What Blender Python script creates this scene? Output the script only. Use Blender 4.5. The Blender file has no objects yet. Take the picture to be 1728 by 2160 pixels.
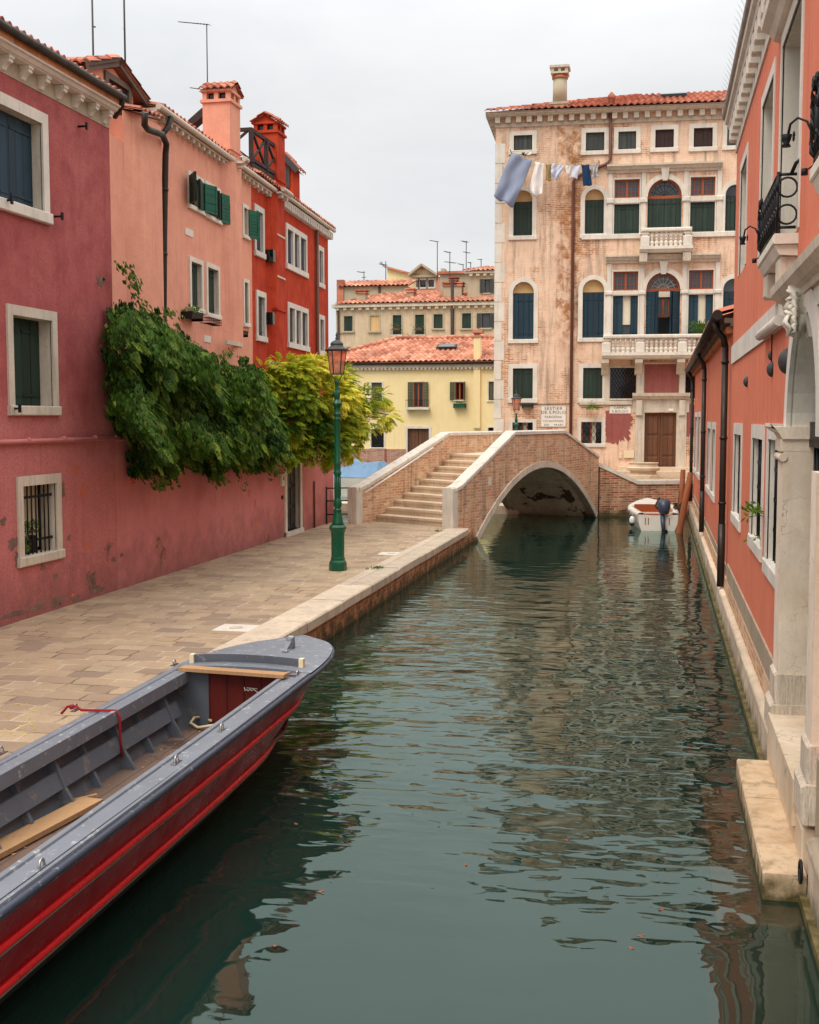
import bpy, bmesh, math, random
from mathutils import Vector, Matrix
from mathutils.geometry import tessellate_polygon
R = random.Random(7)
S = bpy.context.scene
COL = S.collection
PI = math.pi
# ------------------------------------------------------------------ camera geometry (measured from the vanishing points)
FPX, PW, PH, HY, VX, CZ = 2500., 1728, 2160, 882., 1390., 3.07
PITCH = math.atan((PH/2-HY)/FPX)
_dx = (VX-PW/2)/FPX; _dz = (PH/2-HY)/FPX
YAW = math.atan2(_dx, math.cos(PITCH)+_dz*math.sin(PITCH))
def ray(x, y):
    a = (x-PW/2)/FPX; b = (PH/2-y)/FPX
    Y = math.cos(PITCH)+b*math.sin(PITCH); Z = -math.sin(PITCH)+b*math.cos(PITCH)
    c, s = math.cos(YAW), math.sin(YAW)
    return (a*c-Y*s, a*s+Y*c, Z)
def onz(x, y, z):
    d = ray(x, y); t = (z-CZ)/d[2]; return Vector((d[0]*t, d[1]*t, z))
def onY(x, y, Y):
    d = ray(x, y); t = Y/d[1]; return Vector((d[0]*t, Y, CZ+d[2]*t))
# ------------------------------------------------------------------ facade frames: u along the wall, z up, d out of the wall
class Fac:
    def __init__(s, o, dr):
        l = math.hypot(*dr); s.o = o; s.dr = (dr[0]/l, dr[1]/l); s.n = (s.dr[1], -s.dr[0])
    def pt(s, u, z, d=0.):
        return Vector((s.o[0]+s.dr[0]*u+s.n[0]*d, s.o[1]+s.dr[1]*u+s.n[1]*d, z))
    def uz(s, x, y, d=0.):
        r = ray(x, y); n = s.n
        t = (s.o[0]*n[0]+s.o[1]*n[1]+d)/(r[0]*n[0]+r[1]*n[1])
        p = (r[0]*t, r[1]*t)
        return ((p[0]-s.o[0])*s.dr[0]+(p[1]-s.o[1])*s.dr[1], CZ+r[2]*t)
    def u(s, x, y=700, d=0.): return s.uz(x, y, d)[0]
    def z(s, x, y, d=0.): return s.uz(x, y, d)[1]
    def rect(s, xl, xr, yt, yb, d=0., ref='l'):
        ym = (yt+yb)/2; x = xl if ref == 'l' else xr
        return (s.uz(xl, ym, d)[0], s.uz(xr, ym, d)[0], s.uz(x, yb, d)[1], s.uz(x, yt, d)[1])
    def sub(s, d):
        f = Fac(s.o, s.dr); f.o = (s.o[0]+s.n[0]*d, s.o[1]+s.n[1]*d); return f
# ------------------------------------------------------------------ mesh builder
class MB:
    def __init__(s): s.v = []; s.f = []; s.m = []; s.t = []; s.uvs = {}; s.sm = []
    def add(s, vs, fs, m=0, t=0., smooth=False):
        b = len(s.v); s.v.extend([tuple(p) for p in vs])
        for f in fs:
            s.f.append(tuple(b+i for i in f)); s.m.append(m); s.t.append(t); s.sm.append(smooth)
        return s
    def quad(s, a, b, c, d, m=0, uv=None, t=0., smooth=False):
        s.add([a, b, c, d], [(0, 1, 2, 3)], m, t, smooth)
        if uv: s.uvs[len(s.f)-1] = uv
        return s
    def tri(s, a, b, c, m=0, t=0.): return s.add([a, b, c], [(0, 1, 2)], m, t)
    def hexa(s, p, m=0, t=0.):   # 0-3 bottom ring (ccw from above), 4-7 top ring
        return s.add(p, [(3, 2, 1, 0), (4, 5, 6, 7), (0, 1, 5, 4), (1, 2, 6, 5), (2, 3, 7, 6), (3, 0, 4, 7)], m, t)
    def box(s, F, u0, u1, z0, z1, d0, d1, m=0, t=0.):
        if u0 > u1: u0, u1 = u1, u0
        if d0 > d1: d0, d1 = d1, d0
        return s.hexa([F.pt(u0, z0, d1), F.pt(u1, z0, d1), F.pt(u1, z0, d0), F.pt(u0, z0, d0),
                       F.pt(u0, z1, d1), F.pt(u1, z1, d1), F.pt(u1, z1, d0), F.pt(u0, z1, d0)], m, t)
    def bevbox(s, F, u0, u1, z0, z1, d0, d1, b=.012, m=0):
        # box with chamfered outer edges on the front face
        if u0 > u1: u0, u1 = u1, u0
        v = [F.pt(u0, z0, d0), F.pt(u1, z0, d0), F.pt(u1, z1, d0), F.pt(u0, z1, d0),
             F.pt(u0, z0, d1-b), F.pt(u1, z0, d1-b), F.pt(u1, z1, d1-b), F.pt(u0, z1, d1-b),
             F.pt(u0+b, z0+b, d1), F.pt(u1-b, z0+b, d1), F.pt(u1-b, z1-b, d1), F.pt(u0+b, z1-b, d1)]
        fs = [(0, 3, 2, 1), (8, 9, 10, 11)]
        for i in range(4):
            j = (i+1) % 4; fs += [(i, j, 4+j, 4+i), (4+i, 4+j, 8+j, 8+i)]
        return s.add(v, fs, m)
    def wbox(s, x0, x1, y0, y1, z0, z1, m=0, t=0.):
        return s.hexa([(x0, y0, z0), (x1, y0, z0), (x1, y1, z0), (x0, y1, z0), (x0, y0, z1), (x1, y0, z1), (x1, y1, z1), (x0, y1, z1)], m, t)
    def bar(s, a, b, w, h, m=0, up=(0, 0, 1), t=0.):
        a = Vector(a); b = Vector(b); d = (b-a).normalized(); sd = d.cross(Vector(up))
        if sd.length < 1e-4: sd = d.cross(Vector((1, 0, 0)))
        sd.normalize(); q = sd.cross(d).normalized(); x = sd*w/2; y = q*h/2
        return s.hexa([a-x-y, a+x-y, b+x-y, b-x-y, a-x+y, a+x+y, b+x+y, b-x+y], m, t)
    def tube(s, pts, r, n=8, m=0, cap=True, t=0.):
        pts = [Vector(p) for p in pts]; k = len(pts); rr = r if isinstance(r, (list, tuple)) else [r]*k
        vs = []; prev = None
        for i, p in enumerate(pts):
            d = (pts[min(i+1, k-1)]-pts[max(i-1, 0)]).normalized()
            if prev is None:
                q = d.cross(Vector((0, 0, 1)))
                if q.length < 1e-3: q = d.cross(Vector((1, 0, 0)))
            else: q = prev-d*prev.dot(d)
            q.normalize(); prev = q; w = d.cross(q)
            for j in range(n):
                a = 2*PI*j/n; vs.append(p+(q*math.cos(a)+w*math.sin(a))*rr[i])
        fs = [(i*n+j, i*n+(j+1) % n, (i+1)*n+(j+1) % n, (i+1)*n+j) for i in range(k-1) for j in range(n)]
        s.add(vs, fs, m, t, True)
        if cap:
            b = len(s.v)-k*n
            s.f.append(tuple(range(b+n-1, b-1, -1))); s.m.append(m); s.t.append(t); s.sm.append(False)
            s.f.append(tuple(range(b+(k-1)*n, b+k*n))); s.m.append(m); s.t.append(t); s.sm.append(False)
        return s
    def lathe(s, prof, c, n=16, m=0, rot=0., smooth=True, sx=1., sy=1.):
        vs = []
        for r, z in prof:
            for j in range(n):
                a = rot+2*PI*j/n; vs.append((c[0]+r*sx*math.cos(a), c[1]+r*sy*math.sin(a), c[2]+z))
        k = len(prof)
        fs = [(i*n+j, i*n+(j+1) % n, (i+1)*n+(j+1) % n, (i+1)*n+j) for i in range(k-1) for j in range(n)]
        s.add(vs, fs, m, 0., smooth)
        b = len(s.v)-k*n
        for ring, rev in ((0, True), (k-1, False)):
            idx = list(range(b+ring*n, b+ring*n+n))
            s.f.append(tuple(reversed(idx) if rev else idx)); s.m.append(m); s.t.append(0.); s.sm.append(False)
        return s
    def prism(s, F, poly, d0, d1, m=0):
        # poly (u,z) counter-clockwise seen from outside; front at d1
        n = len(poly); vs = [F.pt(u, z, d1) for u, z in poly]+[F.pt(u, z, d0) for u, z in poly]
        fs = [(i+n, (i+1) % n+n, (i+1) % n, i) for i in range(n)]
        tr = tessellate_polygon([[Vector((u, z, 0)) for u, z in poly]])
        def ori(t, flip):
            a, b, c = (poly[i] for i in t)
            ccw = (b[0]-a[0])*(c[1]-a[1])-(b[1]-a[1])*(c[0]-a[0]) > 0
            return tuple(t) if ccw != flip else tuple(reversed(t))
        fs += [ori(t, False) for t in tr]+[tuple(i+n for i in ori(t, True)) for t in tr]
        return s.add(vs, fs, m)
    def wall(s, F, outer, holes, depth=.3, m=0, mr=None, d=0.):
        # flat wall with openings; reveals run back by depth
        polys = [outer]+holes; flat = [p for q in polys for p in q]
        tr = tessellate_polygon([[Vector((u, z, 0)) for u, z in q] for q in polys])
        fs = []
        for t in tr:
            a, b, c = (flat[i] for i in t)
            ar = (b[0]-a[0])*(c[1]-a[1])-(b[1]-a[1])*(c[0]-a[0])
            if abs(ar) < 1e-9: continue
            fs.append(tuple(t) if ar > 0 else tuple(reversed(t)))
        s.add([F.pt(u, z, d) for u, z in flat], fs, m)
        for h in holes:
            ar = sum(h[i][0]*h[(i+1) % len(h)][1]-h[(i+1) % len(h)][0]*h[i][1] for i in range(len(h)))
            q = h if ar > 0 else h[::-1]
            for i in range(len(q)):
                a, b = q[i], q[(i+1) % len(q)]
                s.quad(F.pt(a[0], a[1], d), F.pt(b[0], b[1], d), F.pt(b[0], b[1], d-depth), F.pt(a[0], a[1], d-depth), m if mr is None else mr)
        return s
    def ring(s, F, inner, outer, d0, d1, m=0, closed=True):
        n = len(inner); k = n if closed else n-1
        for i in range(k):
            j = (i+1) % n; a, b, c, e = inner[i], inner[j], outer[j], outer[i]
            P = lambda q, d: F.pt(q[0], q[1], d)
            s.quad(P(e, d1), P(c, d1), P(b, d1), P(a, d1), m)
            s.quad(P(e, d0), P(c, d0), P(c, d1), P(e, d1), m)
            s.quad(P(a, d1), P(b, d1), P(b, d0), P(a, d0), m)
        if not closed:
            for i in (0, n-1):
                s.quad(F.pt(*inner[i], d0), F.pt(*inner[i], d1), F.pt(*outer[i], d1), F.pt(*outer[i], d0), m)
        return s
    def build(s, name, mats, parent=None, tint=False):
        me = bpy.data.meshes.new(name); me.from_pydata(s.v, [], s.f)
        ml = mats if isinstance(mats, (list, tuple)) else [mats]
        for x in ml: me.materials.append(x)
        me.polygons.foreach_set('material_index', s.m); me.polygons.foreach_set('use_smooth', s.sm)
        uv = me.uv_layers.new(name='UVMap'); co = [0.]*(2*len(me.loops))
        for p in me.polygons:
            cu = s.uvs.get(p.index)
            if cu:
                for k, li in enumerate(p.loop_indices): co[2*li], co[2*li+1] = cu[k]
                continue
            n = p.normal
            if abs(n.z) > .75: ax, ay = Vector((1, 0, 0)), Vector((0, 1, 0))
            else:
                ax = Vector((-n.y, n.x, 0)).normalized(); ay = Vector((0, 0, 1))
            for li in p.loop_indices:
                c = me.vertices[me.loops[li].vertex_index].co; co[2*li] = c.dot(ax); co[2*li+1] = c.dot(ay)
        uv.data.foreach_set('uv', co)
        if tint:
            at = me.attributes.new('tint', 'FLOAT', 'FACE'); at.data.foreach_set('value', s.t)
        o = bpy.data.objects.new(name, me); COL.objects.link(o)
        if parent: put(o, parent)
        return o
def each(b, name, mats, parent=None):
    # one object per separate piece of the mesh (pieces whose boxes touch stay together)
    n = len(b.v); pa = list(range(n))
    def fd(i):
        while pa[i] != i: pa[i] = pa[pa[i]]; i = pa[i]
        return i
    for f in b.f:
        r = fd(f[0])
        for i in f[1:]: pa[fd(i)] = r
    bx = {}
    for i, p in enumerate(b.v):
        r = fd(i); q = bx.setdefault(r, [list(p), list(p)])
        for k in range(3): q[0][k] = min(q[0][k], p[k]); q[1][k] = max(q[1][k], p[k])
    ks = list(bx); g = {k: k for k in ks}
    def fg(k):
        while g[k] != k: k = g[k]
        return k
    for i, x in enumerate(ks):
        for y in ks[i+1:]:
            if all(bx[x][0][k] <= bx[y][1][k]+.012 and bx[y][0][k] <= bx[x][1][k]+.012 for k in range(3)): g[fg(x)] = fg(y)
    out = {}
    for fi, f in enumerate(b.f): out.setdefault(fg(fd(f[0])), []).append(fi)
    res = []
    for fl in out.values():
        m = MB(); idx = {}
        for fi in fl:
            vs = []
            for i in b.f[fi]:
                if i not in idx: idx[i] = len(m.v); m.v.append(b.v[i])
                vs.append(idx[i])
            if fi in b.uvs: m.uvs[len(m.f)] = b.uvs[fi]
            m.f.append(tuple(vs)); m.m.append(b.m[fi]); m.t.append(b.t[fi]); m.sm.append(b.sm[fi])
        res.append(m.build(name, mats, parent))
    return res
def wpos(o):
    p = Vector(o.location)
    if o.parent: p += wpos(o.parent)+o.matrix_parent_inverse.translation
    return p
def put(o, parent):
    o.parent = parent; o.matrix_parent_inverse = Matrix.Translation(-wpos(parent))
def tag(o, label=None, cat=None, group=None, kind=None):
    if label: o['label'] = label
    if cat: o['category'] = cat
    if group: o['group'] = group
    if kind: o['kind'] = kind
    return o
def thing(name, loc, label, cat, group=None):
    o = bpy.data.objects.new(name, None); COL.objects.link(o); o.location = loc; o.empty_display_size = .2
    return tag(o, label, cat, group)
def arch(u0, u1, z0, zs, rise=None, n=14, w=0.):
    # opening outline, counter-clockwise, grown by w (not at the bottom)
    r = (u1-u0)/2; c = (u0+u1)/2; h = r if rise is None else rise
    p = [(u0-w, z0), (u1+w, z0)]
    for i in range(n+1):
        a = PI*i/n; p.append((c+(r+w)*math.cos(a), zs+(h+w)*math.sin(a)))
    return p
def rectp(u0, u1, z0, z1, w=0.): return [(u0-w, z0-w), (u1+w, z0-w), (u1+w, z1+w), (u0-w, z1+w)]
EXPO = 0.30
# ------------------------------------------------------------------ materials
def lin(r, g, b):
    f = lambda c: (c/255/12.92) if c/255 <= .04045 else ((c/255+.055)/1.055)**2.4
    return (f(r), f(g), f(b), 1.)
def N(nt, typ, inp=None, **props):
    nd = nt.nodes.new('ShaderNode'+typ)
    for k, v in props.items(): setattr(nd, k, v)
    for k, v in (inp or {}).items():
        so = nd.inputs[k]
        if isinstance(v, bpy.types.NodeSocket): nt.links.new(v, so)
        else: so.default_value = v
    return nd
def mixc(nt, f, a, b, blend='MIX'):
    nd = nt.nodes.new('ShaderNodeMix'); nd.data_type = 'RGBA'; nd.blend_type = blend
    for i, v in ((0, f), (6, a), (7, b)):
        if isinstance(v, bpy.types.NodeSocket): nt.links.new(v, nd.inputs[i])
        else: nd.inputs[i].default_value = v
    return nd.outputs[2]
def noise(nt, vec, scale, detail=4., rough=.6, dist=0.):
    return N(nt, 'TexNoise', {'Vector': vec, 'Scale': scale, 'Detail': detail, 'Roughness': rough, 'Distortion': dist}).outputs[0]
def mapr(nt, v, a, b, c=0., d=1.):
    return N(nt, 'MapRange', {0: v, 1: a, 2: b, 3: c, 4: d}, clamp=True).outputs[0]
def mth(nt, op, a, b=0., c=0.):
    return N(nt, 'Math', {0: a, 1: b, 2: c}, operation=op).outputs[0]
def pos(nt): return N(nt, 'NewGeometry').outputs['Position']
def scl(nt, vec, sc, loc=(0, 0, 0)): return N(nt, 'Mapping', {'Vector': vec, 'Scale': sc, 'Location': loc}).outputs[0]
def sepz(nt, v, i=2): return N(nt, 'SeparateXYZ', {0: v}).outputs[i]
def newmat(name):
    m = bpy.data.materials.new(name); m.use_nodes = True; nt = m.node_tree; nt.nodes.clear()
    out = N(nt, 'OutputMaterial'); bs = N(nt, 'BsdfPrincipled'); nt.links.new(bs.outputs[0], out.inputs[0])
    return m, nt, bs
def setin(nt, bs, **kw):
    names = {'col': 'Base Color', 'rough': 'Roughness', 'metal': 'Metallic', 'normal': 'Normal', 'spec': 'Specular IOR Level'}
    for k, v in kw.items():
        so = bs.inputs[names[k]]
        if isinstance(v, bpy.types.NodeSocket): nt.links.new(v, so)
        else: so.default_value = v
def bump(nt, h, strength=.3, dist=.02, normal=None):
    i = {'Height': h, 'Strength': strength, 'Distance': dist}
    if normal: i['Normal'] = normal
    return N(nt, 'Bump', i).outputs[0]
def mul(c, k): return (c[0]*k, c[1]*k, c[2]*k, 1.)

def plaster(name, base, var=None, dark=None, streak=.35, mottle=.55, patch=None, patch_amt=.0, grime=0., lower=None, lz=(0, 1), fine=60., bstr=.35):
    m, nt, bs = newmat(name); P = pos(nt)
    var = var or mul(base, 1.25); dark = dark or mul(base, .62)
    big = noise(nt, P, .55, 5, .62); mid = noise(nt, P, 2.6, 6, .65, .3)
    c = mixc(nt, mapr(nt, big, .35, .68, 0, mottle), base, var)
    c = mixc(nt, mapr(nt, mid, .42, .72, 0, mottle), c, dark)
    if lower:
        h = mth(nt, 'ADD', sepz(nt, P), mapr(nt, noise(nt, P, .9, 4), .3, .7, -.6, .6))
        lo = mixc(nt, mapr(nt, mid, .35, .7, 0, .6), lower, mul(lower, .8))
        c = mixc(nt, mapr(nt, h, lz[0], lz[1]), lo, c)
    st = noise(nt, scl(nt, P, (5, 5, .28)), 1.6, 5, .65)
    c = mixc(nt, mapr(nt, st, .5, .74, 0, streak), c, mul(dark, .75))
    st2 = noise(nt, scl(nt, P, (7, 7, .4), (3, 1, 8)), 1.3, 4, .6)
    c = mixc(nt, mapr(nt, st2, .56, .75, 0, streak*.8), c, mul(var, 1.15))
    fn = noise(nt, P, fine, 3, .7)
    c = mixc(nt, mapr(nt, fn, .34, .7, 0, .5), c, mul(dark, .85))
    hgt = mth(nt, 'ADD', mth(nt, 'MULTIPLY', fn, .5), mid)
    if patch:
        pm = noise(nt, scl(nt, P, (1, 1, 1), (4.3, 2.2, 9.1)), 1.15, 7, .6, .5)
        zz = mapr(nt, sepz(nt, P), .4, 1.3, .1, 0)
        pk = mapr(nt, mth(nt, 'ADD', pm, zz), 1-patch_amt, 1.012-patch_amt)
        pc = mixc(nt, mapr(nt, noise(nt, P, 9, 4), .4, .6), patch, mul(patch, .6))
        c = mixc(nt, pk, c, pc); hgt = mth(nt, 'SUBTRACT', hgt, mth(nt, 'MULTIPLY', pk, 1.5))
    if grime:
        g = mapr(nt, mth(nt, 'ADD', sepz(nt, P), mapr(nt, noise(nt, P, 3, 5), .3, .7, -.35, .35)), .35, 1.2, grime, 0)
        c = mixc(nt, g, c, (.07, .05, .04, 1))
    setin(nt, bs, col=c, rough=.9, spec=.15, normal=bump(nt, hgt, bstr, .012)); return m

def brickm(name, cols, mortar, bw=.25, bh=.062, plaster_c=None, plaster_amt=0., stain=None, mo=.011, zdark=0., wet=False, crumble=.5):
    m, nt, bs = newmat(name); P = pos(nt); uv = N(nt, 'TexCoord').outputs['UV']
    wob = noise(nt, P, 3.0, 3); uvw = N(nt, 'VectorMath', {0: uv, 1: N(nt, 'CombineXYZ', {0: mapr(nt, wob, .2, .8, -.03, .03), 1: mapr(nt, noise(nt, P, 2.1, 3), .2, .8, -.02, .02)}).outputs[0]}, operation='ADD').outputs[0]
    br = N(nt, 'TexBrick', {'Vector': uvw, 'Color1': (0, 0, 0, 1), 'Color2': (1, 1, 1, 1), 'Mortar': (.5, .5, .5, 1), 'Scale': 1., 'Mortar Size': mo, 'Mortar Smooth': .3, 'Bias': 0., 'Brick Width': bw, 'Row Height': bh})
    t = N(nt, 'RGBToBW', {0: br.outputs[0]}).outputs[0]
    rp = N(nt, 'ValToRGB', {0: t}); el = rp.color_ramp.elements
    el[0].color = cols[0]; el[1].color = cols[-1]
    for i, c in enumerate(cols[1:-1]): e = el.new((i+1)/(len(cols)-1)); e.color = c
    c = rp.outputs[0]
    c = mixc(nt, mapr(nt, noise(nt, P, 1.1, 4), .4, .65, 0, .55), c, mul(cols[0], .8), 'MIX')
    c = mixc(nt, mapr(nt, noise(nt, P, 30, 3), .35, .7, 0, .45), c, mul(cols[0], .55))
    mk = mapr(nt, mth(nt, 'ADD', br.outputs['Fac'], mapr(nt, noise(nt, P, 7, 5, .7), .48, .7, 0, crumble)), .35, .75)
    c = mixc(nt, mk, c, mixc(nt, noise(nt, P, 5, 4), mul(mortar, .7), mul(mortar, 1.2)))
    h = mth(nt, 'SUBTRACT', mth(nt, 'MULTIPLY', noise(nt, P, 25, 4), .5), mk)
    if plaster_c:
        pn = mth(nt, 'ADD', noise(nt, P, .42, 6, .7, .6), mth(nt, 'MULTIPLY', noise(nt, P, 3.5, 5, .7), .22))
        pk = mapr(nt, pn, 1-plaster_amt, 1.10-plaster_amt, 0, .84)
        pc = mixc(nt, mapr(nt, noise(nt, P, 1.7, 5), .35, .7), plaster_c, mul(plaster_c, .78))
        pc = mixc(nt, mapr(nt, t, .3, 1, 0, .22), pc, cols[1])
        c = mixc(nt, pk, c, pc); h = mth(nt, 'MULTIPLY', h, mth(nt, 'SUBTRACT', 1.1, pk))
    if stain:
        u0, u1, scol = stain
        ax = sepz(nt, P, 0)
        w = mth(nt, 'ADD', ax, mapr(nt, noise(nt, scl(nt, P, (1, 1, .7)), 1.6, 4, .6), .2, .8, -.45, .45))
        sk = mth(nt, 'MULTIPLY', mapr(nt, w, u0-.15, u0+.1), mapr(nt, w, u1-.1, u1+.15, 1, 0))
        sk = mth(nt, 'MULTIPLY', sk, mapr(nt, noise(nt, P, 3.2, 5, .7, .5), .42, .6))
        sk = mth(nt, 'MULTIPLY', sk, mapr(nt, sepz(nt, P), 4.8, 6.5))
        c = mixc(nt, mth(nt, 'MULTIPLY', sk, .9), c, scol)
    st = noise(nt, scl(nt, P, (4, 4, .35)), 1.4, 5, .65)
    c = mixc(nt, mapr(nt, st, .5, .72, 0, .6), c, (.10, .075, .055, 1))
    if zdark:
        g = mapr(nt, mth(nt, 'ADD', sepz(nt, P), mapr(nt, noise(nt, P, 4, 5), .3, .7, -.15, .15)), zdark*.15, zdark, .85, 0)
        c = mixc(nt, g, c, (.045, .04, .018, 1))
    setin(nt, bs, col=c, rough=.92, spec=.12, normal=bump(nt, h, .7, .012)); return m

def stone(name, base, dirt=.5, green=0., block=None, bstr=.4, rough=.8, crack=0., tool=False):
    m, nt, bs = newmat(name); P = pos(nt)
    c = mixc(nt, mapr(nt, noise(nt, P, 1.8, 5), .35, .7), base, mul(base, .78))
    c = mixc(nt, mapr(nt, noise(nt, scl(nt, P, (6, 6, .6)), 1.5, 5, .65), .5, .75, 0, dirt), c, mul(base, .3))
    c = mixc(nt, mapr(nt, noise(nt, P, 14, 5, .7), .55, .8, 0, dirt*.8), c, mul(base, .4))
    pit = noise(nt, P, 70, 3, .7)
    c = mixc(nt, mapr(nt, pit, .3, .7, 0, .3), c, mul(base, .62))
    if green:
        g = mapr(nt, mth(nt, 'ADD', sepz(nt, P), mapr(nt, noise(nt, P, 6, 5), .3, .7, -.1, .1)), .0, green, .97, 0)
        c = mixc(nt, g, c, mixc(nt, noise(nt, P, 12, 4), (.02, .022, .006, 1), (.12, .085, .02, 1)))
    h = mth(nt, 'ADD', noise(nt, P, 9, 6, .7), mth(nt, 'MULTIPLY', pit, .25))
    if crack:
        wp = N(nt, 'VectorMath', {0: P, 1: N(nt, 'TexNoise', {'Vector': P, 'Scale': 3., 'Detail': 4.}).outputs['Color']}, operation='ADD').outputs[0]
        vd = N(nt, 'TexVoronoi', {'Vector': scl(nt, wp, (1, 1, 1.7)), 'Scale': crack}, feature='DISTANCE_TO_EDGE').outputs[0]
        ck = mth(nt, 'MULTIPLY', mapr(nt, vd, .0, .014, 1, 0), mapr(nt, noise(nt, P, 1.7, 3), .46, .6))
        c = mixc(nt, mth(nt, 'MULTIPLY', ck, .75), c, mul(base, .22)); h = mth(nt, 'SUBTRACT', h, ck)
        c = mixc(nt, mapr(nt, noise(nt, scl(nt, P, (1, 1, .5), (2, 5, 1)), 1.3, 6, .7), .52, .72, 0, .7), c, (base[0]*.66, base[1]*.56, base[2]*.46, 1))
    if tool:
        tv = noise(nt, scl(nt, P, (30, 30, 3.5)), 1.4, 4, .7); h = mth(nt, 'ADD', h, mth(nt, 'MULTIPLY', tv, 1.6)); c = mixc(nt, mapr(nt, tv, .42, .68, 0, .7), c, mul(base, .42))
    if block:
        uv = N(nt, 'TexCoord').outputs['UV']
        br = N(nt, 'TexBrick', {'Vector': uv, 'Color1': (.7, .7, .7, 1), 'Color2': (1.15, 1.15, 1.15, 1), 'Mortar': (.3, .3, .3, 1), 'Scale': 1., 'Mortar Size': .006, 'Brick Width': block[0], 'Row Height': block[1]})
        c = mixc(nt, .8, c, br.outputs[0], 'MULTIPLY'); h = mth(nt, 'SUBTRACT', h, br.outputs['Fac'])
    setin(nt, bs, col=c, rough=rough, spec=.2, normal=bump(nt, h, bstr, .01)); return m

def paint(name, base, rough=.55, wear=.3, wearc=None, scale=8., metal=0., bstr=.15, grain=False, spec=.35, wt=.62):
    m, nt, bs = newmat(name); P = pos(nt)
    c = mixc(nt, mapr(nt, noise(nt, P, 1.7, 4), .35, .7, 0, .6), base, mul(base, .72))
    if grain:
        g = noise(nt, scl(nt, P, (40, 40, 1.5)), 1.2, 4, .7)
        c = mixc(nt, mapr(nt, g, .4, .7, 0, .4), c, mul(base, .55))
    wc = wearc or mul(base, 1.7)
    wk = mapr(nt, noise(nt, P, scale, 6, .72), wt, wt+.05, 0, wear)
    c = mixc(nt, wk, c, wc)
    c = mixc(nt, mapr(nt, noise(nt, P, scale*6, 3, .7), .62, .75, 0, wear), c, mul(base, .4))
    r = mapr(nt, noise(nt, P, 5, 4), .3, .7, max(rough-.12, .05), min(rough+.15, 1))
    setin(nt, bs, col=c, rough=r, metal=metal, spec=spec, normal=bump(nt, noise(nt, P, 35, 4), bstr, .004)); return m

def planks(name, base, pw=.12, rough=.6, wear=.3, seam=.35, axis=0):
    # painted boards: seams along one UV direction, each board its own shade
    m, nt, bs = newmat(name); P = pos(nt); uv = N(nt, 'TexCoord').outputs['UV']
    u = mth(nt, 'DIVIDE', sepz(nt, uv, axis), pw); fr = mth(nt, 'FRACT', u)
    wn = N(nt, 'TexWhiteNoise', {'W': mth(nt, 'FLOOR', u)}, noise_dimensions='1D').outputs[0]
    c = mixc(nt, wn, mul(base, .78), mul(base, 1.18))
    g = noise(nt, scl(nt, P, (35, 35, 1.4)), 1., 4, .7)
    c = mixc(nt, mapr(nt, g, .45, .75, 0, wear), c, mul(base, 1.7))
    c = mixc(nt, mapr(nt, noise(nt, P, 2.5, 4), .45, .75, 0, .5), c, mul(base, .6))
    ed = mth(nt, 'ABSOLUTE', mth(nt, 'SUBTRACT', fr, .5)); sk = mapr(nt, ed, .5-.09, .5)
    c = mixc(nt, mth(nt, 'MULTIPLY', sk, .8), c, mul(base, .2))
    h = mth(nt, 'SUBTRACT', mth(nt, 'MULTIPLY', g, .2), sk)
    setin(nt, bs, col=c, rough=rough, spec=.3, normal=bump(nt, h, .5, .008)); return m

def glassm(name, tint, rough=.06):
    m, nt, bs = newmat(name); P = pos(nt)
    c = mixc(nt, mapr(nt, noise(nt, P, 1.4, 3), .3, .7), tint, mul(tint, .5))
    setin(nt, bs, col=c, rough=rough, spec=.6, normal=bump(nt, noise(nt, P, 2.2, 2), .04, .05)); return m

def tilem(name, cols):
    # barrel tiles: UV in units of one tile column (u) and one course (v)
    m, nt, bs = newmat(name); P = pos(nt); uv = N(nt, 'TexCoord').outputs['UV']
    fl = N(nt, 'VectorMath', {0: uv}, operation='FLOOR').outputs[0]
    wn = N(nt, 'TexWhiteNoise', {'Vector': fl}, noise_dimensions='2D').outputs[0]
    rp = N(nt, 'ValToRGB', {0: wn}); el = rp.color_ramp.elements; el[0].color = cols[0]; el[1].color = cols[-1]
    for i, c in enumerate(cols[1:-1]): e = el.new((i+1)/(len(cols)-1)); e.color = c
    c = mixc(nt, mapr(nt, noise(nt, P, .8, 4), .42, .65, 0, .55), rp.outputs[0], mul(cols[0], .55))
    c = mixc(nt, mapr(nt, noise(nt, P, 9, 5, .7), .52, .72, 0, .6), c, (.09, .075, .055, 1))
    fv = mth(nt, 'FRACT', sepz(nt, uv, 1))
    setin(nt, bs, col=c, rough=.9, spec=.1, normal=bump(nt, noise(nt, P, 40, 3), .3, .01)); return m

def leafm(name, a, b, c2=None, trans=.25):
    m, nt, bs = newmat(name)
    t = N(nt, 'Attribute', attribute_name='tint').outputs['Fac']
    rp = N(nt, 'ValToRGB', {0: t}); el = rp.color_ramp.elements; el[0].color = a; el[1].color = c2 or b
    if c2: e = el.new(.5); e.color = b
    c = rp.outputs[0]
    setin(nt, bs, col=c, rough=.6, spec=.15)
    tr = N(nt, 'BsdfTranslucent', {'Color': mixc(nt, .5, c, (.25, .4, .03, 1), 'MULTIPLY')})
    tr.inputs[0].default_value = (.1, .2, .02, 1); nt.links.new(c, tr.inputs[0])
    mx = N(nt, 'MixShader', {0: trans}); nt.links.new(bs.outputs[0], mx.inputs[1]); nt.links.new(tr.outputs[0], mx.inputs[2])
    nt.links.new(mx.outputs[0], nt.nodes['Material Output'].inputs[0]); return m

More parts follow.
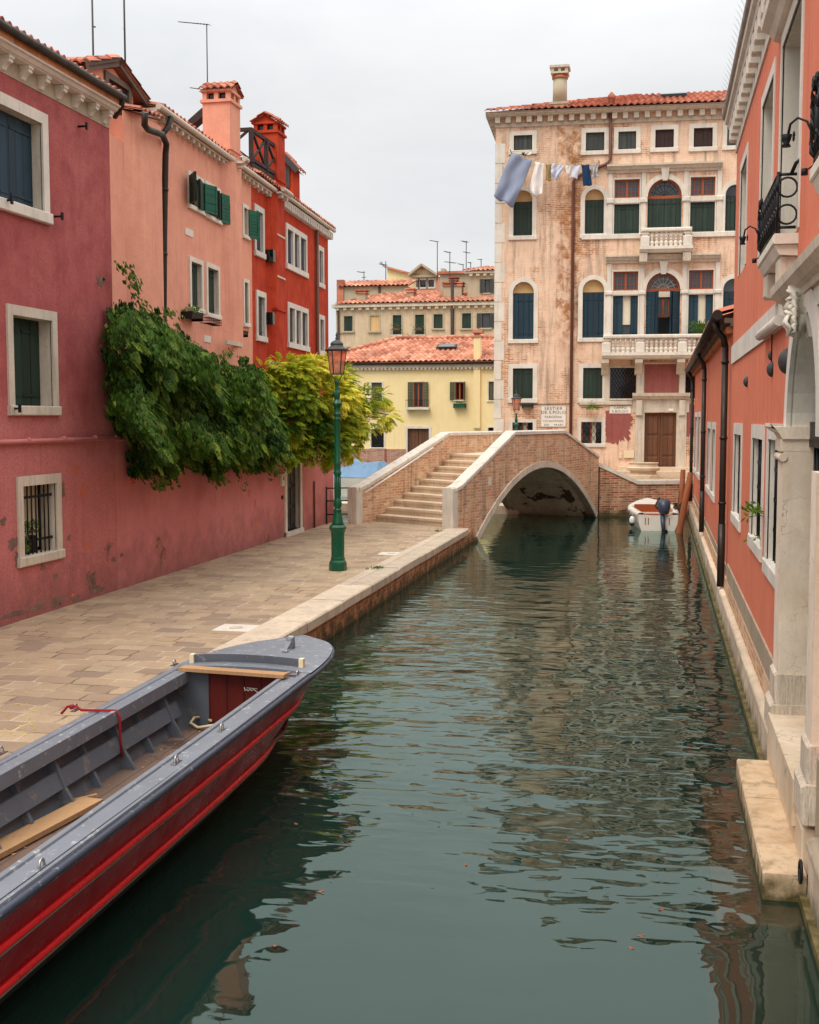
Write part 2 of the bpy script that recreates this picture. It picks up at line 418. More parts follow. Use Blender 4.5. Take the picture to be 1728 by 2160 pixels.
def pavem():
    m, nt, bs = newmat('trachyte_paving'); P = pos(nt)
    v = N(nt, 'VectorMath', {0: P, 1: N(nt, 'CombineXYZ', {0: mapr(nt, noise(nt, P, 1.3, 3), .2, .8, -.06, .06), 1: mapr(nt, noise(nt, scl(nt, P, (1, 1, 1), (7, 3, 0)), 1.1, 3), .2, .8, -.07, .07)}).outputs[0]}, operation='ADD').outputs[0]
    br = N(nt, 'TexBrick', {'Vector': v, 'Color1': (0, 0, 0, 1), 'Color2': (1, 1, 1, 1), 'Mortar': (.5, .5, .5, 1), 'Scale': 1., 'Mortar Size': .014, 'Mortar Smooth': .25, 'Brick Width': .41, 'Row Height': .29}, squash=.72, squash_frequency=3)
    t = N(nt, 'RGBToBW', {0: br.outputs[0]}).outputs[0]
    rp = N(nt, 'ValToRGB', {0: t}); el = rp.color_ramp.elements
    el[0].color = lin(146, 127, 108); el[1].color = lin(184, 162, 134)
    for q, cc in ((.12, lin(158, 135, 112)), (.4, lin(176, 153, 124)), (.7, lin(182, 158, 126))): e = el.new(q); e.color = cc
    c = rp.outputs[0]
    c = mixc(nt, mapr(nt, noise(nt, P, 2.2, 5), .35, .7, 0, .55), c, lin(150, 126, 108))
    c = mixc(nt, mapr(nt, noise(nt, P, .7, 4), .45, .7, 0, .4), c, lin(196, 168, 134))
    c = mixc(nt, mapr(nt, noise(nt, P, 45, 4, .75), .5, .75, 0, .5), c, lin(112, 92, 80))
    mk = br.outputs['Fac']
    c = mixc(nt, mth(nt, 'MULTIPLY', mk, .8), c, mixc(nt, mapr(nt, noise(nt, P, 1.8, 4), .4, .6), lin(200, 182, 156), lin(98, 82, 68)))
    st = mapr(nt, noise(nt, P, 5, 6, .75), .66, .74, 0, .6)
    c = mixc(nt, st, c, lin(84, 68, 58))
    h = mth(nt, 'SUBTRACT', mth(nt, 'ADD', mth(nt, 'MULTIPLY', noise(nt, P, 18, 5), .45), mth(nt, 'MULTIPLY', t, .25)), mk)
    setin(nt, bs, col=c, rough=.82, spec=.2, normal=bump(nt, h, .55, .014)); return m

def waterm():
    m, nt, bs = newmat('canal_water'); P = pos(nt)
    out = nt.nodes['Material Output']; nt.nodes.remove(bs)
    sy = sepz(nt, P, 1); sx = sepz(nt, P, 0)
    near = mapr(nt, mth(nt, 'ADD', sy, mapr(nt, noise(nt, P, .35, 3), .25, .75, -1.6, 1.6)), 6.2, 8.6)
    far = mapr(nt, sy, 11, 26, 1, .16)
    amp = mth(nt, 'MULTIPLY', near, far)
    calm = mapr(nt, noise(nt, scl(nt, P, (.9, .45, 1), (1.5, 0, 0)), .6, 3), .36, .6, .35, 1)
    amp = mth(nt, 'ADD', mth(nt, 'MULTIPLY', mth(nt, 'MULTIPLY', amp, calm), 1.0), .05)
    w1 = noise(nt, scl(nt, P, (.7, 1.75, 1)), 1.1, 1, .4, .9)
    w2 = noise(nt, scl(nt, P, (1.9, 4.4, 1), (5, 2, 0)), 1.7, 1, .4, .6)
    rot = N(nt, 'Mapping', {'Vector': P, 'Rotation': (0, 0, .7), 'Scale': (1.3, 2.4, 1)}).outputs[0]
    w3 = noise(nt, rot, 1.25, 1, .4, .7)
    h = mth(nt, 'ADD', mth(nt, 'ADD', mth(nt, 'MULTIPLY', w1, .55), mth(nt, 'MULTIPLY', w2, .17)), mth(nt, 'MULTIPLY', w3, .4))
    h = mth(nt, 'MULTIPLY', h, amp)
    sw = noise(nt, scl(nt, P, (.5, .9, 1)), .8, 2)
    h = mth(nt, 'ADD', h, mth(nt, 'MULTIPLY', sw, .12))
    nrm = bump(nt, h, 1., .075)
    fr = N(nt, 'Fresnel', {'IOR': 1.5, 'Normal': nrm}).outputs[0]
    gl = N(nt, 'BsdfGlossy', {'Color': (.83, 1., .93, 1), 'Roughness': .012, 'Normal': nrm})
    murk = mixc(nt, mapr(nt, noise(nt, P, .5, 3), .3, .7), (.011, .040, .029, 1), (.016, .050, .038, 1))
    df = N(nt, 'BsdfDiffuse', {'Color': murk})
    tp = N(nt, 'BsdfTransparent', {'Color': (.8, .74, .55, 1)})
    body = N(nt, 'MixShader', {0: .58}); nt.links.new(df.outputs[0], body.inputs[1]); nt.links.new(tp.outputs[0], body.inputs[2])
    mx = N(nt, 'MixShader', {0: fr}); nt.links.new(body.outputs[0], mx.inputs[1]); nt.links.new(gl.outputs[0], mx.inputs[2])
    nt.links.new(mx.outputs[0], out.inputs[0]); return m

M = {}
M['pink'] = plaster('pink_plaster', lin(176, 91, 88), lin(194, 114, 106), lin(140, 66, 68), .24, .7, patch=lin(150, 112, 96), patch_amt=.28, grime=.45, bstr=.7, lower=lin(206, 126, 120), lz=(2.6, 3.6), fine=38.)
M['pinkwall'] = plaster('pink_garden_plaster', lin(206, 127, 121), lin(216, 142, 134), lin(184, 106, 103), .2, .65, patch=lin(176, 112, 92), patch_amt=.27, grime=.5, fine=40.)
M['salmon'] = plaster('salmon_plaster', lin(234, 166, 138), lin(242, 180, 150), lin(208, 134, 114), .4, .5)
M['red'] = plaster('red_plaster', lin(192, 66, 40), lin(212, 86, 50), lin(142, 40, 30), .55, .7, patch=lin(220, 170, 150), patch_amt=.235)
M['orange'] = plaster('orange_plaster', lin(222, 130, 100), lin(232, 142, 112), lin(198, 102, 78), .45, .35, patch=lin(190, 170, 150), patch_amt=.2)
M['yellow'] = plaster('yellow_plaster', lin(250, 226, 170), lin(252, 234, 186), lin(236, 208, 152), .25, .35)
M['cream'] = plaster('cream_plaster', lin(214, 192, 160), lin(226, 206, 176), lin(190, 160, 134), .4, .6, patch=lin(205, 150, 120), patch_amt=.37)
M['grey'] = plaster('grey_render', lin(186, 172, 146), lin(196, 184, 160), lin(160, 146, 124), .3, .4)
M['plinth'] = plaster('cement_plinth', lin(176, 158, 136), lin(190, 172, 150), lin(140, 122, 104), .5, .6)
M['ochre'] = plaster('ochre_panel', lin(222, 186, 132), lin(230, 196, 146), lin(200, 160, 110), .2, .3)
M['oldred'] = plaster('old_red_plaster', lin(158, 92, 84), lin(172, 108, 98), lin(130, 66, 62), .5, .5)
M['pbrick'] = brickm('palazzo_brick', [lin(178, 98, 64), lin(216, 152, 110), lin(234, 192, 150), lin(200, 116, 78)], lin(236, 212, 180), plaster_c=lin(242, 210, 182), plaster_amt=.49, stain=(-3.45, -2.6, lin(160, 100, 48)), crumble=.8)
M['bbrick'] = brickm('bridge_brick', [lin(196, 142, 112), lin(226, 178, 138), lin(238, 210, 172), lin(222, 150, 112)], lin(222, 192, 160), bw=.27, bh=.072, zdark=.32)
M['qbrick'] = brickm('quay_brick', [lin(176, 106, 70), lin(214, 144, 94), lin(224, 170, 120), lin(196, 114, 76)], lin(186, 154, 120), bh=.07, zdark=.26)
M['wbrick'] = brickm('campo_wall_brick', [lin(156, 86, 64), lin(200, 130, 96), lin(224, 182, 144), lin(204, 104, 70)], lin(214, 188, 156), bw=.27, bh=.072, zdark=.3, plaster_c=lin(216, 180, 140), plaster_amt=.27)
M['ybrick'] = brickm('canal_base_brick', [lin(150, 96, 80), lin(190, 134, 112), lin(206, 160, 140), lin(176, 110, 88)], lin(200, 172, 150), zdark=.4)
M['stone'] = stone('istrian_stone', lin(234, 224, 208), .32)
M['barem'] = plaster('bare_mortar', lin(134, 106, 94), lin(160, 128, 112), lin(92, 72, 64), .2, .9, fine=90., bstr=1.)
M['bareo'] = plaster('bare_orange_coat', lin(204, 112, 80), lin(212, 126, 94), lin(184, 98, 78), .2, .6)
M['ledgebrown'] = paint('drowned_brown_stone', lin(140, 98, 70), .9, .4, lin(92, 66, 46), 3., spec=.05)
M['copest'] = stone('coping_stone', lin(224, 214, 198), .65, bstr=.7)
M['stoned'] = stone('weathered_stone', lin(218, 204, 184), .6)
M['stonew'] = stone('white_trim_stone', lin(226, 218, 206), .3)
M['step'] = stone('step_stone', lin(226, 204, 176), .4, crack=1.3)
M['wstep'] = stone('water_step_stone', lin(212, 184, 150), .45, green=.17, crack=1.6)
M['algae'] = stone('algae_stone', lin(170, 150, 112), .6, green=.34)
M['kerb'] = stone('kerb_stone', lin(212, 194, 170), .55, block=(1.9, 9.), bstr=.3)
M['ledge'] = stone('ledge_stone', lin(222, 200, 174), .45, green=.22, block=(.42, 9.))
M['pilast'] = stone('pilaster_stone', lin(240, 222, 200), .3, crack=2.2)
M['roughst'] = stone('tooled_stone', lin(230, 212, 190), .5, tool=True, bstr=1.)
M['soffit'] = plaster('vault_plaster', lin(216, 190, 160), lin(226, 202, 172), lin(160, 132, 106), .5, .8, patch=lin(96, 74, 58), patch_amt=.38)
M['bgreen'] = planks('dark_green_shutter', lin(42, 58, 48), .13)
M['bblue'] = planks('blue_green_shutter', lin(30, 56, 68), .2)
M['dgreen'] = planks('deep_green_shutter', lin(34, 54, 42), .22)
M['green'] = planks('lit_green_shutter', lin(18, 88, 66), .14, axis=1)  # brighter copy for leaves swung outward; sky light put into the colour
M['navy'] = planks('slate_blue_shutter', lin(52, 58, 74), .16)
M['greyshut'] = planks('grey_green_shutter', lin(70, 74, 70), .16)
M['oliveshut'] = planks('olive_shutter', lin(96, 94, 68), .1)
M['door'] = planks('brown_door', lin(104, 68, 46), .17)
M['blackdoor'] = paint('black_door_paint', lin(24, 26, 30), .4, .1)
M['glass'] = glassm('window_glass', lin(70, 76, 82))
M['dglass'] = glassm('dark_glass', lin(22, 24, 27))
M['wood'] = paint('varnished_wood', lin(168, 84, 44), .45, .25, grain=True)
M['dwood'] = paint('dark_weathered_timber', lin(62, 46, 42), .8, .4, grain=True)
M['gwood'] = paint('grey_weathered_board', lin(112, 96, 84), .85, .5, grain=True)
M['plank'] = paint('raw_plank', lin(186, 144, 102), .8, .35, grain=True, wearc=lin(110, 78, 52))
M['pole'] = paint('pole_timber', lin(150, 86, 52), .8, .4, grain=True)
M['iron'] = paint('black_iron', lin(30, 29, 31), .5, .25, metal=.3)
M['pipe'] = paint('dark_copper_pipe', lin(58, 50, 44), .5, .3, metal=.4)
M['bpipe'] = paint('brown_pipe', lin(112, 70, 56), .55, .3)
M['gutter2'] = paint('brown_zinc_gutter', lin(132, 114, 102), .5, .3)
M['gutter'] = paint('pale_gutter', lin(204, 188, 170), .5, .3)
M['lampgreen'] = paint('lamp_green_enamel', lin(6, 84, 56), .32, .25, mul(lin(6, 84, 56), .5), spec=.5)
M['lampcap'] = paint('lamp_cap_metal', lin(66, 66, 64), .55, .4)
M['tile'] = tilem('terracotta_tiles', [lin(166, 104, 82), lin(204, 138, 110), lin(222, 164, 136), lin(188, 118, 92)])
M['tilered'] = tilem('red_terracotta_tiles', [lin(160, 92, 74), lin(194, 118, 94), lin(212, 144, 118), lin(178, 104, 82)])
M['brickplain'] = brickm('terracotta_band', [lin(186, 118, 78), lin(206, 136, 90), lin(214, 148, 104), lin(196, 126, 84)], lin(196, 150, 108), bw=.6, bh=.3)
M['bgrey'] = paint('boat_grey_paint', lin(122, 127, 135), .45, .75, lin(182, 184, 182), 13., wt=.585)
M['bgreyd'] = paint('boat_inner_grey', lin(96, 101, 108), .5, .6, lin(134, 122, 108), 7., wt=.58)
M['bred'] = paint('boat_dark_red', lin(132, 10, 18), .3, .25, lin(74, 14, 12), 5., spec=.2)
M['bredl'] = paint('boat_bright_red', lin(214, 28, 34), .3, .3, lin(120, 26, 22), 9., spec=.3)
M['bblack'] = paint('boat_black_boot', lin(34, 32, 26), .6, .4, lin(84, 72, 40), 4.)
M['bnavy'] = paint('boat_rub_rail', lin(70, 76, 90), .5, .7, lin(150, 154, 158), 16., wt=.6)
M['bfloor'] = paint('boat_floor_board', lin(116, 92, 78), .8, .8, lin(62, 46, 40), 3., grain=True, wt=.54)
M['bbulk'] = planks('boat_red_bulkhead', lin(100, 26, 18), .16)
M['white'] = paint('white_gelcoat', lin(232, 226, 214), .35, .3, lin(186, 170, 140), 6.)
M['cream2'] = paint('cream_paint', lin(230, 212, 176), .6, .2)
M['chrome'] = paint('steel', lin(180, 178, 176), .25, .2, metal=.9)
M['motor'] = paint('outboard_cowling', lin(62, 70, 88), .35, .2)
M['black'] = paint('black_plastic', lin(22, 22, 24), .5, .2)
M['redrope'] = paint('red_rope', lin(150, 28, 34), .9, .2)
M['rope'] = paint('pale_rope', lin(208, 188, 152), .9, .3)
M['lantern'] = None
M['blueclo'] = paint('grey_blue_sheet', lin(140, 148, 168), .95, .12, scale=2., spec=.05)
M['whiteclo'] = paint('white_cotton', lin(236, 228, 222), .95, .1, scale=2., spec=.05)
M['paleclo'] = paint('pale_blue_cotton', lin(206, 208, 220), .95, .1, scale=2., spec=.05)
M['navyclo'] = paint('navy_cotton', lin(40, 62, 92), .95, .1, scale=2., spec=.05)
M['oliveclo'] = paint('olive_cotton', lin(150, 132, 92), .95, .2, scale=2., spec=.05)
M['stripeclo'] = paint('speckled_cotton', lin(190, 184, 180), .95, .6, lin(110, 104, 104), 9., spec=.05)
M['tarp'] = paint('blue_tarpaulin', lin(104, 138, 168), .5, .4, lin(190, 202, 212), 4.)
M['sign'] = paint('white_sign_paint', lin(238, 230, 216), .8, .25, lin(190, 176, 154), 5.)
M['ink'] = paint('sign_lettering', lin(92, 84, 78), .85, .3, lin(170, 160, 148), 10.)
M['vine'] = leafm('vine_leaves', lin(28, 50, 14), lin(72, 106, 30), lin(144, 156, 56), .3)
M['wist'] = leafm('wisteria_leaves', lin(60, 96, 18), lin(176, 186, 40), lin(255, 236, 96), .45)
M['plant'] = leafm('plant_leaves', lin(40, 70, 22), lin(78, 112, 36), lin(124, 148, 52))
M['stem'] = paint('brown_stems', lin(88, 66, 48), .9, .3)
M['flower'] = paint('orange_flower', lin(210, 70, 40), .8, .2)
M['blind'] = paint('cream_blind', lin(222, 210, 184), .9, .1)
M['pave'] = pavem(); M['water'] = waterm()
M['mud'] = paint('canal_bed_mud', (.02, .03, .022, 1), .95, .2, spec=.05)
M['soil'] = paint('garden_soil', lin(96, 78, 60), .95, .3, spec=.05)
def lanternm():
    m, nt, bs = newmat('pink_lantern_glass'); P = pos(nt)
    c = mixc(nt, mapr(nt, noise(nt, P, 6, 3), .3, .7), lin(236, 150, 130), lin(246, 180, 140))
    setin(nt, bs, col=c, rough=.12)
    tp = N(nt, 'BsdfTransparent', {'Color': (.95, .62, .5, 1)}); mx = N(nt, 'MixShader', {0: .6})
    nt.links.new(bs.outputs[0], mx.inputs[1]); nt.links.new(tp.outputs[0], mx.inputs[2])
    nt.links.new(mx.outputs[0], nt.nodes['Material Output'].inputs[0]); return m
M['lantern'] = lanternm()
# ------------------------------------------------------------------ world, sun, camera
W = bpy.data.worlds.new('World'); S.world = W; W.use_nodes = True
nt = W.node_tree; nt.nodes.clear()
SUN_EL, SUN_AZ = math.radians(56), math.radians(-28)     # azimuth measured from -Y (behind the camera) towards +X
sky = N(nt, 'TexSky', sky_type='NISHITA', sun_disc=False, sun_elevation=SUN_EL, sun_rotation=PI+SUN_AZ, air_density=1., dust_density=4., ozone_density=1.)
dirv = N(nt, 'TexCoord').outputs['Generated']
up = mapr(nt, sepz(nt, dirv), 0, 1)
cl = noise(nt, scl(nt, dirv, (1.6, 1.6, 4)), 1.4, 6, .55, .4)
cl2 = noise(nt, scl(nt, dirv, (3., 3., 9), (3, 1, 2)), 1.6, 5, .6)
cv = mth(nt, 'ADD', mth(nt, 'MULTIPLY', cl, .7), mth(nt, 'MULTIPLY', cl2, .3))
base = mixc(nt, mapr(nt, cv, .38, .62), (6.3, 6.45, 6.6, 1), (7.5, 7.5, 7.5, 1))
gain = mapr(nt, up, .25, 1., 1., 3.)                      # an overcast sky is brighter overhead
cloud = N(nt, 'VectorMath', {0: base, 3: gain}, operation='SCALE').outputs[0]
col = mixc(nt, .92, sky.outputs[0], cloud)
bg = N(nt, 'Background', {'Color': col, 'Strength': .1}); wo = N(nt, 'OutputWorld'); nt.links.new(bg.outputs[0], wo.inputs[0])
sl = bpy.data.lights.new('sun', 'SUN'); sl.energy = 1.5; sl.angle = math.radians(28); sl.color = (1, .94, .85)
so = bpy.data.objects.new('sun', sl); COL.objects.link(so)
sd = Vector((math.sin(SUN_AZ)*math.cos(SUN_EL), -math.cos(SUN_AZ)*math.cos(SUN_EL), math.sin(SUN_EL)))
so.rotation_euler = sd.to_track_quat('Z', 'Y').to_euler(); so.location = (0, -5, 30)
cam = bpy.data.cameras.new('camera'); co = bpy.data.objects.new('camera', cam); COL.objects.link(co); S.camera = co
co.location = (0, 0, CZ); co.rotation_euler = (PI/2-PITCH, 0, YAW)
cam.sensor_fit = 'VERTICAL'; cam.sensor_height = 24.; cam.lens = 24.*FPX/PH; cam.clip_end = 2000; cam.clip_start = .05
S.view_settings.view_transform = 'Standard'; S.view_settings.look = 'None'; S.view_settings.exposure = EXPO; S.view_settings.gamma = 1
S.cycles.max_bounces = 6; S.cycles.diffuse_bounces = 4; S.cycles.glossy_bounces = 3; S.cycles.transparent_max_bounces = 8; S.cycles.transmission_bounces = 3
S.cycles.caustics_reflective = True; S.cycles.blur_glossy = .3; S.cycles.caustics_refractive = False; S.cycles.use_denoising = True
# ------------------------------------------------------------------ ground, water, pavements
b = MB(); b.quad((-700, -400, -1.7), (700, -400, -1.7), (700, 900, -1.7), (-700, 900, -1.7)); tag(b.build('ground', M['mud']), kind='structure')
b = MB(); b.quad((-300, -60, 0), (300, -60, 0), (300, 300, 0), (-300, 300, 0)); tag(b.build('water', M['water']), kind='structure')
FZ = .42; LX = -8.15; KX = -4.41; KI = -4.93
BA = (-4.4, 29.2); BAX = (2.6, 8.1); BF = Fac(BA, BAX)      # bridge face
def slab(name, poly, z0, z1, m, jitter=0.):
    b = MB(); n = len(poly)
    tr = tessellate_polygon([[Vector((x, y, 0)) for x, y in poly]])
    ar = sum(poly[i][0]*poly[(i+1) % n][1]-poly[(i+1) % n][0]*poly[i][1] for i in range(n))
    if ar < 0: poly = poly[::-1]; tr = tessellate_polygon([[Vector((x, y, 0)) for x, y in poly]])
    fs = []
    for t in tr:
        a, c, d = (poly[i] for i in t); fs.append(tuple(t) if (c[0]-a[0])*(d[1]-a[1])-(c[1]-a[1])*(d[0]-a[0]) > 0 else tuple(reversed(t)))
    vs = [(x, y, z1) for x, y in poly]+[(x, y, z0) for x, y in poly]
    fs += [(i+n, (i+1) % n+n, (i+1) % n, i) for i in range(n)]
    b.add(vs, fs); o = b.build(name, m); return tag(o, kind='structure')
pl, pr = BF.pt(-1.35, 0, -2.95), BF.pt(.2, 0, -.05)
slab('pavement', [(KI, -4), (KI, 28.), (pr.x, pr.y), (BF.pt(.2, 0, -2.9).x, BF.pt(.2, 0, -2.9).y), (pl.x, pl.y), (-8.1, 29.75), (-8.6, 29.75), (-8.6, -4)], -1.5, FZ, M['pave'])
# kerb: a row of long white stones, each slightly different
b = MB(); y = -4.; KF = Fac((KX, 0), (0, 1))
while y < 27.9:
    L = R.uniform(1.5, 2.3); y1 = min(y+L, 27.95); dz = R.uniform(-.006, .006); dx = R.uniform(-.012, .012)
    v = [(KI, y+.006), (KX+dx, y+.006), (KX+dx+R.uniform(-.01, .01), y1-.006), (KI, y1-.006)]
    lo, hi = FZ-.115, FZ+.022+dz; bv = .018
    P4 = lambda z, k: [(v[0][0], v[0][1], z), (v[1][0]-k, v[1][1]+k*.3, z), (v[2][0]-k, v[2][1]-k*.3, z), (v[3][0], v[3][1], z)]
    A, B_, C_ = P4(lo, 0), P4(hi-bv, 0), P4(hi, bv)
    b.add(A+B_+C_, [(3, 2, 1, 0)]+[(i, (i+1) % 4, 4+(i+1) % 4, 4+i) for i in range(4)]+[(4+i, 4+(i+1) % 4, 8+(i+1) % 4, 8+i) for i in range(4)]+[(8, 9, 10, 11)])
    y = y1
tag(b.build('kerb', M['kerb']), kind='structure')
b = MB(); b.wbox(-4.8, KX-.06, -4, 29.0, -1.6, FZ-.115)
q = tag(b.build('quay_wall', M['qbrick']), 'low orange brick quay wall under the pale kerb of the walkway', 'wall')
slab('garden_soil', [(-60, -6), (-8.45, -6), (-8.45, 29.7), (-9.3, 33.6), (-60, 50)], -1.5, .4, M['soil'])
CP = Fac((-1.8, 37.3), (2.73, .95)); CZW = 1.12
c0 = CP.pt(-.05, 0, -.25); c1 = CP.pt(3.2, 0, -.25)
slab('campo_pavement', [(c0.x, c0.y), (c1.x, c1.y), (12, 39), (12, 60), (-6.0, 60), (-6.0, 39.6), (-4.6, 39.0)], -1.5, CZW, M['pave'])
slab('landing', [(-12, 37.85), (-4.35, 37.75), (-4.0, 38.6), (-4.6, 39.05), (-12, 39.05)], -1.5, .26, M['step'])
# ------------------------------------------------------------------ windows and shutters
def shutter(F, parent, u0, u1, z0, z1, d, mat, pw=.14, th=.035, name='shutter'):
    if u0 > u1: u0, u1 = u1, u0
    b = MB(); n = max(1, round((u1-u0)/pw)); w = (u1-u0)/n
    for i in range(n):
        b.box(F, u0+i*w+.004, u0+(i+1)*w-.004, z0, z1, d-th, d+R.uniform(-.006, .002))
    b.box(F, u0+.01, u1-.01, z0+.01, z1-.01, d-th-.012, d-th+.004)
    for q in (.12, .86):
        zz = z0+(z1-z0)*q; b.box(F, u0+.02, u1-.03, zz-.018, zz+.018, d+.003, d+.012)
    return b.build(name, mat, parent)
def openleaf(F, parent, u, z0, z1, w, ang, mat, d=.03, side=1):
    # a shutter leaf hinged at u on the wall face, swung out by ang degrees (0 = across the opening)
    h = F.pt(u, 0, d); a = math.radians(ang); dx = F.dr[0]*side*math.cos(a)+F.n[0]*math.sin(a); dy = F.dr[1]*side*math.cos(a)+F.n[1]*math.sin(a)
    G = Fac((h.x, h.y), (dx, dy)); b = MB(); n = max(2, round((z1-z0)/.16)); s = (z1-z0)/n
    for i in range(n): b.box(G, 0, w, z0+i*s+.003, z0+(i+1)*s-.003, -.018, .018+R.uniform(-.003, .003))
    for q in (.0, w-.06): b.box(G, q, q+.06, z0, z1, -.024, .025)
    return b.build('shutter', mat, parent)
def sash(F, parent, u0, u1, z0, z1, d, mat, cols=2, bar=.05, grid=None, gm=None):
    b = MB(); b.box(F, u0, u0+bar, z0, z1, d, d+.04); b.box(F, u1-bar, u1, z0, z1, d, d+.04)
    b.box(F, u0+bar, u1-bar, z0, z0+bar, d+.001, d+.038); b.box(F, u0+bar, u1-bar, z1-bar, z1, d+.001, d+.038)
    for i in range(1, cols):
        c = u0+(u1-u0)*i/cols; b.box(F, c-bar*.75, c+bar*.75, z0+bar, z1-bar, d+.002, d+.045)
    if grid:
        for i in range(1, grid[0]): c = u0+(u1-u0)*i/grid[0]; b.box(F, c-.006, c+.006, z0+bar, z1-bar, d+.003, d+.012)
        for i in range(1, grid[1]): c = z0+(z1-z0)*i/grid[1]; b.box(F, u0+bar, u1-bar, c-.006, c+.006, d+.004, d+.011)
    o = b.build('sash', mat, parent); return o
def pane(F, parent, poly, d, mat, name='pane'):
    b = MB(); b.prism(F, poly, d-.02, d); return b.build(name, mat, parent)
class Bld:
    def __init__(s, F, root): s.F = F; s.root = root; s.holes = []
    def frame(s, inner, outer, mat, prot=.03, name='window', sill=True, fw=.12, sprot=.06, smat=None):
        b = MB(); b.ring(s.F, inner, outer, -.012, prot, 0, closed=False); o = b.build(name, mat, s.root)
        if sill:
            us = [p[0] for p in inner]; z0 = min(p[1] for p in inner); b = MB()
            b.bevbox(s.F, min(us)-fw-.02, max(us)+fw+.02, z0-fw*.95, z0+.004, -.16, sprot); b.build('sill', smat or mat, o)
        return o
    def win(s, u0, u1, z0, z1, fw=.12, prot=.03, rec=.16, fmat=None, fill='shut', mat=None, zs=None, rise=None, leaves=2, sill=True, sprot=.06, pw=.14, topmat=None, shtop=None, grid=None, pmat=None, name='window', label=None):
        F = s.F; fmat = fmat or M['stone']
        if u0 > u1: u0, u1 = u1, u0
        if zs is not None:
            inn = arch(u0, u1, z0, zs, rise); out = arch(u0, u1, z0, zs, rise, w=fw)
            s.holes.append(inn); ip, op = inn[1:]+inn[:1], out[1:]+out[:1]; poly = inn
        else:
            inn = rectp(u0, u1, z0, z1); s.holes.append(inn); poly = inn
            ip = [(u1, z0), (u1, z1), (u0, z1), (u0, z0)]; op = [(u1+fw, z0), (u1+fw, z1+fw), (u0-fw, z1+fw), (u0-fw, z0)]
        o = s.frame(ip, op, fmat, prot, name, sill, fw, sprot)
        if label: o['label'] = label
        big = [(u0-.03, z0-.03), (u1+.03, z0-.03), (u1+.03, (z1 if zs is None else zs+(rise or (u1-u0)/2))+.03), (u0-.03, (z1 if zs is None else zs+(rise or (u1-u0)/2))+.03)]
        top = z1 if zs is None else (shtop if shtop is not None else zs)
        if fill == 'shut':
            w = (u1-u0-.02)/leaves
            for i in range(leaves): shutter(F, o, u0+.01+i*w+.002, u0+.01+(i+1)*w-.002, z0+.01, top-.01, -rec+.07, mat, pw)
            pane(F, o, big, -rec-.0, topmat or M['dglass'], 'pane' if topmat is None else 'lunette')
            if zs is not None:
                b = MB(); b.box(F, u0, u1, top-.03, top+.03, -rec+.0, -rec+.06); b.build('transom', M['dwood'], o)
        elif fill == 'glass':
            pane(F, o, big, -rec, pmat or M['glass']); sash(F, o, u0, u1, z0, top, -rec+.005, mat or M['wood'], leaves, grid=grid)
        elif fill == 'bars':
            pane(F, o, big, -rec-.06, pmat or M['dglass']); b = MB(); n = grid[0]
            for i in range(1, n):
                c = u0+(u1-u0)*i/n; b.tube([F.pt(c, z0, -.048), F.pt(c, z1, -.048)], .011, 6)
            for f_ in (grid[1] if isinstance(grid[1], tuple) else [i/grid[1] for i in range(1, grid[1])]): c = z0+(z1-z0)*f_; b.box(F, u0, u1, c-.018, c+.018, -.066, -.05)
            b.build('grille', M['iron'], o)
        elif fill == 'lattice':
            pane(F, o, big, -rec-.05, pmat or M['dglass']); b = MB(); st = grid[0]; w, h = u1-u0, z1-z0; r = h/w*1.0
            k = -int(h/st/1.3)-2
            while k*st < w+h:
                for sg in (1, -1):
                    # line u = a + sg*t*.62
                    a = k*st if sg > 0 else w-k*st; pts = []
                    for t in (0, h):
                        pts.append((a+sg*t*.62, t))
                    (ua, ta), (ub, tb) = pts
                    lo, hi = 0., 1.
                    for bound in (0, w):
                        if abs(ub-ua) > 1e-6:
                            q = (bound-ua)/(ub-ua)
                            if (bound == 0) == (ub > ua): lo = max(lo, q)
                            else: hi = min(hi, q)
                    if hi > lo: b.tube([F.pt(u0+ua+(ub-ua)*lo, z0+h*lo, -.05+.008*sg), F.pt(u0+ua+(ub-ua)*hi, z0+h*hi, -.05+.008*sg)], .009, 5)
                k += 1
            b.build('grille', M['iron'], o)
        elif fill == 'panel':
            pane(F, o, big, -rec*.4, mat, 'panel')
        return o
    def hole(s, poly): s.holes.append(poly)
    def close(s, outer, mat, depth=6., rec=.16, mr=None, name='wall', back=True, zt=None):
        b = MB(); F = s.F; b.wall(F, outer, s.holes, rec, 0, None if mr is None else 1)
        us = [p[0] for p in outer]; zs = [p[1] for p in outer]; n = len(outer)
        for i in range(n):
            p, q = outer[i], outer[(i+1) % n]
            b.quad(F.pt(p[0], p[1], 0), F.pt(p[0], p[1], -depth), F.pt(q[0], q[1], -depth), F.pt(q[0], q[1], 0))
        b.quad(*[F.pt(u, z, -depth) for u, z in ((max(us), min(zs)), (min(us), min(zs)), (min(us), max(zs)), (max(us), max(zs)))])
        return b.build(name, [mat] if mr is None else [mat, mr], s.root)
def blobpoly(F, x0, x1, y0, y1, seed, n=56, rough=.62, d=0.):
    rr = random.Random(seed); a, q, c, e = F.rect(x0, x1, y0, y1, d); m = []; ph = [rr.uniform(0, 6) for _ in range(4)]
    for i in range(n):
        t = 2*PI*i/n; r = 1-rough*(.5+.22*math.sin(2*t+ph[0])+.2*math.sin(3*t+ph[1])+.14*math.sin(7*t+ph[2])+.1*math.sin(13*t+ph[3])+.13*rr.uniform(-1, 1))
        m.append(((a+q)/2+(q-a)/2*1.15*math.cos(t)*r, (c+e)/2+(e-c)/2*1.15*math.sin(t)*r))
    return m
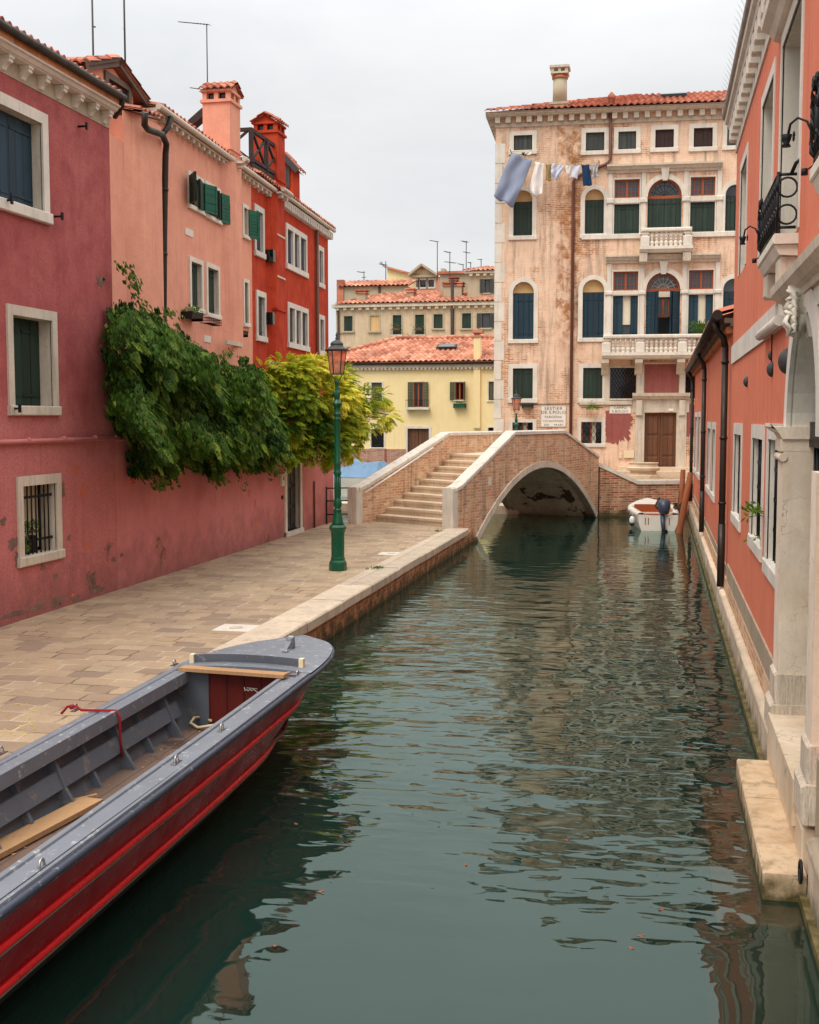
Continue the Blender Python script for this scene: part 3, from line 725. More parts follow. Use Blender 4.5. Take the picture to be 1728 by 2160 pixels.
def bare(F, parent, specs, mat, name='bare_patch', seed=1):
    for k, (x0, x1, y0, y1) in enumerate(specs):
        b = MB(); b.prism(F, blobpoly(F, x0, x1, y0, y1, seed+k), -.004, .0035); b.build(name, mat, parent)
def dentils(F, u0, u1, z0, z1, step, w, d0, d1, b=None):
    b = b or MB(); n = max(1, int((u1-u0)/step))
    for i in range(n):
        c = u0+(i+.5)*(u1-u0)/n; b.box(F, c-w/2, c+w/2, z0, z1, d0, d1*R.uniform(.94, 1.02))
    return b
def roof(name, parent, a, bq, c, d, mat, pitch=.2, course=.36, amp=.05, apexes=None):
    # barrel-tiled slope: eave a->b, ridge d->c (hips allowed); rows of half-round tiles with stepped courses
    a, bq, c, d = map(Vector, (a, bq, c, d)); L = (bq-a).length; n = int(L/pitch); nrm = (bq-a).cross(d-a).normalized()
    if nrm.z < 0: nrm = -nrm
    e = (bq-a).normalized(); SL = max(((d-a)-e*(d-a).dot(e)).length, ((c-bq)-e*(c-bq).dot(e)).length); k = max(2, int(SL/course))
    dd = (d-a).dot(e); cc = (c-a).dot(e); up = ((d-a)-e*dd)/k; mb = MB(); sub = 6
    for j in range(k):
        t0, t1 = j/k, (j+1)/k
        for i in range(n):
            uA = i*L/n
            lim = lambda u, t: min(max(u, dd*t), L+(cc-L)*t)
            if lim(uA, t0) != uA and lim(uA+L/n, t0) != uA+L/n: continue
            jit = R.uniform(-.008, .008); vs = []; uv = []
            for q, (t, lift) in enumerate(((t0, .022), (t1, 0.))):
                for s_ in range(sub+1):
                    u = lim(uA+(L/n)*s_/sub, t); ph = math.sin(PI*2*s_/sub-PI/2)*.5+.5
                    vs.append(a+e*u+up*(t*k)+nrm*(amp*ph+lift+jit)); uv.append((i+s_/sub*.98+.01, j+(.02 if q == 0 else .98)))
            for s_ in range(sub):
                mb.quad(vs[s_], vs[s_+1], vs[sub+1+s_+1], vs[sub+1+s_], 0, [uv[s_], uv[s_+1], uv[sub+2+s_], uv[sub+1+s_]], smooth=True)
                lo = -nrm*.03
                mb.quad(vs[s_]+lo, vs[s_+1]+lo, vs[s_+1], vs[s_], 0, [uv[s_], uv[s_+1], uv[s_+1], uv[s_]])
    mb.quad(a-nrm*.05, bq-nrm*.05, c-nrm*.05, d-nrm*.05)
    return mb.build(name, mat, parent)
def ridge(mb, p, q, r=.09, step=.35):
    p, q = Vector(p), Vector(q); n = max(1, int((q-p).length/step))
    for i in range(n):
        a = p+(q-p)*(i/n); b_ = p+(q-p)*((i+1.08)/n); mb.tube([a, b_], [r*1.08, r*.92], 8)
# ------------------------------------------------------------------ pink house and garden wall (left)
P = Fac((LX, 0), (0, 1))
PE = 16.88                                             # far corner of the pink house
root = thing('pink_house', (LX, 12, FZ), 'dark pink plaster house at the left edge with corbelled white cornice and barred ground window', 'house')
B = Bld(P, root)
u0, u1 = P.u(-15, 350), P.u(88, 350); z1, z0 = P.z(88, 262), P.z(86, 447)
B.win(u0, u1, z0, z1, fw=.15, rec=.2, fmat=M['stone'], mat=M['bblue'], pw=.3, sprot=.07)
u0, u1 = P.u(26, 760), P.u(109, 760); z1, z0 = P.z(26, 664), P.z(26, 856)
B.win(u0, u1, z0, z1, fw=.13, rec=.24, fmat=M['stoned'], mat=M['dgreen'], pw=.3)
u0, u1 = P.u(47, 1100), P.u(118, 1100); z1, z0 = P.z(47, 1026), P.z(47, 1176)
w3 = B.win(u0, u1, z0, z1, fw=.13, rec=.22, fmat=M['stoned'], fill='bars', grid=(8, (.2, .83)))
CURT = (u0, u1, z0, z1)
b = MB()
for i in range(7):
    c = u0+(u1-u0)*(.5+.07*i); b.box(P, c-.04, c+.03, z0+.05, z1-.02, -.262, -.245-.012*(i % 2))
b.build('curtain', M['blind'], w3)
ZF = 7.40
B.close([(4, FZ-.3), (PE, FZ-.3), (PE, ZF), (4, ZF)], M['pink'], 7., .24, M['stoned'])
b = MB(); b.box(P, 4, PE+.01, ZF, 7.62, -7, .012); fz = b.build('frieze', M['grey'], root)
for px, py in ((25, 122), (66, 150), (104, 170), (140, 190), (175, 212), (207, 228), (236, 245)):
    u = P.u(px, py, .15); b = MB(); w = .05
    pts = [(.012, 7.42), (.04, 7.43), (.06, 7.47), (.09, 7.50), (.14, 7.515), (.14, 7.60), (.012, 7.60)]
    n = len(pts); vs = [P.pt(u-w, z, d) for d, z in pts]+[P.pt(u+w, z, d) for d, z in pts]
    b.add(vs, [tuple(range(n)), tuple(range(2*n-1, n-1, -1))]+[(i, i+n, (i+1) % n+n, (i+1) % n) for i in range(n)])
    b.box(P, u-w-.01, u+w+.01, 7.56, 7.597, .013, .155); b.build('corbel', M['stone'], fz)
b = MB(); cu1 = P.u(262, 228, .30)
prof = [(.0, 7.602), (.15, 7.60), (.17, 7.615), (.19, 7.62), (.22, 7.66), (.25, 7.67), (.26, 7.69), (.0, 7.69)]
def sweep(b, F, ua, ub, prof, m=0):
    n = len(prof); vs = [F.pt(ua, z, d) for d, z in prof]+[F.pt(ub, z, d) for d, z in prof]
    return b.add(vs, [tuple(range(n)), tuple(range(2*n-1, n-1, -1))]+[(i, i+n, (i+1) % n+n, (i+1) % n) for i in range(n)], m)
sweep(b, P, 4, cu1, prof); b.build('cornice', M['stone'], root)
b = MB(); b.box(P, 4, cu1-.03, 7.693, 7.80, -.3, .235); b.build('eave_band', M['brickplain'], root)
g = MB(); g.tube([P.pt(4, 7.845, .28), P.pt(cu1+.05, 7.82, .28)], .055, 10); g.tube([P.pt(cu1, 7.84, .28), P.pt(cu1+.02, 7.7, .25), P.pt(cu1+.2, 7.6, .05)], .045, 8)
g.build('gutter', M['pipe'], root)
roof('roof', root, P.pt(4, 7.87, .29), P.pt(cu1, 7.84, .29), P.pt(cu1, 8.2, -3.6), P.pt(4, 8.25, -3.6), M['tilered'], .17, .36, .05)
b = MB(); b.tube([P.pt(4, 2.80, .045), P.pt(9, 2.79, .045), P.pt(13, 2.77, .045), P.pt(PE+1.05, 2.76, .045)], .032, 8)
for i in range(10): b.tube([P.pt(8.5+i*.95, 2.785, .045), P.pt(8.56+i*.95, 2.785, .045)], .038, 8)
each(b, 'conduit', M['pinkwall'], root)
b = MB()
for x, y in ((165, 267), (113, 457), (5, 423), (22, 862)):
    u, z = P.uz(x, y); b.tube([P.pt(u, z, 0), P.pt(u, z, .14)], .016, 6); b.box(P, u-.02, u+.02, z-.05, z+.05, .12, .145)
each(b, 'shutter_hook', M['iron'], root)
bare(P, root, ((15, 42, 1133, 1165), (30, 46, 1160, 1206), (124, 139, 1018, 1052), (84, 98, 1190, 1206), (141, 150, 1128, 1142), (0, 14, 1090, 1112), (110, 124, 1210, 1226)), M['barem'], seed=5)
bare(P, root, ((146, 168, 982, 1000), (168, 182, 1020, 1052), (178, 192, 1145, 1160)), M['bareo'], seed=40)
bare(P, root, ((200, 224, 578, 600), (216, 222, 582, 592), (2, 60, 1296, 1312), (60, 100, 1276, 1296), (100, 140, 1264, 1284)), M['barem'], seed=60)
# dormer on the roof behind the cornice
DX = Fac((-9.0, 0), (0, 1)); dr_ = bpy.data.objects.new('dormer', None)
ul, ur, um = DX.u(186, 180), DX.u(280, 180), DX.u(265, 118); zr = DX.z(265, 119); zl = DX.z(172, 143); zb = DX.z(245, 215)
um = (DX.u(172, 150)+DX.u(300, 178))/2; zr -= .2; 
ue0, ue1 = DX.u(172, 150), DX.u(300, 178); ze = (zl+DX.z(300, 179))/2-.12
b = MB()
w_ = [(ul, zb-1), (ur, zb-1), (ur, ze-.02), (um, zr-.14), (ul, ze-.02)]
hol = rectp(DX.u(226, 180), DX.u(268, 180), DX.z(245, 206), ze+.03)
b.wall(DX, w_, [hol], .1); b.box(DX, ul, ul+.05, zb-1, ze-.02, -2.4, -.002); b.box(DX, ur-.05, ur, zb-1, ze-.02, -2.4, -.002)
dm = b.build('dormer', M['salmon'], root)
b = MB(); h = hol; b.ring(DX, h, [(h[0][0]-.12, h[0][1]-.1), (h[1][0]+.12, h[1][1]-.1), (h[2][0]+.12, h[2][1]+.1), (h[3][0]-.12, h[3][1]+.1)], -.05, .04)
b.bar(DX.pt(ue0, ze-.02, .1), DX.pt(um, zr-.02, .1), .05, .16); b.bar(DX.pt(um, zr-.02, .1), DX.pt(ue1, ze-.02, .1), .05, .16)
b.build('timber_frame', M['gwood'], dm)
pane(DX, dm, h, -.06, M['dglass']); sash(DX, dm, h[0][0], h[1][0], h[0][1], h[2][1], -.055, M['dwood'], 2, grid=(4, 3))
for (ua, za), (ub, zb_) in (((ue0, ze), (um, zr)), ((ue1, ze), (um, zr))):
    roof('dormer_roof', dm, DX.pt(ua, za+.03, .16), DX.pt(ua, za+.03, -2.4), DX.pt(ub, zb_+.03, -2.4), DX.pt(ub, zb_+.03, .16), M['tilered'], .17, .3, .05)
bpy.data.objects.remove(dr_)

root = thing('garden_wall', (LX, 22, FZ), 'pink plastered garden wall along the walkway with a dark door beside the wisteria', 'wall')
B = Bld(P, root); GE = 29.35
u0, u1 = P.u(607, 1050), P.u(629, 1050)
dz1 = 2.52; u0, u1 = P.u(604, 1060), P.u(632, 1060)
inn = rectp(u0, u1, FZ+.10, dz1); B.hole(inn)
b = MB(); ip = [(u1, FZ), (u1, dz1), (u0, dz1), (u0, FZ)]; op = [(u1+.14, FZ), (u1+.14, dz1+.14), (u0-.14, dz1+.14), (u0-.14, FZ)]
b.ring(P, ip, op, -.02, .03, 0, closed=False); df = b.build('door_frame', M['stone'], root)
b = MB(); b.box(P, u0-.14, u1+.14, FZ-.1, FZ+.1, -.3, .07); b.build('threshold', M['stone'], df)
b = MB(); b.box(P, u0, u1, FZ+.1, dz1, -.14, -.10)
for k in range(4):
    za = FZ+.2+k*.48
    for s_ in (0, 1):
        ua = u0+.07+s_*(u1-u0)*.5; b.bevbox(P, ua, ua+(u1-u0)*.36, za, za+.4, -.102, -.08, .02)
dd = b.build('door', M['blackdoor'], root)
b = MB(); b.lathe([(.0, 0), (.03, .005), (.03, .02), (.0, .03)], tuple(P.pt(u0+.1, 1.45, -.08)), 8); b.build('handle', M['chrome'], dd)
B.close([(PE+.003, FZ-.3), (GE, FZ-.3), (GE, 2.72), (PE+.003, 2.78)], M['pinkwall'], .3, .16, M['stoned'])
b = MB(); b.box(P, PE+.01, GE+.02, 2.725, 2.80, -.34, .04); b.build('coping', M['stoned'], root)
b = MB(); b.tube([P.pt(P.u(661, 1060), FZ, .03), P.pt(P.u(661, 1060), 1.55, .03)], .022, 7); each(b, 'conduit', M['bpipe'], root)
u_, z_ = P.uz(591, 1013); u2, _ = P.uz(596.5, 1013)
b = MB(); b.bevbox(P, u_, u2, P.z(591, 1026), P.z(591, 1002), 0, .05); b.box(P, u_-.03, u2+.03, P.z(591, 1002), P.z(591, 1000), 0, .07); mb_ = b.build('intercom_panel', M['stone'], root)
b = MB(); b.box(P, u_+.07, u2-.07, P.z(593, 1013), P.z(593, 1006), .05, .056); b.build('grille', M['iron'], mb_)
b = MB(); u_, z_ = P.uz(595, 1049); b.bevbox(P, u_-.05, u_+.05, z_-.04, z_+.04, 0, .03); b.build('doorbell', M['iron'], root)
bare(P, root, ((535, 541, 1054, 1070), (522, 528, 1030, 1050), (536, 543, 1092, 1112), (588, 592, 1085, 1098), (150, 158, 1250, 1262)), M['bareo'], seed=80)
bare(P, root, ((252, 262, 1168, 1176), (234, 246, 1176, 1188), (150, 170, 1256, 1276), (190, 222, 1244, 1258)), M['barem'], seed=90)
# iron railing between the wall end and the bridge
fp = BF.pt(-1.3, 0, -2.88)
root = thing('railing', (-7.8, 29.0, FZ), 'three black iron rails closing the gap between the wall end and the bridge pillar', 'railing')
b = MB()
for z in (.66, 1.0, 1.32):
    b.tube([(LX+.02, 28.55, z), (fp.x-.02, fp.y+.02, z)], .017, 6)
b.build('rail', M['iron'], root)
b = MB(); b.tube([(LX+.04, 28.55, FZ), (LX+.04, 28.55, 1.36)], .02, 6); b.build('post', M['iron'], root)

# ------------------------------------------------------------------ salmon house and red house behind the garden wall
RD = (-.0559456, .9984338); RO = (-9.43, 33.)
F = Fac(RO, RD); F_SAL = F
S0, SB, SR, SE = -15.6, F.u(531, 500), F.u(531, 500), F.u(692.5, 600)
CT = 8.42                                               # cornice line
root = thing('salmon_house', (F.pt(-11, 0).x, F.pt(-11, 0).y, .4), 'salmon pink plaster house with green shutters, dark drainpipe and a square salmon chimney', 'house')
B = Bld(F, root)
a, b_, c, d = F.rect(399, 425, 371, 431); B.win(a, b_, c, d, fw=.09, rec=.14, fill='glass', leaves=2, mat=M['blind'], pmat=M['dglass'])
wo_ = bpy.data.objects[-1] if False else None
U1 = (a, b_, c, d)
a, b_, c, d = F.rect(434, 461, 391, 451); B.win(a, b_, c, d, fw=.09, rec=.14, fill='glass', leaves=2, mat=M['wood'], pmat=M['dglass'])
U2 = (a, b_, c, d)
a, b_, c, d = F.rect(402, 424, 551, 647); B.win(a, b_, c, d, fw=.09, rec=.14, mat=M['dgreen'], leaves=2)
a, b_, c, d = F.rect(437, 459, 563, 660); B.win(a, b_, c, d, fw=.09, rec=.14, mat=M['dgreen'], leaves=2)
a, b_, c, d = F.rect(513, 521, 437, 495); B.win(a, b_, c, d, fw=.08, rec=.12, fill='glass', leaves=1, mat=M['wood'], pmat=M['dglass'])
U3 = (a, b_, c, d)
a, b_, c, d = F.rect(514.5, 522, 595, 682); B.win(a, b_, c, d, fw=.08, rec=.09, mat=M['greyshut'], leaves=1)
SA = F.u(330, 240); B.close([(S0, .2), (SB, .2), (SB, CT-.12), (SA, CT-.12), (SA, CT-.3), (F.u(266, 400), CT-.42), (F.u(266, 400), 7.55), (S0, 7.55)], M['salmon'], 6., .18, M['stoned'])
wins = [o for o in bpy.data.objects if o.name.startswith('window') and o.parent == root]
def near(o, q): return abs(sum(v.co.z for v in o.data.vertices)/len(o.data.vertices)-(q[2]+q[3])/2) < .5 and True
def winat(q):
    c = F.pt((q[0]+q[1])/2, (q[2]+q[3])/2)
    return min(wins, key=lambda o: (sum((v.co for v in o.data.vertices), Vector())/len(o.data.vertices)-c).length)
openleaf(F, winat(U1), U1[0]-.02, U1[2], U1[3], .42, 148, M['dgreen'], side=1)
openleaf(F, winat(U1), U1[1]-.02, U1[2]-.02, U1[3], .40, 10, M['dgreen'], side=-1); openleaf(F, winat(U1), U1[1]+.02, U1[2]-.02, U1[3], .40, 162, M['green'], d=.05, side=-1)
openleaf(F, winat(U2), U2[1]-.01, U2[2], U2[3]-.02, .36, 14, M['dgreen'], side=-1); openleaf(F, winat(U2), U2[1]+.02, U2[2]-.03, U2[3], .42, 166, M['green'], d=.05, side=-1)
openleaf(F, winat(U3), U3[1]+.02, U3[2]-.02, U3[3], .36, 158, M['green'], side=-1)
# chimney breasts standing out of the facade
def breast(b, ua, ub, z0, z1, d, ch=.2):
    n = 6; pts = []
    for i in range(n+1): t = i/n; pts.append((ua+ch*t, d*math.sin(PI/2*t)))
    pts.append((ub, d)); pts.append((ub, -.01)); pts.insert(0, (ua, -.01)); k = len(pts)
    vs = [F.pt(u, z0, q) for u, q in pts]+[F.pt(u, z1, q) for u, q in pts]
    b.add(vs, [(i, i+1, k+i+1, k+i) for i in range(k-1)]+[tuple(range(k, 2*k))])
ba, bb = F.u(262, 400), F.u(342, 400, .2)
roof('breast_roof', root, F.pt(ba, CT-.36, .27), F.pt(bb-.02, CT-.22, .27), F.pt(bb-.02, CT-.05, -.35), F.pt(ba, CT-.2, -.35), M['tilered'], .18, .3, .04)
b = MB(); breast(b, ba, bb-.05, .2, CT-.36, .22, .5); breast(b, F.u(467, 500), F.u(511, 500, .24), .2, CT-.05, .24, .4)
br_ = b.build('chimney_breast', M['salmon'], root)
b = MB(); b.box(F, F.u(480, 725, .26), F.u(512, 725, .26), F.z(480, 731), F.z(480, 723), .2, .262); each(b, 'ledge', M['stoned'], br_)
# eaves: gutter on little stone brackets
g = MB(); dn = MB()
def eave(ua, ub, d, z):
    g.tube([F.pt(ua, z, d+.17), F.pt(ub, z, d+.17)], .055, 8)
    dn.box(F, ua, ub, z-.09, z-.055, d, d+.13); dentils(F, ua, ub, z-.17, z-.09, .3, .10, d, d+.12, dn)
c1a, c1b = F.u(466, 335), F.u(511, 345, .3)
eave(bb-.02, c1a+.32, 0, CT); eave(c1a+.3, c1b+.02, .24, CT+.02); eave(c1b+.02, SB, 0, CT)
dn.build('cornice', M['stoned'], root); g.build('gutter', M['gutter'], root)
b = MB(); b.box(F, SA, SB, CT-.12, CT+.07, -5.5, .02); b.build('parapet', M['stoned'], root)
roof('roof', root, F.pt(SA, CT+.08, .12), F.pt(SB-.02, CT+.08, .12), F.pt(SB-.02, CT+1.0, -3.4), F.pt(SA+.8, CT+1.0, -3.4), M['tilered'], .2, .36, .055)
b = MB(); up_ = F.u(343, 300)
b.tube([F.pt(ba-.05, CT-.42, .4), F.pt(ba+.02, CT-.6, .36), F.pt(ba+.25, CT-.62, .33), F.pt(bb-.3, CT-.55, .33), F.pt(bb+.06, CT-.62, .27), F.pt(bb+.09, CT-.8, .24), F.pt(bb+.09, 6.2, .19), F.pt(bb+.09, .5, .06)], .055, 9)
b.tube([F.pt(bb+.5, CT-.06, .2), F.pt(bb+.42, CT-.25, .18), F.pt(bb+.1, CT-.52, .12)], .05, 8)
for z, dd_ in ((7., .215), (5.9, .18)): b.tube([F.pt(bb+.09, z, dd_), F.pt(bb+.09, z+.05, dd_)], .068, 9)
each(b, 'drainpipe', M['pipe'], root)
b = MB()
for x, y, w, hh in ((397, 486, 17, 8), (437, 713, 14, 4)):
    a, z = F.uz(x-7, y); a2, _ = F.uz(x+w-7, y); b.box(F, a, a2, z-.07, z+.06, .0, .012)
each(b, 'stone_plaque', M['stone'], root)
def vented_chimney(name, parent, x0, x1, y0, y1, z0, z1, mat, ridge_axis, capmat, rise=.3):
    b = MB(); b.wbox(x0, x1, y0, y1, z0, z1)
    for zz in (z0+(z1-z0)*.28, z0+(z1-z0)*.16): b.wbox(x0-.03, x1+.03, y0-.03, y1+.03, zz, zz+.05)
    b.wbox(x0-.04, x1+.04, y0-.04, y1+.04, z1, z1+.06)
    o = b.build(name, mat, parent); h = .15; z2 = z1+.06
    b = MB(); p = .09
    for xs in (x0, (x0+x1)/2-p/2, x1-p):
        for ys in (y0, (y0+y1)/2-p/2, y1-p):
            if xs == (x0+x1)/2-p/2 and ys == (y0+y1)/2-p/2: continue
            b.wbox(xs, xs+p, ys, ys+p, z2, z2+h)
    b.wbox(x0+.1, x1-.1, y0+.1, y1-.1, z2, z2+h*.98, 1); b.wbox(x0-.03, x1+.03, y0-.03, y1+.03, z2+h, z2+h+.05)
    b.build('vent', [mat, M['dglass']], o); z3 = z2+h+.05; e = .07; xm, ym = (x0+x1)/2, (y0+y1)/2
    b = MB()
    if ridge_axis == 'x':
        b.add([(x0, y0, z3), (x1, y0, z3), (x1, y1, z3), (x0, y1, z3), (x0, ym, z3+rise-.04), (x1, ym, z3+rise-.04)], [(1, 2, 5), (3, 0, 4), (0, 1, 5, 4), (2, 3, 4, 5)])
        b.build('gable', mat, o)
        roof('chimney_roof', o, (x0-e, y0-e, z3), (x1+e, y0-e, z3), (x1+e, ym, z3+rise), (x0-e, ym, z3+rise), M['tilered'], .13, .3, .045)
        roof('chimney_roof', o, (x1+e, y1+e, z3), (x0-e, y1+e, z3), (x0-e, ym, z3+rise), (x1+e, ym, z3+rise), M['tilered'], .13, .3, .045)
    else:
        b.add([(x0, y0, z3), (x1, y0, z3), (x1, y1, z3), (x0, y1, z3), (xm, y0, z3+rise-.04), (xm, y1, z3+rise-.04)], [(0, 1, 4), (2, 3, 5), (1, 2, 5, 4), (3, 0, 4, 5)])
        b.build('gable', mat, o)
        roof('chimney_roof', o, (x1+e, y0-e, z3), (x1+e, y1+e, z3), (xm, y1+e, z3+rise), (xm, y0-e, z3+rise), M['tilered'], .13, .3, .045)
        roof('chimney_roof', o, (x0-e, y1+e, z3), (x0-e, y0-e, z3), (xm, y0-e, z3+rise), (xm, y1+e, z3+rise), M['tilered'], .13, .3, .045)
    return o
# salmon chimney: front corner seen at px (486,325)
def corner(x, y, d): u, z = F.uz(x, y, d); p = F.pt(u, z, d); return p
pc = corner(486, 322, .1)
vented_chimney('chimney', root, pc.x-.60, pc.x, pc.y, pc.y+.62, CT-.15, onY(486, 214, pc.y).z, M['salmon'], 'x', None, .21)
# dark timber roof edge behind the chimney
p1, p2 = onY(398, 250, pc.y+3), onY(434, 249, pc.y+3)
b = MB(); q0 = onY(392, 275, pc.y+2.5); q1 = onY(436, 236, pc.y+2.5); b.bar(q0, q1, .3, .16); b.build('roof_edge', M['dwood'], root)

root = thing('red_house', (F.pt(-3, 0).x, F.pt(-3, 0).y, .4), 'deep red plaster house with white window frames, dentilled eaves and a red vented chimney', 'house')
B = Bld(F, root)
for q, mm, k in (((539, 553, 443, 528), 'navy', 1), ((543, 557, 624, 708), 'greyshut', 1), ((672, 680, 527, 596), 'navy', 1), ((674, 682, 673, 740), 'greyshut', 1)):
    a, b_, c, d = F.rect(*q); B.win(a, b_, c, d, fw=.13, rec=.115, fmat=M['stonew'], mat=M[mm], leaves=k)
def triple(q, mm):
    a, b_, c, d = F.rect(*q); w = (b_-a)/3; m_ = .16
    inn = []
    for i in range(3): B.hole(rectp(a+i*w+(m_/2 if i else 0), a+(i+1)*w-(m_/2 if i < 2 else 0), c, d))
    b = MB(); ip = [(b_, c), (b_, d), (a, d), (a, c)]; op = [(b_+.13, c), (b_+.13, d+.13), (a-.13, d+.13), (a-.13, c)]
    b.ring(F, ip, op, -.012, .03, 0, closed=False); b.box(F, a-.16, b_+.16, c-.13, c+.004, -.1, .06)
    for i in (1, 2): b.box(F, a+i*w-m_/2-.004, a+i*w+m_/2+.004, c, d, -.12, .025)
    o = b.build('window', M['stonew'], root)
    for i in range(3):
        l, r_ = a+i*w+(m_/2 if i else 0), a+(i+1)*w-(m_/2 if i < 2 else 0); shutter(F, o, l, r_, c, d, -.04, M[mm], .18)
    pane(F, o, rectp(a-.02, b_+.02, c-.02, d+.02), -.13, M['dglass'])
triple((605, 644, 482, 556), 'navy'); triple((609, 647, 648, 722), 'greyshut')
B.close([(SB+.004, .2), (SE, .2), (SE, CT-.12), (SB+.004, CT-.12)], M['red'], 6., .13, M['stonew'])
b = MB(); ga, gb = F.u(562, 560), F.u(601, 560, .2)
breast(b, ga, gb, .2, CT-.05, .2, .3); br_ = b.build('chimney_breast', M['red'], root)
b = MB()
for (y0_, y1_) in ((501, 505), (587, 591)): b.box(F, ga+.25, gb+.012, F.z(600, y1_, .2), F.z(600, y0_, .2), .15, .215)
each(b, 'ledge', M['stoned'], br_)
b = MB(); b.box(F, ga+.1, gb+.01, F.z(600, 655, .2)-.05, F.z(600, 655, .2), .1, .23); b.build('moulding', M['red'], br_)
g = MB(); dn = MB(); g0 = SB+.004
eave(g0, ga+.22, 0, CT); eave(ga+.2, gb+.04, .2, CT+.02)
g.tube([F.pt(gb+.06, CT+.06, .17), F.pt(SE+.12, CT+.06, .17)], .05, 8); dn.box(F, gb+.06, SE+.1, CT-.06, CT, 0, .13); dentils(F, gb+.06, SE+.08, CT-.2, CT-.06, .2, .09, 0, .15, dn)
dn.build('cornice', M['stonew'], root); g.build('gutter', M['gutter'], root)
b = MB(); b.box(F, g0, SE, CT-.12, CT+.07, -5.5, .02); b.build('parapet', M['red'], root)
roof('roof', root, F.pt(g0, CT+.1, .2), F.pt(SE+.14, CT+.1, .2), F.pt(SE+.14, CT+1.0, -3.4), F.pt(g0, CT+1.0, -3.4), M['tilered'], .2, .36, .055)
b = MB(); u_ = F.u(664.5, 600); b.tube([F.pt(u_, CT-.1, .07), F.pt(u_, .5, .07)], .05, 8); each(b, 'drainpipe', M['bpipe'], root)
b = MB()
for x, y in ((571, 540), (570, 672)):
    u_, z_ = F.uz(x, y, .1); b.box(F, u_-.1, u_+.1, z_-.14, z_+.14, .0, .19)
each(b, 'vent_opening', M['dglass'], root)
b = MB(); u_, z_ = F.uz(577, 772, .2); b.box(F, u_-.35, u_+.4, z_-.12, z_+.1, .19, .22); b.build('white_panel', M['stonew'], root)
pc = corner(585, 388, .1)
vented_chimney('chimney', root, pc.x-.58, pc.x, pc.y, pc.y+.62, CT-.1, onY(585, 279, pc.y).z, M['red'], 'y', None, .22)
# roof terrace of dark timber between the two chimneys
yb = pc.y-1.6; A = onY(509, 350, yb); Bq = onY(530, 350, yb); zt, zb_ = onY(530, 270, yb).z, onY(530, 338, yb).z
x0, x1 = onY(500, 300, yb).x, onY(530, 300, yb).x; y2 = yb+2.1
b = MB(); b.wbox(x0-.8, x1+.02, yb-.02, y2, zb_-.16, zb_-.04)
for x, y in ((x0-.6, yb), (x1, yb), (x1, (yb+y2)/2), (x1, y2)): b.bar((x, y, zb_-.05), (x, y, zt), .09, .09)
for zz in (zb_+.03, zt-.03):
    b.bar((x0-.6, yb, zz), (x1, yb, zz), .07, .08); b.bar((x1, yb, zz), (x1, y2, zz), .07, .08)
for ya, yb2 in ((yb, (yb+y2)/2), ((yb+y2)/2, y2)):
    b.bar((x1, ya, zb_), (x1, yb2, zt), .05, .05); b.bar((x1, ya, zt), (x1, yb2, zb_), .05, .05)
b.bar((x0-.6, yb, zb_), (x1, yb, zt), .05, .05); b.bar((x0-.6, yb, zt), (x1, yb, zb_), .05, .05)
tr_ = b.build('roof_terrace', M['dwood'], root)
b = MB()
for x, y in ((x1-.1, yb+.2), (x1-.1, y2-.5)): b.wbox(x-.16, x+.16, y-.16, y+.16, CT-.2, zb_-.16)
each(b, 'brick_pier', M['bbrick'], tr_)
# red roof dormer right of the chimney
yd = pc.y+2.6; q0 = onY(602, 400, yd); q1 = onY(622, 400, yd); zt_ = onY(612, 322, yd).z; xa, xb = q0.x-.5, q1.x-.05
b = MB(); b.wbox(xa, xb, yd, yd+.6, CT-.1, zt_-.35); b.add([(xa, yd, zt_-.35), (xb, yd, zt_-.35), ((xa+xb)/2, yd, zt_), (xa, yd+.6, zt_-.35), (xb, yd+.6, zt_-.35), ((xa+xb)/2, yd+.6, zt_)], [(0, 1, 2), (5, 4, 3)])
dm = b.build('dormer', M['red'], root); YD2 = yd+.6
b = MB(); xm = (xa+xb)/2; b.bar((xb+.16, yd-.12, zt_-.5), (xm, yd-.12, zt_+.06), .06, .14); b.bar((xa-.16, yd-.12, zt_-.5), (xm, yd-.12, zt_+.06), .06, .14)
b.build('bargeboard', M['lampcap'], dm)
for sg, xe in ((1, xb+.16), (-1, xa-.16)):
    p_ = [(xe, yd-.12, zt_-.46), (xe, yd+.6, zt_-.46), (xm, yd+.6, zt_+.1), (xm, yd-.12, zt_+.1)]
    roof('dormer_roof', dm, *p_, M['tilered'], .19, .3, .05)
b = MB(); zs0, zs1 = onY(607, 396, yd).z, onY(607, 350, yd).z; b.wbox(onY(603, 380, yd).x, onY(612, 380, yd).x, yd-.04, yd-.005, zs0, zs1); b.build('shutter', M['greyshut'], dm)
# ------------------------------------------------------------------ bridge
BW = 2.95; SC, SH, SM, AZ = 4.15, 4.12, 8.47, 1.70          # arch centre and half span along the face, right end, crown
az = lambda s: AZ*max(0., 1-((s-SC)/SH)**2)
root = thing('bridge', tuple(BF.pt(4, 0, -1.4)), 'humped red brick bridge with white copings, stone steps and a single arch', 'bridge')
NA = 28
arcp = [(SC-SH+2*SH*i/NA, az(SC-SH+2*SH*i/NA)) for i in range(NA+1)]
def face(d0, prof, name):
    # brick side wall: outline with the arch cut from its foot
    b = MB(); poly = [(-1.25, -1.5), (SC-SH, -1.5)]+arcp+[(SC+SH, -1.5), (SM, -1.5)]+prof[::-1]
    b.prism(BF, poly, d0-.25, d0); return b.build(name, M['bbrick'], root)
topn = [(-1.2, 1.30), (-.9, 1.36), (2.2, 2.63), (5.7, 2.63), (SM, 1.83)]
topf = [(-1.25, 1.24), (-.9, 1.30), (3.6, 2.57), (7.1, 2.57), (SM, 2.0)]
face(0., topn, 'parapet'); face(-BW+.25, topf, 'parapet')
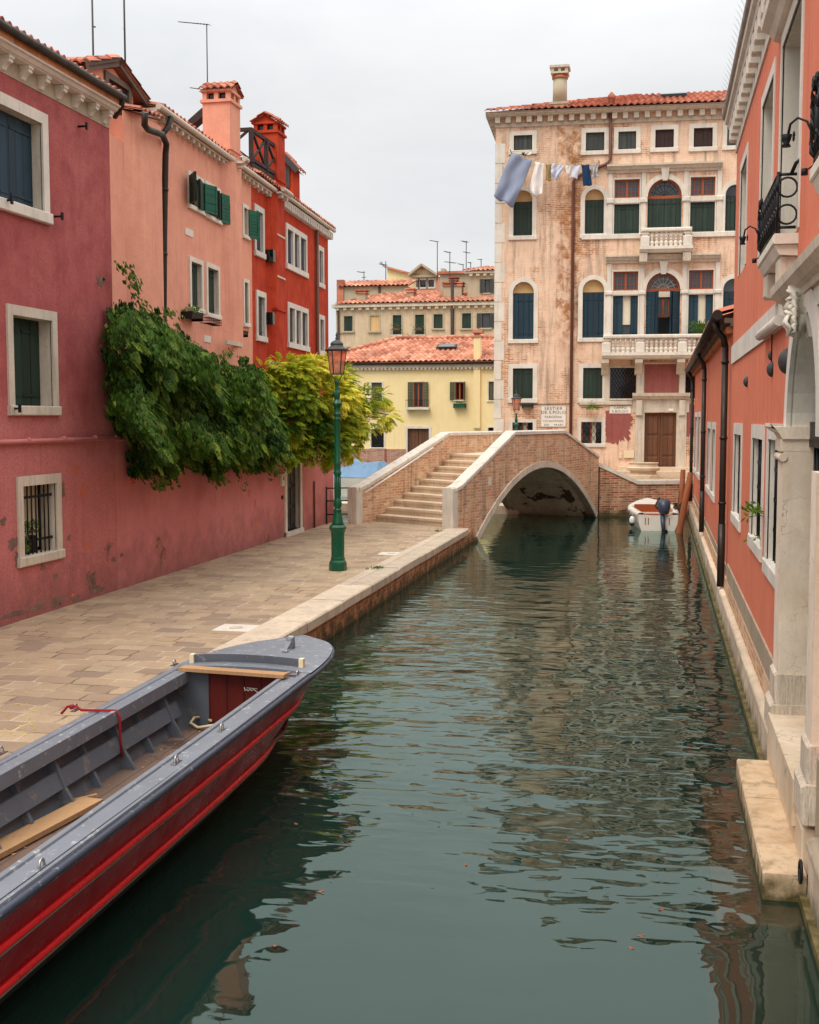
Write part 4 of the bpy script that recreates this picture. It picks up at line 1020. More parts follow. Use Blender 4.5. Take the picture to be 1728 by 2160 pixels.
def coping(prof, d, name='coping'):
    b = MB()
    for i in range(len(prof)-1):
        (sa, za), (sb, zb) = prof[i], prof[i+1]; n = max(1, round((sb-sa)/1.15))
        for k in range(n):
            ua, ub = sa+(sb-sa)*k/n, sa+(sb-sa)*(k+1)/n; ha, hb = za+(zb-za)*k/n, za+(zb-za)*(k+1)/n; g = .004; j = R.uniform(-.004, .004)
            T = .105; V = []
            for u, h in ((ua+g, ha), (ub-g, hb)):
                for q, zz in ((d+.035, h), (d-.285, h), (d-.285, h+T-.025+j), (d-.25, h+T+j), (d, h+T+j), (d+.035, h+T-.025+j)): V.append(BF.pt(u, zz, q))
            b.add(V, [tuple(range(6)), tuple(range(11, 5, -1))]+[(i_, i_+6, (i_+1) % 6+6, (i_+1) % 6) for i_ in range(6)])
    return b.build(name, M['copest'], root)
coping(topn, 0.); coping(topf, -BW+.25)
b = MB()
for d in (0., -BW+.25): b.bevbox(BF, -1.36, -1.06, FZ-.2, 1.40 if d == 0 else 1.34, d-.265, d+.015, .025)
# end posts as chamfered stone blocks
each(b, 'end_post', M['copest'], root)
b = MB(); inn = arcp; out = []
for i, (s, z) in enumerate(arcp):
    ds = -2*AZ*(s-SC)/SH**2; l = math.hypot(1, ds); out.append((s-ds/l*.17, z+.17/l))
b.ring(BF, inn[::-1], out[::-1], -.2, .035, 0, closed=False); b.ring(BF, inn[::-1], out[::-1], -BW-.02, -BW+.2, 0, closed=False)
each(b, 'arch_ring', M['stoned'], root)
b = MB()
for i in range(NA):
    (s0, z0), (s1, z1) = arcp[i], arcp[i+1]; b.quad(BF.pt(s0, z0+.004, -.2), BF.pt(s0, z0+.004, -BW+.2), BF.pt(s1, z1+.004, -BW+.2), BF.pt(s1, z1+.004, -.2), smooth=True)
b.quad(BF.pt(SC-SH, -1.5, -.2), BF.pt(SC-SH, -1.5, -BW+.2), BF.pt(SC-SH, 0, -BW+.2), BF.pt(SC-SH, 0, -.2)); b.quad(BF.pt(SC+SH, 0, -.2), BF.pt(SC+SH, 0, -BW+.2), BF.pt(SC+SH, -1.5, -BW+.2), BF.pt(SC+SH, -1.5, -.2))
b.build('vault', M['soffit'], root)
# steps (each tread a slab; the flight fans because the bridge is skewed)
b = MB(); NS = 10; rise = (2.05-FZ)/NS
for i in range(NS):
    zt = FZ+rise*(i+1); sr, sl_ = -.95+i*.37, -.36+i*.455
    er, el_ = (-.95+(i+1)*.37, -.36+(i+1)*.455) if i < NS-1 else (5.6, 6.8)
    for (za, zb, no) in ((zt-.06, zt, .025), (zt-rise-.02, zt-.058, 0.)):
        b.hexa([BF.pt(sr-no, za, -.24), BF.pt(er+.02, za, -.24), BF.pt(el_+.02, za, -BW+.24), BF.pt(sl_-no, za, -BW+.24),
                BF.pt(sr-no, zb, -.24), BF.pt(er+.02, zb, -.24), BF.pt(el_+.02, zb, -BW+.24), BF.pt(sl_-no, zb, -BW+.24)])
for i in range(6):
    zt = 2.05-.155*(i+1); sa = 5.6+i*.42
    b.hexa([BF.pt(sa, zt-.2, -.3), BF.pt(sa+.44, zt-.2, -.3), BF.pt(sa+1.64, zt-.2, -BW+.3), BF.pt(sa+1.2, zt-.2, -BW+.3), BF.pt(sa, zt, -.3), BF.pt(sa+.44, zt, -.3), BF.pt(sa+1.64, zt, -BW+.3), BF.pt(sa+1.2, zt, -BW+.3)])
b.build('steps', M['step'], root)
b = MB(); pA = BF.uz(770, 1040, -BW+.36); pB = BF.uz(914, 944, -BW+.36)
b.tube([BF.pt(pA[0], pA[1], -BW+.36), BF.pt(pB[0], pB[1], -BW+.36)], .022, 7)
for t in (.1, .5, .9): s_ = pA[0]+(pB[0]-pA[0])*t; z_ = pA[1]+(pB[1]-pA[1])*t; b.tube([BF.pt(s_, z_, -BW+.36), BF.pt(s_, z_-.02, -BW+.3)], .012, 5)
b.build('handrail', M['white'], root)
b = MB(); u_, z_ = BF.uz(1033, 1015); b.box(BF, u_-.09, u_+.09, z_-.1, z_+.1, -.05, .008); each(b, 'stone_marker', M['stone'], root)
# ------------------------------------------------------------------ campo quay wall right of the bridge
root = thing('campo_wall', tuple(CP.pt(1, 0, -.1)), 'low brick canal wall right of the bridge with a sloping white coping, behind the white dinghy', 'wall')
b = MB(); b.prism(CP, [(-.05, -1.5), (3.3, -1.5), (3.3, 1.0), (1.25, 1.0), (-.05, 1.58)], -.28, 0.); b.build('wall', M['wbrick'], root)
b = MB()
for (ua, za, ub, zb) in ((-.05, 1.585, .6, 1.295), (.605, 1.293, 1.25, 1.005), (1.25, 1.003, 2.2, 1.003), (2.205, 1.003, 3.3, 1.003)):
    V = [CP.pt(u, z+q, d) for u, z in ((ua, za), (ub, zb)) for d, q in ((.04, 0), (-.33, 0), (-.33, .125), (.04, .125))]
    b.add(V, [(0, 1, 2, 3), (7, 6, 5, 4)]+[(i, i+4, (i+1) % 4+4, (i+1) % 4) for i in range(4)])
b.build('coping', M['stone'], root)
b = MB(); b.box(CP, -.05, 3.3, -.6, .03, 0, .05); b.build('footing', M['algae'], root)
b = MB(); b.box(CP, -.07, .02, .0, 1.6, 0.0, .012); b.build('joint', M['bblack'], root)
# ------------------------------------------------------------------ street lamps
def lamp(loc, label, sc=1., rot=.25):
    root = thing('street_lamp', loc, label, 'street lamp', 'green lantern street lamps'); L = Vector(loc); k = sc
    H = 4.13; Z = lambda py: (2072-py)/(2072-70)*H          # heights read off the lamp's own picture
    b = MB()
    prof8 = [(.155, 0), (.155, .11), (.145, .15), (.125, .18), (.122, .22), (.113, .24), (.113, .62), (.118, .66), (.128, .69), (.15, .73), (.15, .76), (.12, .80)]
    b.lathe([(r*k, z*k) for r, z in prof8], L, 8, rot=rot, smooth=False); base = b.build('base', M['lampgreen'], root)
    b = MB(); prof = [(.108, .80), (.10, .84), (.085, .92), (.07, 1.0), (.062, 1.04), (.075, 1.055), (.062, 1.07), (.055, 1.09), (.07, 1.13), (.075, 1.18), (.066, 1.23), (.056, 1.25), (.056, 1.28), (.058, 1.30), (.055, 1.65), (.06, 1.67), (.075, 1.70), (.06, 1.73), (.057, 1.76), (.057, 1.84), (.062, 1.86), (.062, 1.88), (.054, 1.90),
        (.052, 2.3), (.050, 2.60), (.056, 2.62), (.062, 2.635), (.052, 2.65), (.05, 2.70), (.064, 2.715), (.05, 2.73), (.052, 2.82), (.06, 2.85), (.086, 2.88), (.088, 2.91), (.065, 2.93), (.05, 2.96), (.045, 2.98), (.048, 3.04), (.042, 3.10), (.032, 3.18), (.030, 3.24), (.040, 3.26), (.038, 3.29), (.02, 3.30)]
    b.lathe([(r*k, z*k) for r, z in prof], L, 14)
    for i in range(10):
        a = 2*PI*i/10; b.tube([L+Vector((.054*math.cos(a)*k, .054*math.sin(a)*k, 1.30*k)), L+Vector((.054*math.cos(a)*k, .054*math.sin(a)*k, 1.64*k))], .008*k, 5)
        b.tube([L+Vector((.046*math.cos(a)*k, .046*math.sin(a)*k, 2.98*k)), L+Vector((.049*math.cos(a)*k, .049*math.sin(a)*k, 3.05*k)), L+Vector((.036*math.cos(a)*k, .036*math.sin(a)*k, 3.14*k))], .007*k, 5)
    b.build('post', M['lampgreen'], root)
    z0, z1 = 3.42, 3.81; r0, r1 = .115, .165; n = 6
    b = MB()
    for i in range(n):
        a = rot+2*PI*i/n; c, s_ = math.cos(a), math.sin(a); b.bar(L+Vector((r0*c, r0*s_, z0))*k, L+Vector((r1*c, r1*s_, z1))*k, .014*k, .014*k)
        if i % 3 == 0: b.tube([L+Vector((.02*c, .02*s_, 3.28))*k, L+Vector((.07*c, .07*s_, 3.36))*k, L+Vector((r0*.9*c, r0*.9*s_, z0))*k], .008*k, 5)
        if i % 3 == 0: b.lathe([(0, 0), (.012*k, .004), (.012*k, .03*k), (0, .034*k)], L+Vector(((r1+.03)*c, (r1+.03)*s_, z1-.01))*k, 6)
    b.lathe([(r0*1.0*k, (z0-.02)*k), (r0*1.08*k, (z0-.02)*k), (r0*1.08*k, z0*k), (r0*k, z0*k)], L, n, rot=rot, smooth=False)
    b.build('lantern_frame', M['lampcap'], root)
    b = MB(); b.lathe([(r0*.97*k, z0*k), (r1*.97*k, z1*k)], L, n, rot=rot, smooth=False); b.build('lantern_glass', M['lantern'], root)
    b = MB(); b.lathe([(.035*k, (z0+.01)*k), (.04*k, (z0+.1)*k), (.03*k, (z0+.16)*k), (.01*k, (z0+.17)*k)], L, 8); b.build('lamp_holder', M['sign'], root)
    b = MB(); cap = [(.17, z1-.005), (.20, z1+.005), (.20, z1+.02), (.17, z1+.035), (.135, z1+.055), (.115, z1+.075), (.105, z1+.09), (.112, z1+.10), (.112, z1+.115), (.10, z1+.135), (.07, z1+.16), (.035, z1+.175), (.022, z1+.19), (.028, z1+.20), (.028, z1+.215), (.014, z1+.23), (.02, z1+.25), (.024, z1+.27), (.012, z1+.29), (.004, z1+.32)]
    b.lathe([(r*k, z*k) for r, z in cap], L, 16); b.build('lantern_cap', M['lampcap'], root)
    return root
pL = onz(713, 1203, FZ); lamp((pL.x, pL.y, FZ), 'tall green cast iron street lamp with pink lantern on the paved walkway before the bridge')
pL = onY(1088, 1060, 38.3); lamp((pL.x, pL.y, .26), 'green street lamp rising behind the brick bridge parapet, in front of the palazzo sign', .9)
# small things on the walkway
p_ = onz(498, 1325, FZ)
root = thing('drain_cover', (p_.x, p_.y, FZ), 'square white stone drain cover near the kerb, closest to the grey boat', 'drain cover', 'stone drain covers in the walkway')
def cover(p, root, s=.24):
    b = MB(); b.wbox(p.x-s, p.x+s, p.y-s, p.y+s, FZ-.05, FZ+.006); b.build('slab', M['stone'], root)
    b = MB(); b.lathe([(.055, 0), (.085, 0), (.085, .004), (.055, .004)], (p.x, p.y, FZ+.007), 14); b.build('ring', M['stoned'], root)
cover(p_, root); p_ = onz(826, 1168, FZ)
root = thing('drain_cover', (p_.x, p_.y, FZ), 'white stone drain cover in the paving between green lamp and bridge steps', 'drain cover', 'stone drain covers in the walkway'); cover(p_, root)
# ------------------------------------------------------------------ the brick palazzo facing the canal
PD = (.9989901, .0449304); L = Fac((0., 42.), PD)
root = thing('brick_palazzo', (-1, 45, CZW), 'tall peach brick palazzo with arched green shutters, stone balconies and hanging laundry beyond the bridge', 'palazzo')
B = Bld(L, root)
PU0, PU1 = L.u(1044, 600), 6.5
ZB = CZW-.1; ZC = L.z(1150, 265)
for q, mm in (((1084, 1123, 286, 318), 'navy'), ((1236, 1275, 280, 319), 'navy'), ((1304.5, 1342, 278, 316), 'navy'), ((1382.5, 1421.5, 274, 312.5), 'dwood'), ((1463.5, 1503.5, 270.5, 311), 'dwood'), ((1534, 1574, 267, 308), 'navy')):
    a, b_, c, d = L.rect(*q, ref='l'); B.win(a, b_, c, d, fw=.15, rec=.12, fmat=M['stone'], mat=M['greyshut'] if mm == 'navy' else M['plank'] if False else M[mm], leaves=2, pw=.16)
def awin(xl, xr, yt, yb, ysp, mm, tm, leaves=2):
    a, b_, c, d = L.rect(xl, xr, yt, yb); zs = d-(b_-a)/2; sh = L.z(xl, ysp)
    inn = arch(a, b_, c, zs, None); return B.win(a, b_, c, d, fw=.15, rec=.16, mat=M[mm], zs=zs, shtop=sh, topmat=tm, leaves=leaves, pw=.17)
awin(1083, 1123, 402, 498, 427, 'bgreen', M['ochre']); awin(1234, 1274, 400, 494, 423, 'bgreen', M['ochre'])
awin(1082, 1126, 595, 716, 620, 'bblue', M['ochre']); awin(1229, 1274, 590, 713, 618, 'bblue', M['ochre'])
awin(1530, 1572, 390, 488, 414, 'bgreen', M['glass']); awin(1525, 1570, 588, 706, 616, 'bblue', M['glass'])
for q in ((1082, 1124, 777, 841), (1230, 1271, 776, 841)):
    a, b_, c, d = L.rect(*q); B.win(a, b_, c, d, fw=.16, rec=.1, mat=M['greyshut'] if False else M['bgreen'], leaves=2, pw=.15, fmat=M['stone'])
for q in ((1081, 1124, 891, 936), (1226, 1269, 890, 935.5)):
    a, b_, c, d = L.rect(*q); o = B.win(a, b_, c, d, fw=.13, rec=.1, fill='lattice', grid=(.16,), sill=True)
    b = MB(); b.box(L, a+(b_-a)*.52, a+(b_-a)*.72, c, d, -.145, -.13); b.build('curtain', M['blind'], o)
    b = MB(); b.box(L, a, a+.06, c, d, -.14, -.115); b.box(L, a+(b_-a)*.44, a+(b_-a)*.5, c, d, -.14, -.115); b.build('sash', M['wood'], o)
for q in ((1287, 1342, 776, 841), (1446, 1500, 776, 841)):
    a, b_, c, d = L.rect(*q); B.win(a, b_, c, d, fw=.07, rec=.12, fill='lattice', grid=(.11,), fmat=M['stoned'], prot=.02)
# three-light windows (serliana) on two floors
CX = L.u(1400, 500)
def serliana(y, mm, openc):
    Z = lambda q: L.z(1300, y[q])
    xs = {k: L.u(v, 500) for k, v in (('l0', 1295), ('l1', 1348), ('c0', 1365), ('c1', 1437), ('r0', 1455), ('r1', 1507))}
    zt, zu0, zl1, zb = Z('ut'), Z('ub'), Z('lt'), Z('lb')
    for a, b_ in (('l0', 'l1'), ('r0', 'r1')):
        u0, u1 = xs[a], xs[b_]
        o = B.win(u0, u1, zu0, zt, fw=.05, prot=.02, rec=.14, fill='glass', leaves=2, mat=M['wood'], sill=False, grid=(6, 3), name='window')
        o2 = B.win(u0, u1, zb, zl1, fw=.05, prot=.02, rec=.14, fill='none', sill=False)
        if not openc:
            n = 2; w = (u1-u0)/n
            for i in range(n): shutter(L, o2, u0+i*w, u0+(i+1)*w, zb+.01, zl1-.01, -.06, M[mm], .2)
            pane(L, o2, rectp(u0-.02, u1+.02, zb, zl1), -.15, M['dglass'])
        else:
            w = u1-u0; shutter(L, o2, u0, u0+w*.40, zb+.01, zl1-.01, -.05, M[mm], .2); shutter(L, o2, u1-w*.30, u1, zb+.01, zl1-.01, -.05, M[mm], .2)
            b = MB(); b.box(L, u0+w*.36, u1-w*.26, zb+(zl1-zb)*.31, zl1, -.12, -.10); b.build('blind', M['blind'], o2)
            pane(L, o2, rectp(u0-.02, u1+.02, zb, zl1), -.17, M['glass'])
    u0, u1 = xs['c0'], xs['c1']; zs = Z('sp'); rise = Z('ct')-zs
    inn = arch(u0, u1, zb, zs, rise); B.hole(inn); out = arch(u0, u1, zb, zs, rise, w=.17)
    b = MB(); k = 2; arc_i, arc_o = inn[k:], out[k:]
    b.ring(L, arc_i, arc_o, -.012, .05, 0, closed=False)
    arc_m = arch(u0, u1, zb, zs, rise, w=.08)[k:]; b.ring(L, arc_i, arc_m, .04, .075, 0, closed=False)
    o = b.build('window', M['stone'], root)
    b = MB(); c = (u0+u1)/2; zk = Z('ct'); b.hexa([L.pt(c-.08, zk-.06, .11), L.pt(c+.08, zk-.06, .11), L.pt(c+.08, zk-.06, 0), L.pt(c-.08, zk-.06, 0), L.pt(c-.14, zk+.36, .17), L.pt(c+.14, zk+.36, .17), L.pt(c+.14, zk+.36, 0), L.pt(c-.14, zk+.36, 0)])
    b.build('keystone', M['stone'], o)
    fan = [p for p in inn[2:]]; pane(L, o, [(u0-.02, zs), (u1+.02, zs)]+[(p[0], p[1]) for p in fan[1:-1]], -.15, M['glass'], 'fanlight')
    b = MB(); b.ring(L, arch(u0, u1, zb, zs, rise, w=-.07)[2:], fan, -.15, -.09, 0, closed=False); b.box(L, u0, u1, zs-.05, zs+.05, -.15, -.085); b.build('sash', M['wood'], o)
    b = MB()
    for i in range(1, 8):
        a = PI*i/8; b.tube([L.pt(c, zs+.04, -.14), L.pt(c+(u1-u0)/2*math.cos(a), zs+rise*math.sin(a), -.14)], .008, 4)
    for rr in (.35, .68):
        b.tube([L.pt(c+(u1-u0)/2*rr*math.cos(PI*i/12), zs+rise*rr*math.sin(PI*i/12), -.14) for i in range(13)], .008, 4)
    b.build('fan_tracery', M['greyshut'] if not openc else M['stoned'], o)
    if not openc:
        n = 3; w = (u1-u0)/n
        for i in range(n): shutter(L, o, u0+i*w, u0+(i+1)*w, zb, zs-.05, -.06, M[mm], .22)
        pane(L, o, rectp(u0-.02, u1+.02, zb, zs), -.15, M['dglass'])
    else:
        openleaf(L, o, u0+.01, zb, zs-.06, .34, 30, M[mm], d=-.05, side=1); openleaf(L, o, u1-.01, zb, zs-.06, .34, 40, M[mm], d=-.05, side=-1)
        openleaf(L, o, u0+.3, zb, zs-.06, .26, 70, M[mm], d=.05, side=1); openleaf(L, o, u1-.28, zb, zs-.06, .24, 78, M[mm], d=.05, side=-1)
        b = MB(); b.box(L, u0+.3, u1-.3, zs-.24, zs-.05, -.1, -.08); b.build('blind', M['blind'], o)
        um = (u0+u1)/2; sash(L, o, u0+.36, u1-.34, zb+(zs-zb)*.44, zs-.22, -.2, M['wood'], 2)
        pane(L, o, rectp(u0-.02, u1+.02, zb, zb+(zs-zb)*.42), -.3, M['black']); pane(L, o, rectp(u0-.02, u1+.02, zb+(zs-zb)*.42, zs), -.24, M['glass'])  # black sheet stands in for the unlit room behind the open doorway
    # piers with capitals, impost band and entablature
    b = MB(); zi = Z('ub')
    piers = ((L.u(1281.5, 500), xs['l0']-.0), (xs['l1'], xs['c0']), (xs['c1'], xs['r0']), (xs['r1'], L.u(1521, 500)))
    for i, (a, q) in enumerate(piers):
        a += .055 if i else 0.; q -= .055 if i < 3 else 0.
        b.box(L, a, q, zb-.02, zl1+.02, -.02, .06); b.bevbox(L, a-.05, q+.05, zl1+.015, zu0-.02, -.02, .11, .03)
        b.box(L, a+.01, q-.01, zu0-.018, Z('en')-.002, -.02, .045)
    for a, q in ((xs['l0'], xs['l1']), (xs['r0'], xs['r1'])): b.box(L, a-.05, q+.05, zl1+.03, zu0-.03, -.15, .04)
    each(b, 'pier', M['stone'], o)
    b = MB(); a, q = L.u(1274, 400), L.u(1529, 400); z = Z('en')
    sweep(b, L, a+.1, q-.1, [(0, z), (.07, z), (.09, z+.08), (.16, z+.1), (.2, z+.17), (.26, z+.2), (.26, z+.26), (0, z+.27)])
    b.box(L, a+.16, q-.16, Z('ut')+.06, z-.003, 0, .035) if False else None
    b.build('entablature', M['stoned'], o)
    return zb, zs
zb3, _ = serliana(dict(en=366, ut=379, ub=418, lt=431, lb=494, sp=418, ct=381), 'bgreen', False)
zb2, _ = serliana(dict(en=556, ut=573, ub=613, lt=624, lb=712, sp=613, ct=577), 'bblue', True)
b = MB(); b.bevbox(L, L.u(1227, 495), L.u(1352, 495), zb3-.17, zb3+.002, -.1, .07); b.bevbox(L, L.u(1459, 495), L.u(1574, 495), zb3-.17, zb3+.002, -.1, .07); each(b, 'sill_band', M['stone'], root)
# balconies
def balcony(xl, xr, zfloor, zrail, d, piers, nb, corb):
    o = None; a, q = L.u(xl, 500, d), L.u(xr, 500, d)
    b = MB(); sweep(b, L, a-.1, q+.1, [(0, zfloor-.22), (d, zfloor-.2), (d+.06, zfloor-.12), (d+.1, zfloor-.1), (d+.1, zfloor), (0, zfloor)])
    o = b.build('balcony', M['stone'], root)
    b = MB(); b.bevbox(L, a-.06, q+.06, zrail-.13, zrail, d-.16, d+.07, .03)
    for e in (a+.07, q-.07): b.box(L, e-.1, e+.1, zrail-.128, zrail-.003, .002, d-.16)
    b.build('rail', M['stone'], o)
    b = MB(); pu = [L.u(x, 500, d) for x in piers]; hw = .15
    for u in pu:
        b.bevbox(L, u-hw, u+hw, zfloor+.001, zfloor+.34, d-.2, d+.04, .02); b.box(L, u-hw*.62, u+hw*.62, zfloor+.34, zrail-.13, d-.17, d+.0)
        b.bevbox(L, u-hw*.9, u+hw*.9, zrail-.22, zrail-.131, d-.2, d+.02, .02)
    each(b, 'pier', M['stone'], o); H = zrail-.13-zfloor
    prof = [(.05, 0), (.05, .06), (.03, .08), (.055, .2), (.062, .28), (.04, .36), (.025, .42), (.032, .46), (.045, .48), (.03, .51), (.03, .58), (.05, .68), (.06, .74), (.045, .84), (.028, .9), (.05, .93), (.05, 1.)]
    for i in range(len(pu)-1):
        n = nb[i]; u0, u1 = pu[i]+hw, pu[i+1]-hw
        for k in range(n):
            u = u0+(u1-u0)*(k+.5)/n; p = L.pt(u, zfloor, d-.08); b = MB(); b.lathe([(r*1.35, z*H) for r, z in prof], p, 9); b.build('baluster', M['stone'], o)
    for x in corb:
        u = L.u(x, 500, d); w = .13; b = MB(); pts = [(0, zfloor-.75), (.1, zfloor-.72), (.16, zfloor-.6), (.3, zfloor-.48), (d*.8, zfloor-.42), (d, zfloor-.34), (d, zfloor-.215), (0, zfloor-.222)]
        if d < .5: pts = [(0, zfloor-.55), (d, zfloor-.5), (d+.02, zfloor-.222), (0, zfloor-.222)]
        n = len(pts); vs = [L.pt(u-w, z, q_) for q_, z in pts]+[L.pt(u+w, z, q_) for q_, z in pts]
        b.add(vs, [tuple(range(n)), tuple(range(2*n-1, n-1, -1))]+[(i, i+n, (i+1) % n+n, (i+1) % n) for i in range(n)]); b.build('corbel', M['stoned'], o)
D = .46; balcony(1356, 1456, L.z(1400, 519, D), L.z(1400, 480, D), D, (1361, 1451), (7,), (1358, 1450))
D = .6; balcony(1279, 1520, L.z(1400, 743, D), L.z(1400, 705, D), D, (1282, 1354, 1444, 1516), (5, 7, 5), (1280, 1352, 1442, 1514))
# cornice with dentil blocks
b = MB(); zc0, zc1 = L.z(1043, 270), L.z(1033, 242)
b.box(L, PU0-.03, PU1, zc0, zc0+.12, -.5, .05); sweep(b, L, PU0-.32, PU1, [(0, zc0+.32), (.26, zc0+.32), (.3, zc0+.36), (.36, zc0+.38), (.38, zc0+.46), (0, zc0+.46)])
b.box(L, PU0-.32, PU0, zc0+.32, zc0+.46, -8, -.003); cz = b.build('cornice', M['stoned'], root)
b = MB(); b.box(L, PU0, PU1, zc0+.12, zc0+.32, -.5, .02); b.build('frieze', M['pbrick'], cz)
b = dentils(L, PU0-.1, PU1, zc0+.12, zc0+.318, .36, .17, .02, .22); 
for i in range(14): b.box(L, PU0-.22, PU0-.003, zc0+.12, zc0+.318, -.4-i*.5, -.2-i*.5)
each(b, 'modillion', M['stoned'], cz)
b = MB(); 
for i in range(18):
    z = ZB+i*.68
    if z+.66 > zc0: break
    b.box(L, PU0-.015, PU0+(.24 if i % 2 else .34), z, z+.655, -.4, .014)
b.build('quoin', M['stone'], root)
# doorway
a, q, c, d = L.rect(1359, 1426, 871, 995); B.hole(rectp(a, q, CZW, d)); dw = MB()
dw.box(L, a-.32, a, CZW, d+.02, -.02, .06); dw.box(L, q, q+.34, CZW, d+.02, -.02, .06); dw.box(L, a-.4, q+.42, d+.02, d+.46, -.02, .04)
for u in (a-.3, q+.08): dw.bevbox(L, u, u+.22, d-.1, d+.44, .04, .16, .03); dw.box(L, u+.03, u+.19, CZW+.3, d-.1, .05, .09); dw.box(L, u-.03, u+.25, CZW, CZW+.3, .05, .12)
sweep(dw, L, L.u(1334, 845), L.u(1455, 845), [(0, d+.463), (.1, d+.463), (.16, d+.55), (.24, d+.58), (.26, d+.68), (0, d+.69)])
pt_ = dw.build('portal', M['stoned'], root); pane(L, pt_, rectp(a, q, CZW, d), -.2, M['dglass'], 'recess')
for i in range(2):
    u0 = a+i*(q-a)/2; b = MB(); b.box(L, u0+.006, u0+(q-a)/2-.006, CZW+.02, d, -.13, -.09)
    for z0_, z1_ in ((.06, .28), (.31, .62), (.65, .96)): b.bevbox(L, u0+.08, u0+(q-a)/2-.08, CZW+(d-CZW)*z0_, CZW+(d-CZW)*z1_, -.092, -.07, .025)
    b.build('door_leaf', M['door'], pt_)
b = MB(); u_, z_ = L.uz(1415, 865); b.bevbox(L, u_-.09, u_+.09, z_-.05, z_+.05, .04, .055, .02); b.build('number_plate', M['sign'], pt_)
b = MB(); b.box(L, a-1.2, PU1, CZW-.05, CZW+.14, 0, .95); b.box(L, a-.9, PU1, CZW+.14, CZW+.27, 0, .55); b.build('steps', M['step'], root)
# panels of old red plaster
a, q, c, d = L.rect(1360, 1431, 752, 838)
b = MB(); b.box(L, a, q, c, L.z(1400, 765), 0, .02); b.build('red_panel', M['oldred'], root)
b = MB(); b.box(L, a-.05, q+.05, L.z(1400, 768), L.z(1400, 765)+.01, .0, .04); b.build('panel_moulding', M['stoned'], root)
zb_ = L.z(1300, 846)
b = MB()
for x0, x1 in ((1275, 1286), (1344, 1358), (1433, 1445)): b.box(L, L.u(x0, 800), L.u(x1, 800), zb_, L.z(1300, 771), 0, .07)
each(b, 'pilaster', M['stoned'], root)
b = MB(); b.bevbox(L, L.u(1223, 846), L.u(1333, 846), zb_-.13, zb_, 0, .09); b.build('string_course', M['stoned'], root)
def blob(x0, x1, y0, y1, seed, n=40, rough=.12):
    rr = random.Random(seed); a, q, c, d = L.rect(x0, x1, y0, y1); w, h = (q-a)/2, (d-c)/2; m = []
    for i in range(n):
        t = 2*PI*i/n; sx, sy = math.cos(t), math.sin(t); k = 1/max(abs(sx), abs(sy))**.75; r = k*(1-rr.random()*rough*(1.6 if sx > 0 and sy < .2 else .5))
        m.append(((a+q)/2+w*sx*r, (c+d)/2+h*sy*r))
    return m
b = MB(); b.prism(L, blob(1274, 1336, 858, 938, 4, 64, .3), -.01, .012); each(b, 'red_plaster', M['oldred'], root)
b = MB(); b.prism(L, blob(1436, 1475, 850, 925, 9, 30, .3), -.01, .012); each(b, 'red_plaster', M['oldred'], root)
B.close([(PU0, ZB), (PU1, ZB), (PU1, zc0+.2), (PU0, zc0+.2)], M['pbrick'], 9., .16, M['stoned'])
b = MB(); u_ = L.u(1207, 650); b.tube([L.pt(L.u(1288, 245), zc0+.5, .12), L.pt(L.u(1288, 300), L.z(1288, 338), .08), L.pt(L.u(1280, 346), L.z(1280, 347), .08), L.pt(L.u(1215, 372), L.z(1215, 374), .08), L.pt(u_, L.z(1207, 384), .08), L.pt(u_, CZW, .08)], .055, 8)
each(b, 'drainpipe', M['bpipe'], root)
b = MB(); zz = L.z(1100, 853); b.tube([L.pt(PU0+.8, zz, .03), L.pt(L.u(1200, 853), zz+.02, .03), L.pt(L.u(1205, 850), zz+.1, .03)], .015, 6); b.build('cable', M['bpipe'], root)
b = MB()
for x0, x1, y0, y1 in ((1306, 1312, 957, 967), (1316, 1338, 951, 966)): a, q, c, d = L.rect(x0, x1, y0, y1); b.bevbox(L, a, q, c, d, 0, .06)
each(b, 'meter_box', M['cream2'], root)
# hipped tile roof and chimneys
zr = zc0+.48; hz = L.z(1420, 203, -5.5)
roof('roof', root, L.pt(PU0-.35, zr, .43), L.pt(PU1, zr, .43), L.pt(PU1, zr+1.72, -5.), L.pt(PU0+5., zr+1.72, -5.), M['tilered'], .22, .4, .06)
p = L.pt(0, 0, -1.2); c_ = L.uz(1181, 230, -.6); cp = L.pt(c_[0], 0, -.6); zt = L.z(1181, 142, -.6); r_ = .26
b = MB(); bz = zr-.1; b.wbox(cp.x-.3, cp.x+.3, cp.y-.3, cp.y+.3, bz, bz+.42); b.wbox(cp.x-.33, cp.x+.33, cp.y-.33, cp.y+.33, bz+.42, bz+.5); ch = b.build('chimney', M['grey'], root)
b = MB(); b.lathe([(.25, bz+.5), (.24, zt-.42)], (cp.x, cp.y, 0), 18); b.build('shaft', M['grey'], ch)
b = MB(); b.lathe([(.25, zt-.42), (.28, zt-.4), (.28, zt-.34), (.25, zt-.32), (.25, zt-.27)], (cp.x, cp.y, 0), 18); b.build('collar', M['brickplain'], ch)
b = MB(); b.wbox(cp.x-.3, cp.x+.3, cp.y-.3, cp.y+.3, zt-.27, zt-.21); 
for sx in (-1, 0, 1):
    for sy in (-1, 1): b.wbox(cp.x+sx*.24-.05, cp.x+sx*.24+.05, cp.y+sy*.24-.05, cp.y+sy*.24+.05, zt-.21, zt-.08)
b.wbox(cp.x-.34, cp.x+.34, cp.y-.34, cp.y+.34, zt-.08, zt); b.build('cap', M['stoned'], ch)
c_ = L.uz(1290, 228, -.4); cp = L.pt(c_[0], 0, -.4); b = MB(); b.lathe([(.11, zr), (.11, zr+.42), (.15, zr+.45), (.13, zr+.55), (.02, zr+.68)], (cp.x, cp.y, 0), 10); b.build('flue', M['tilered'], root)
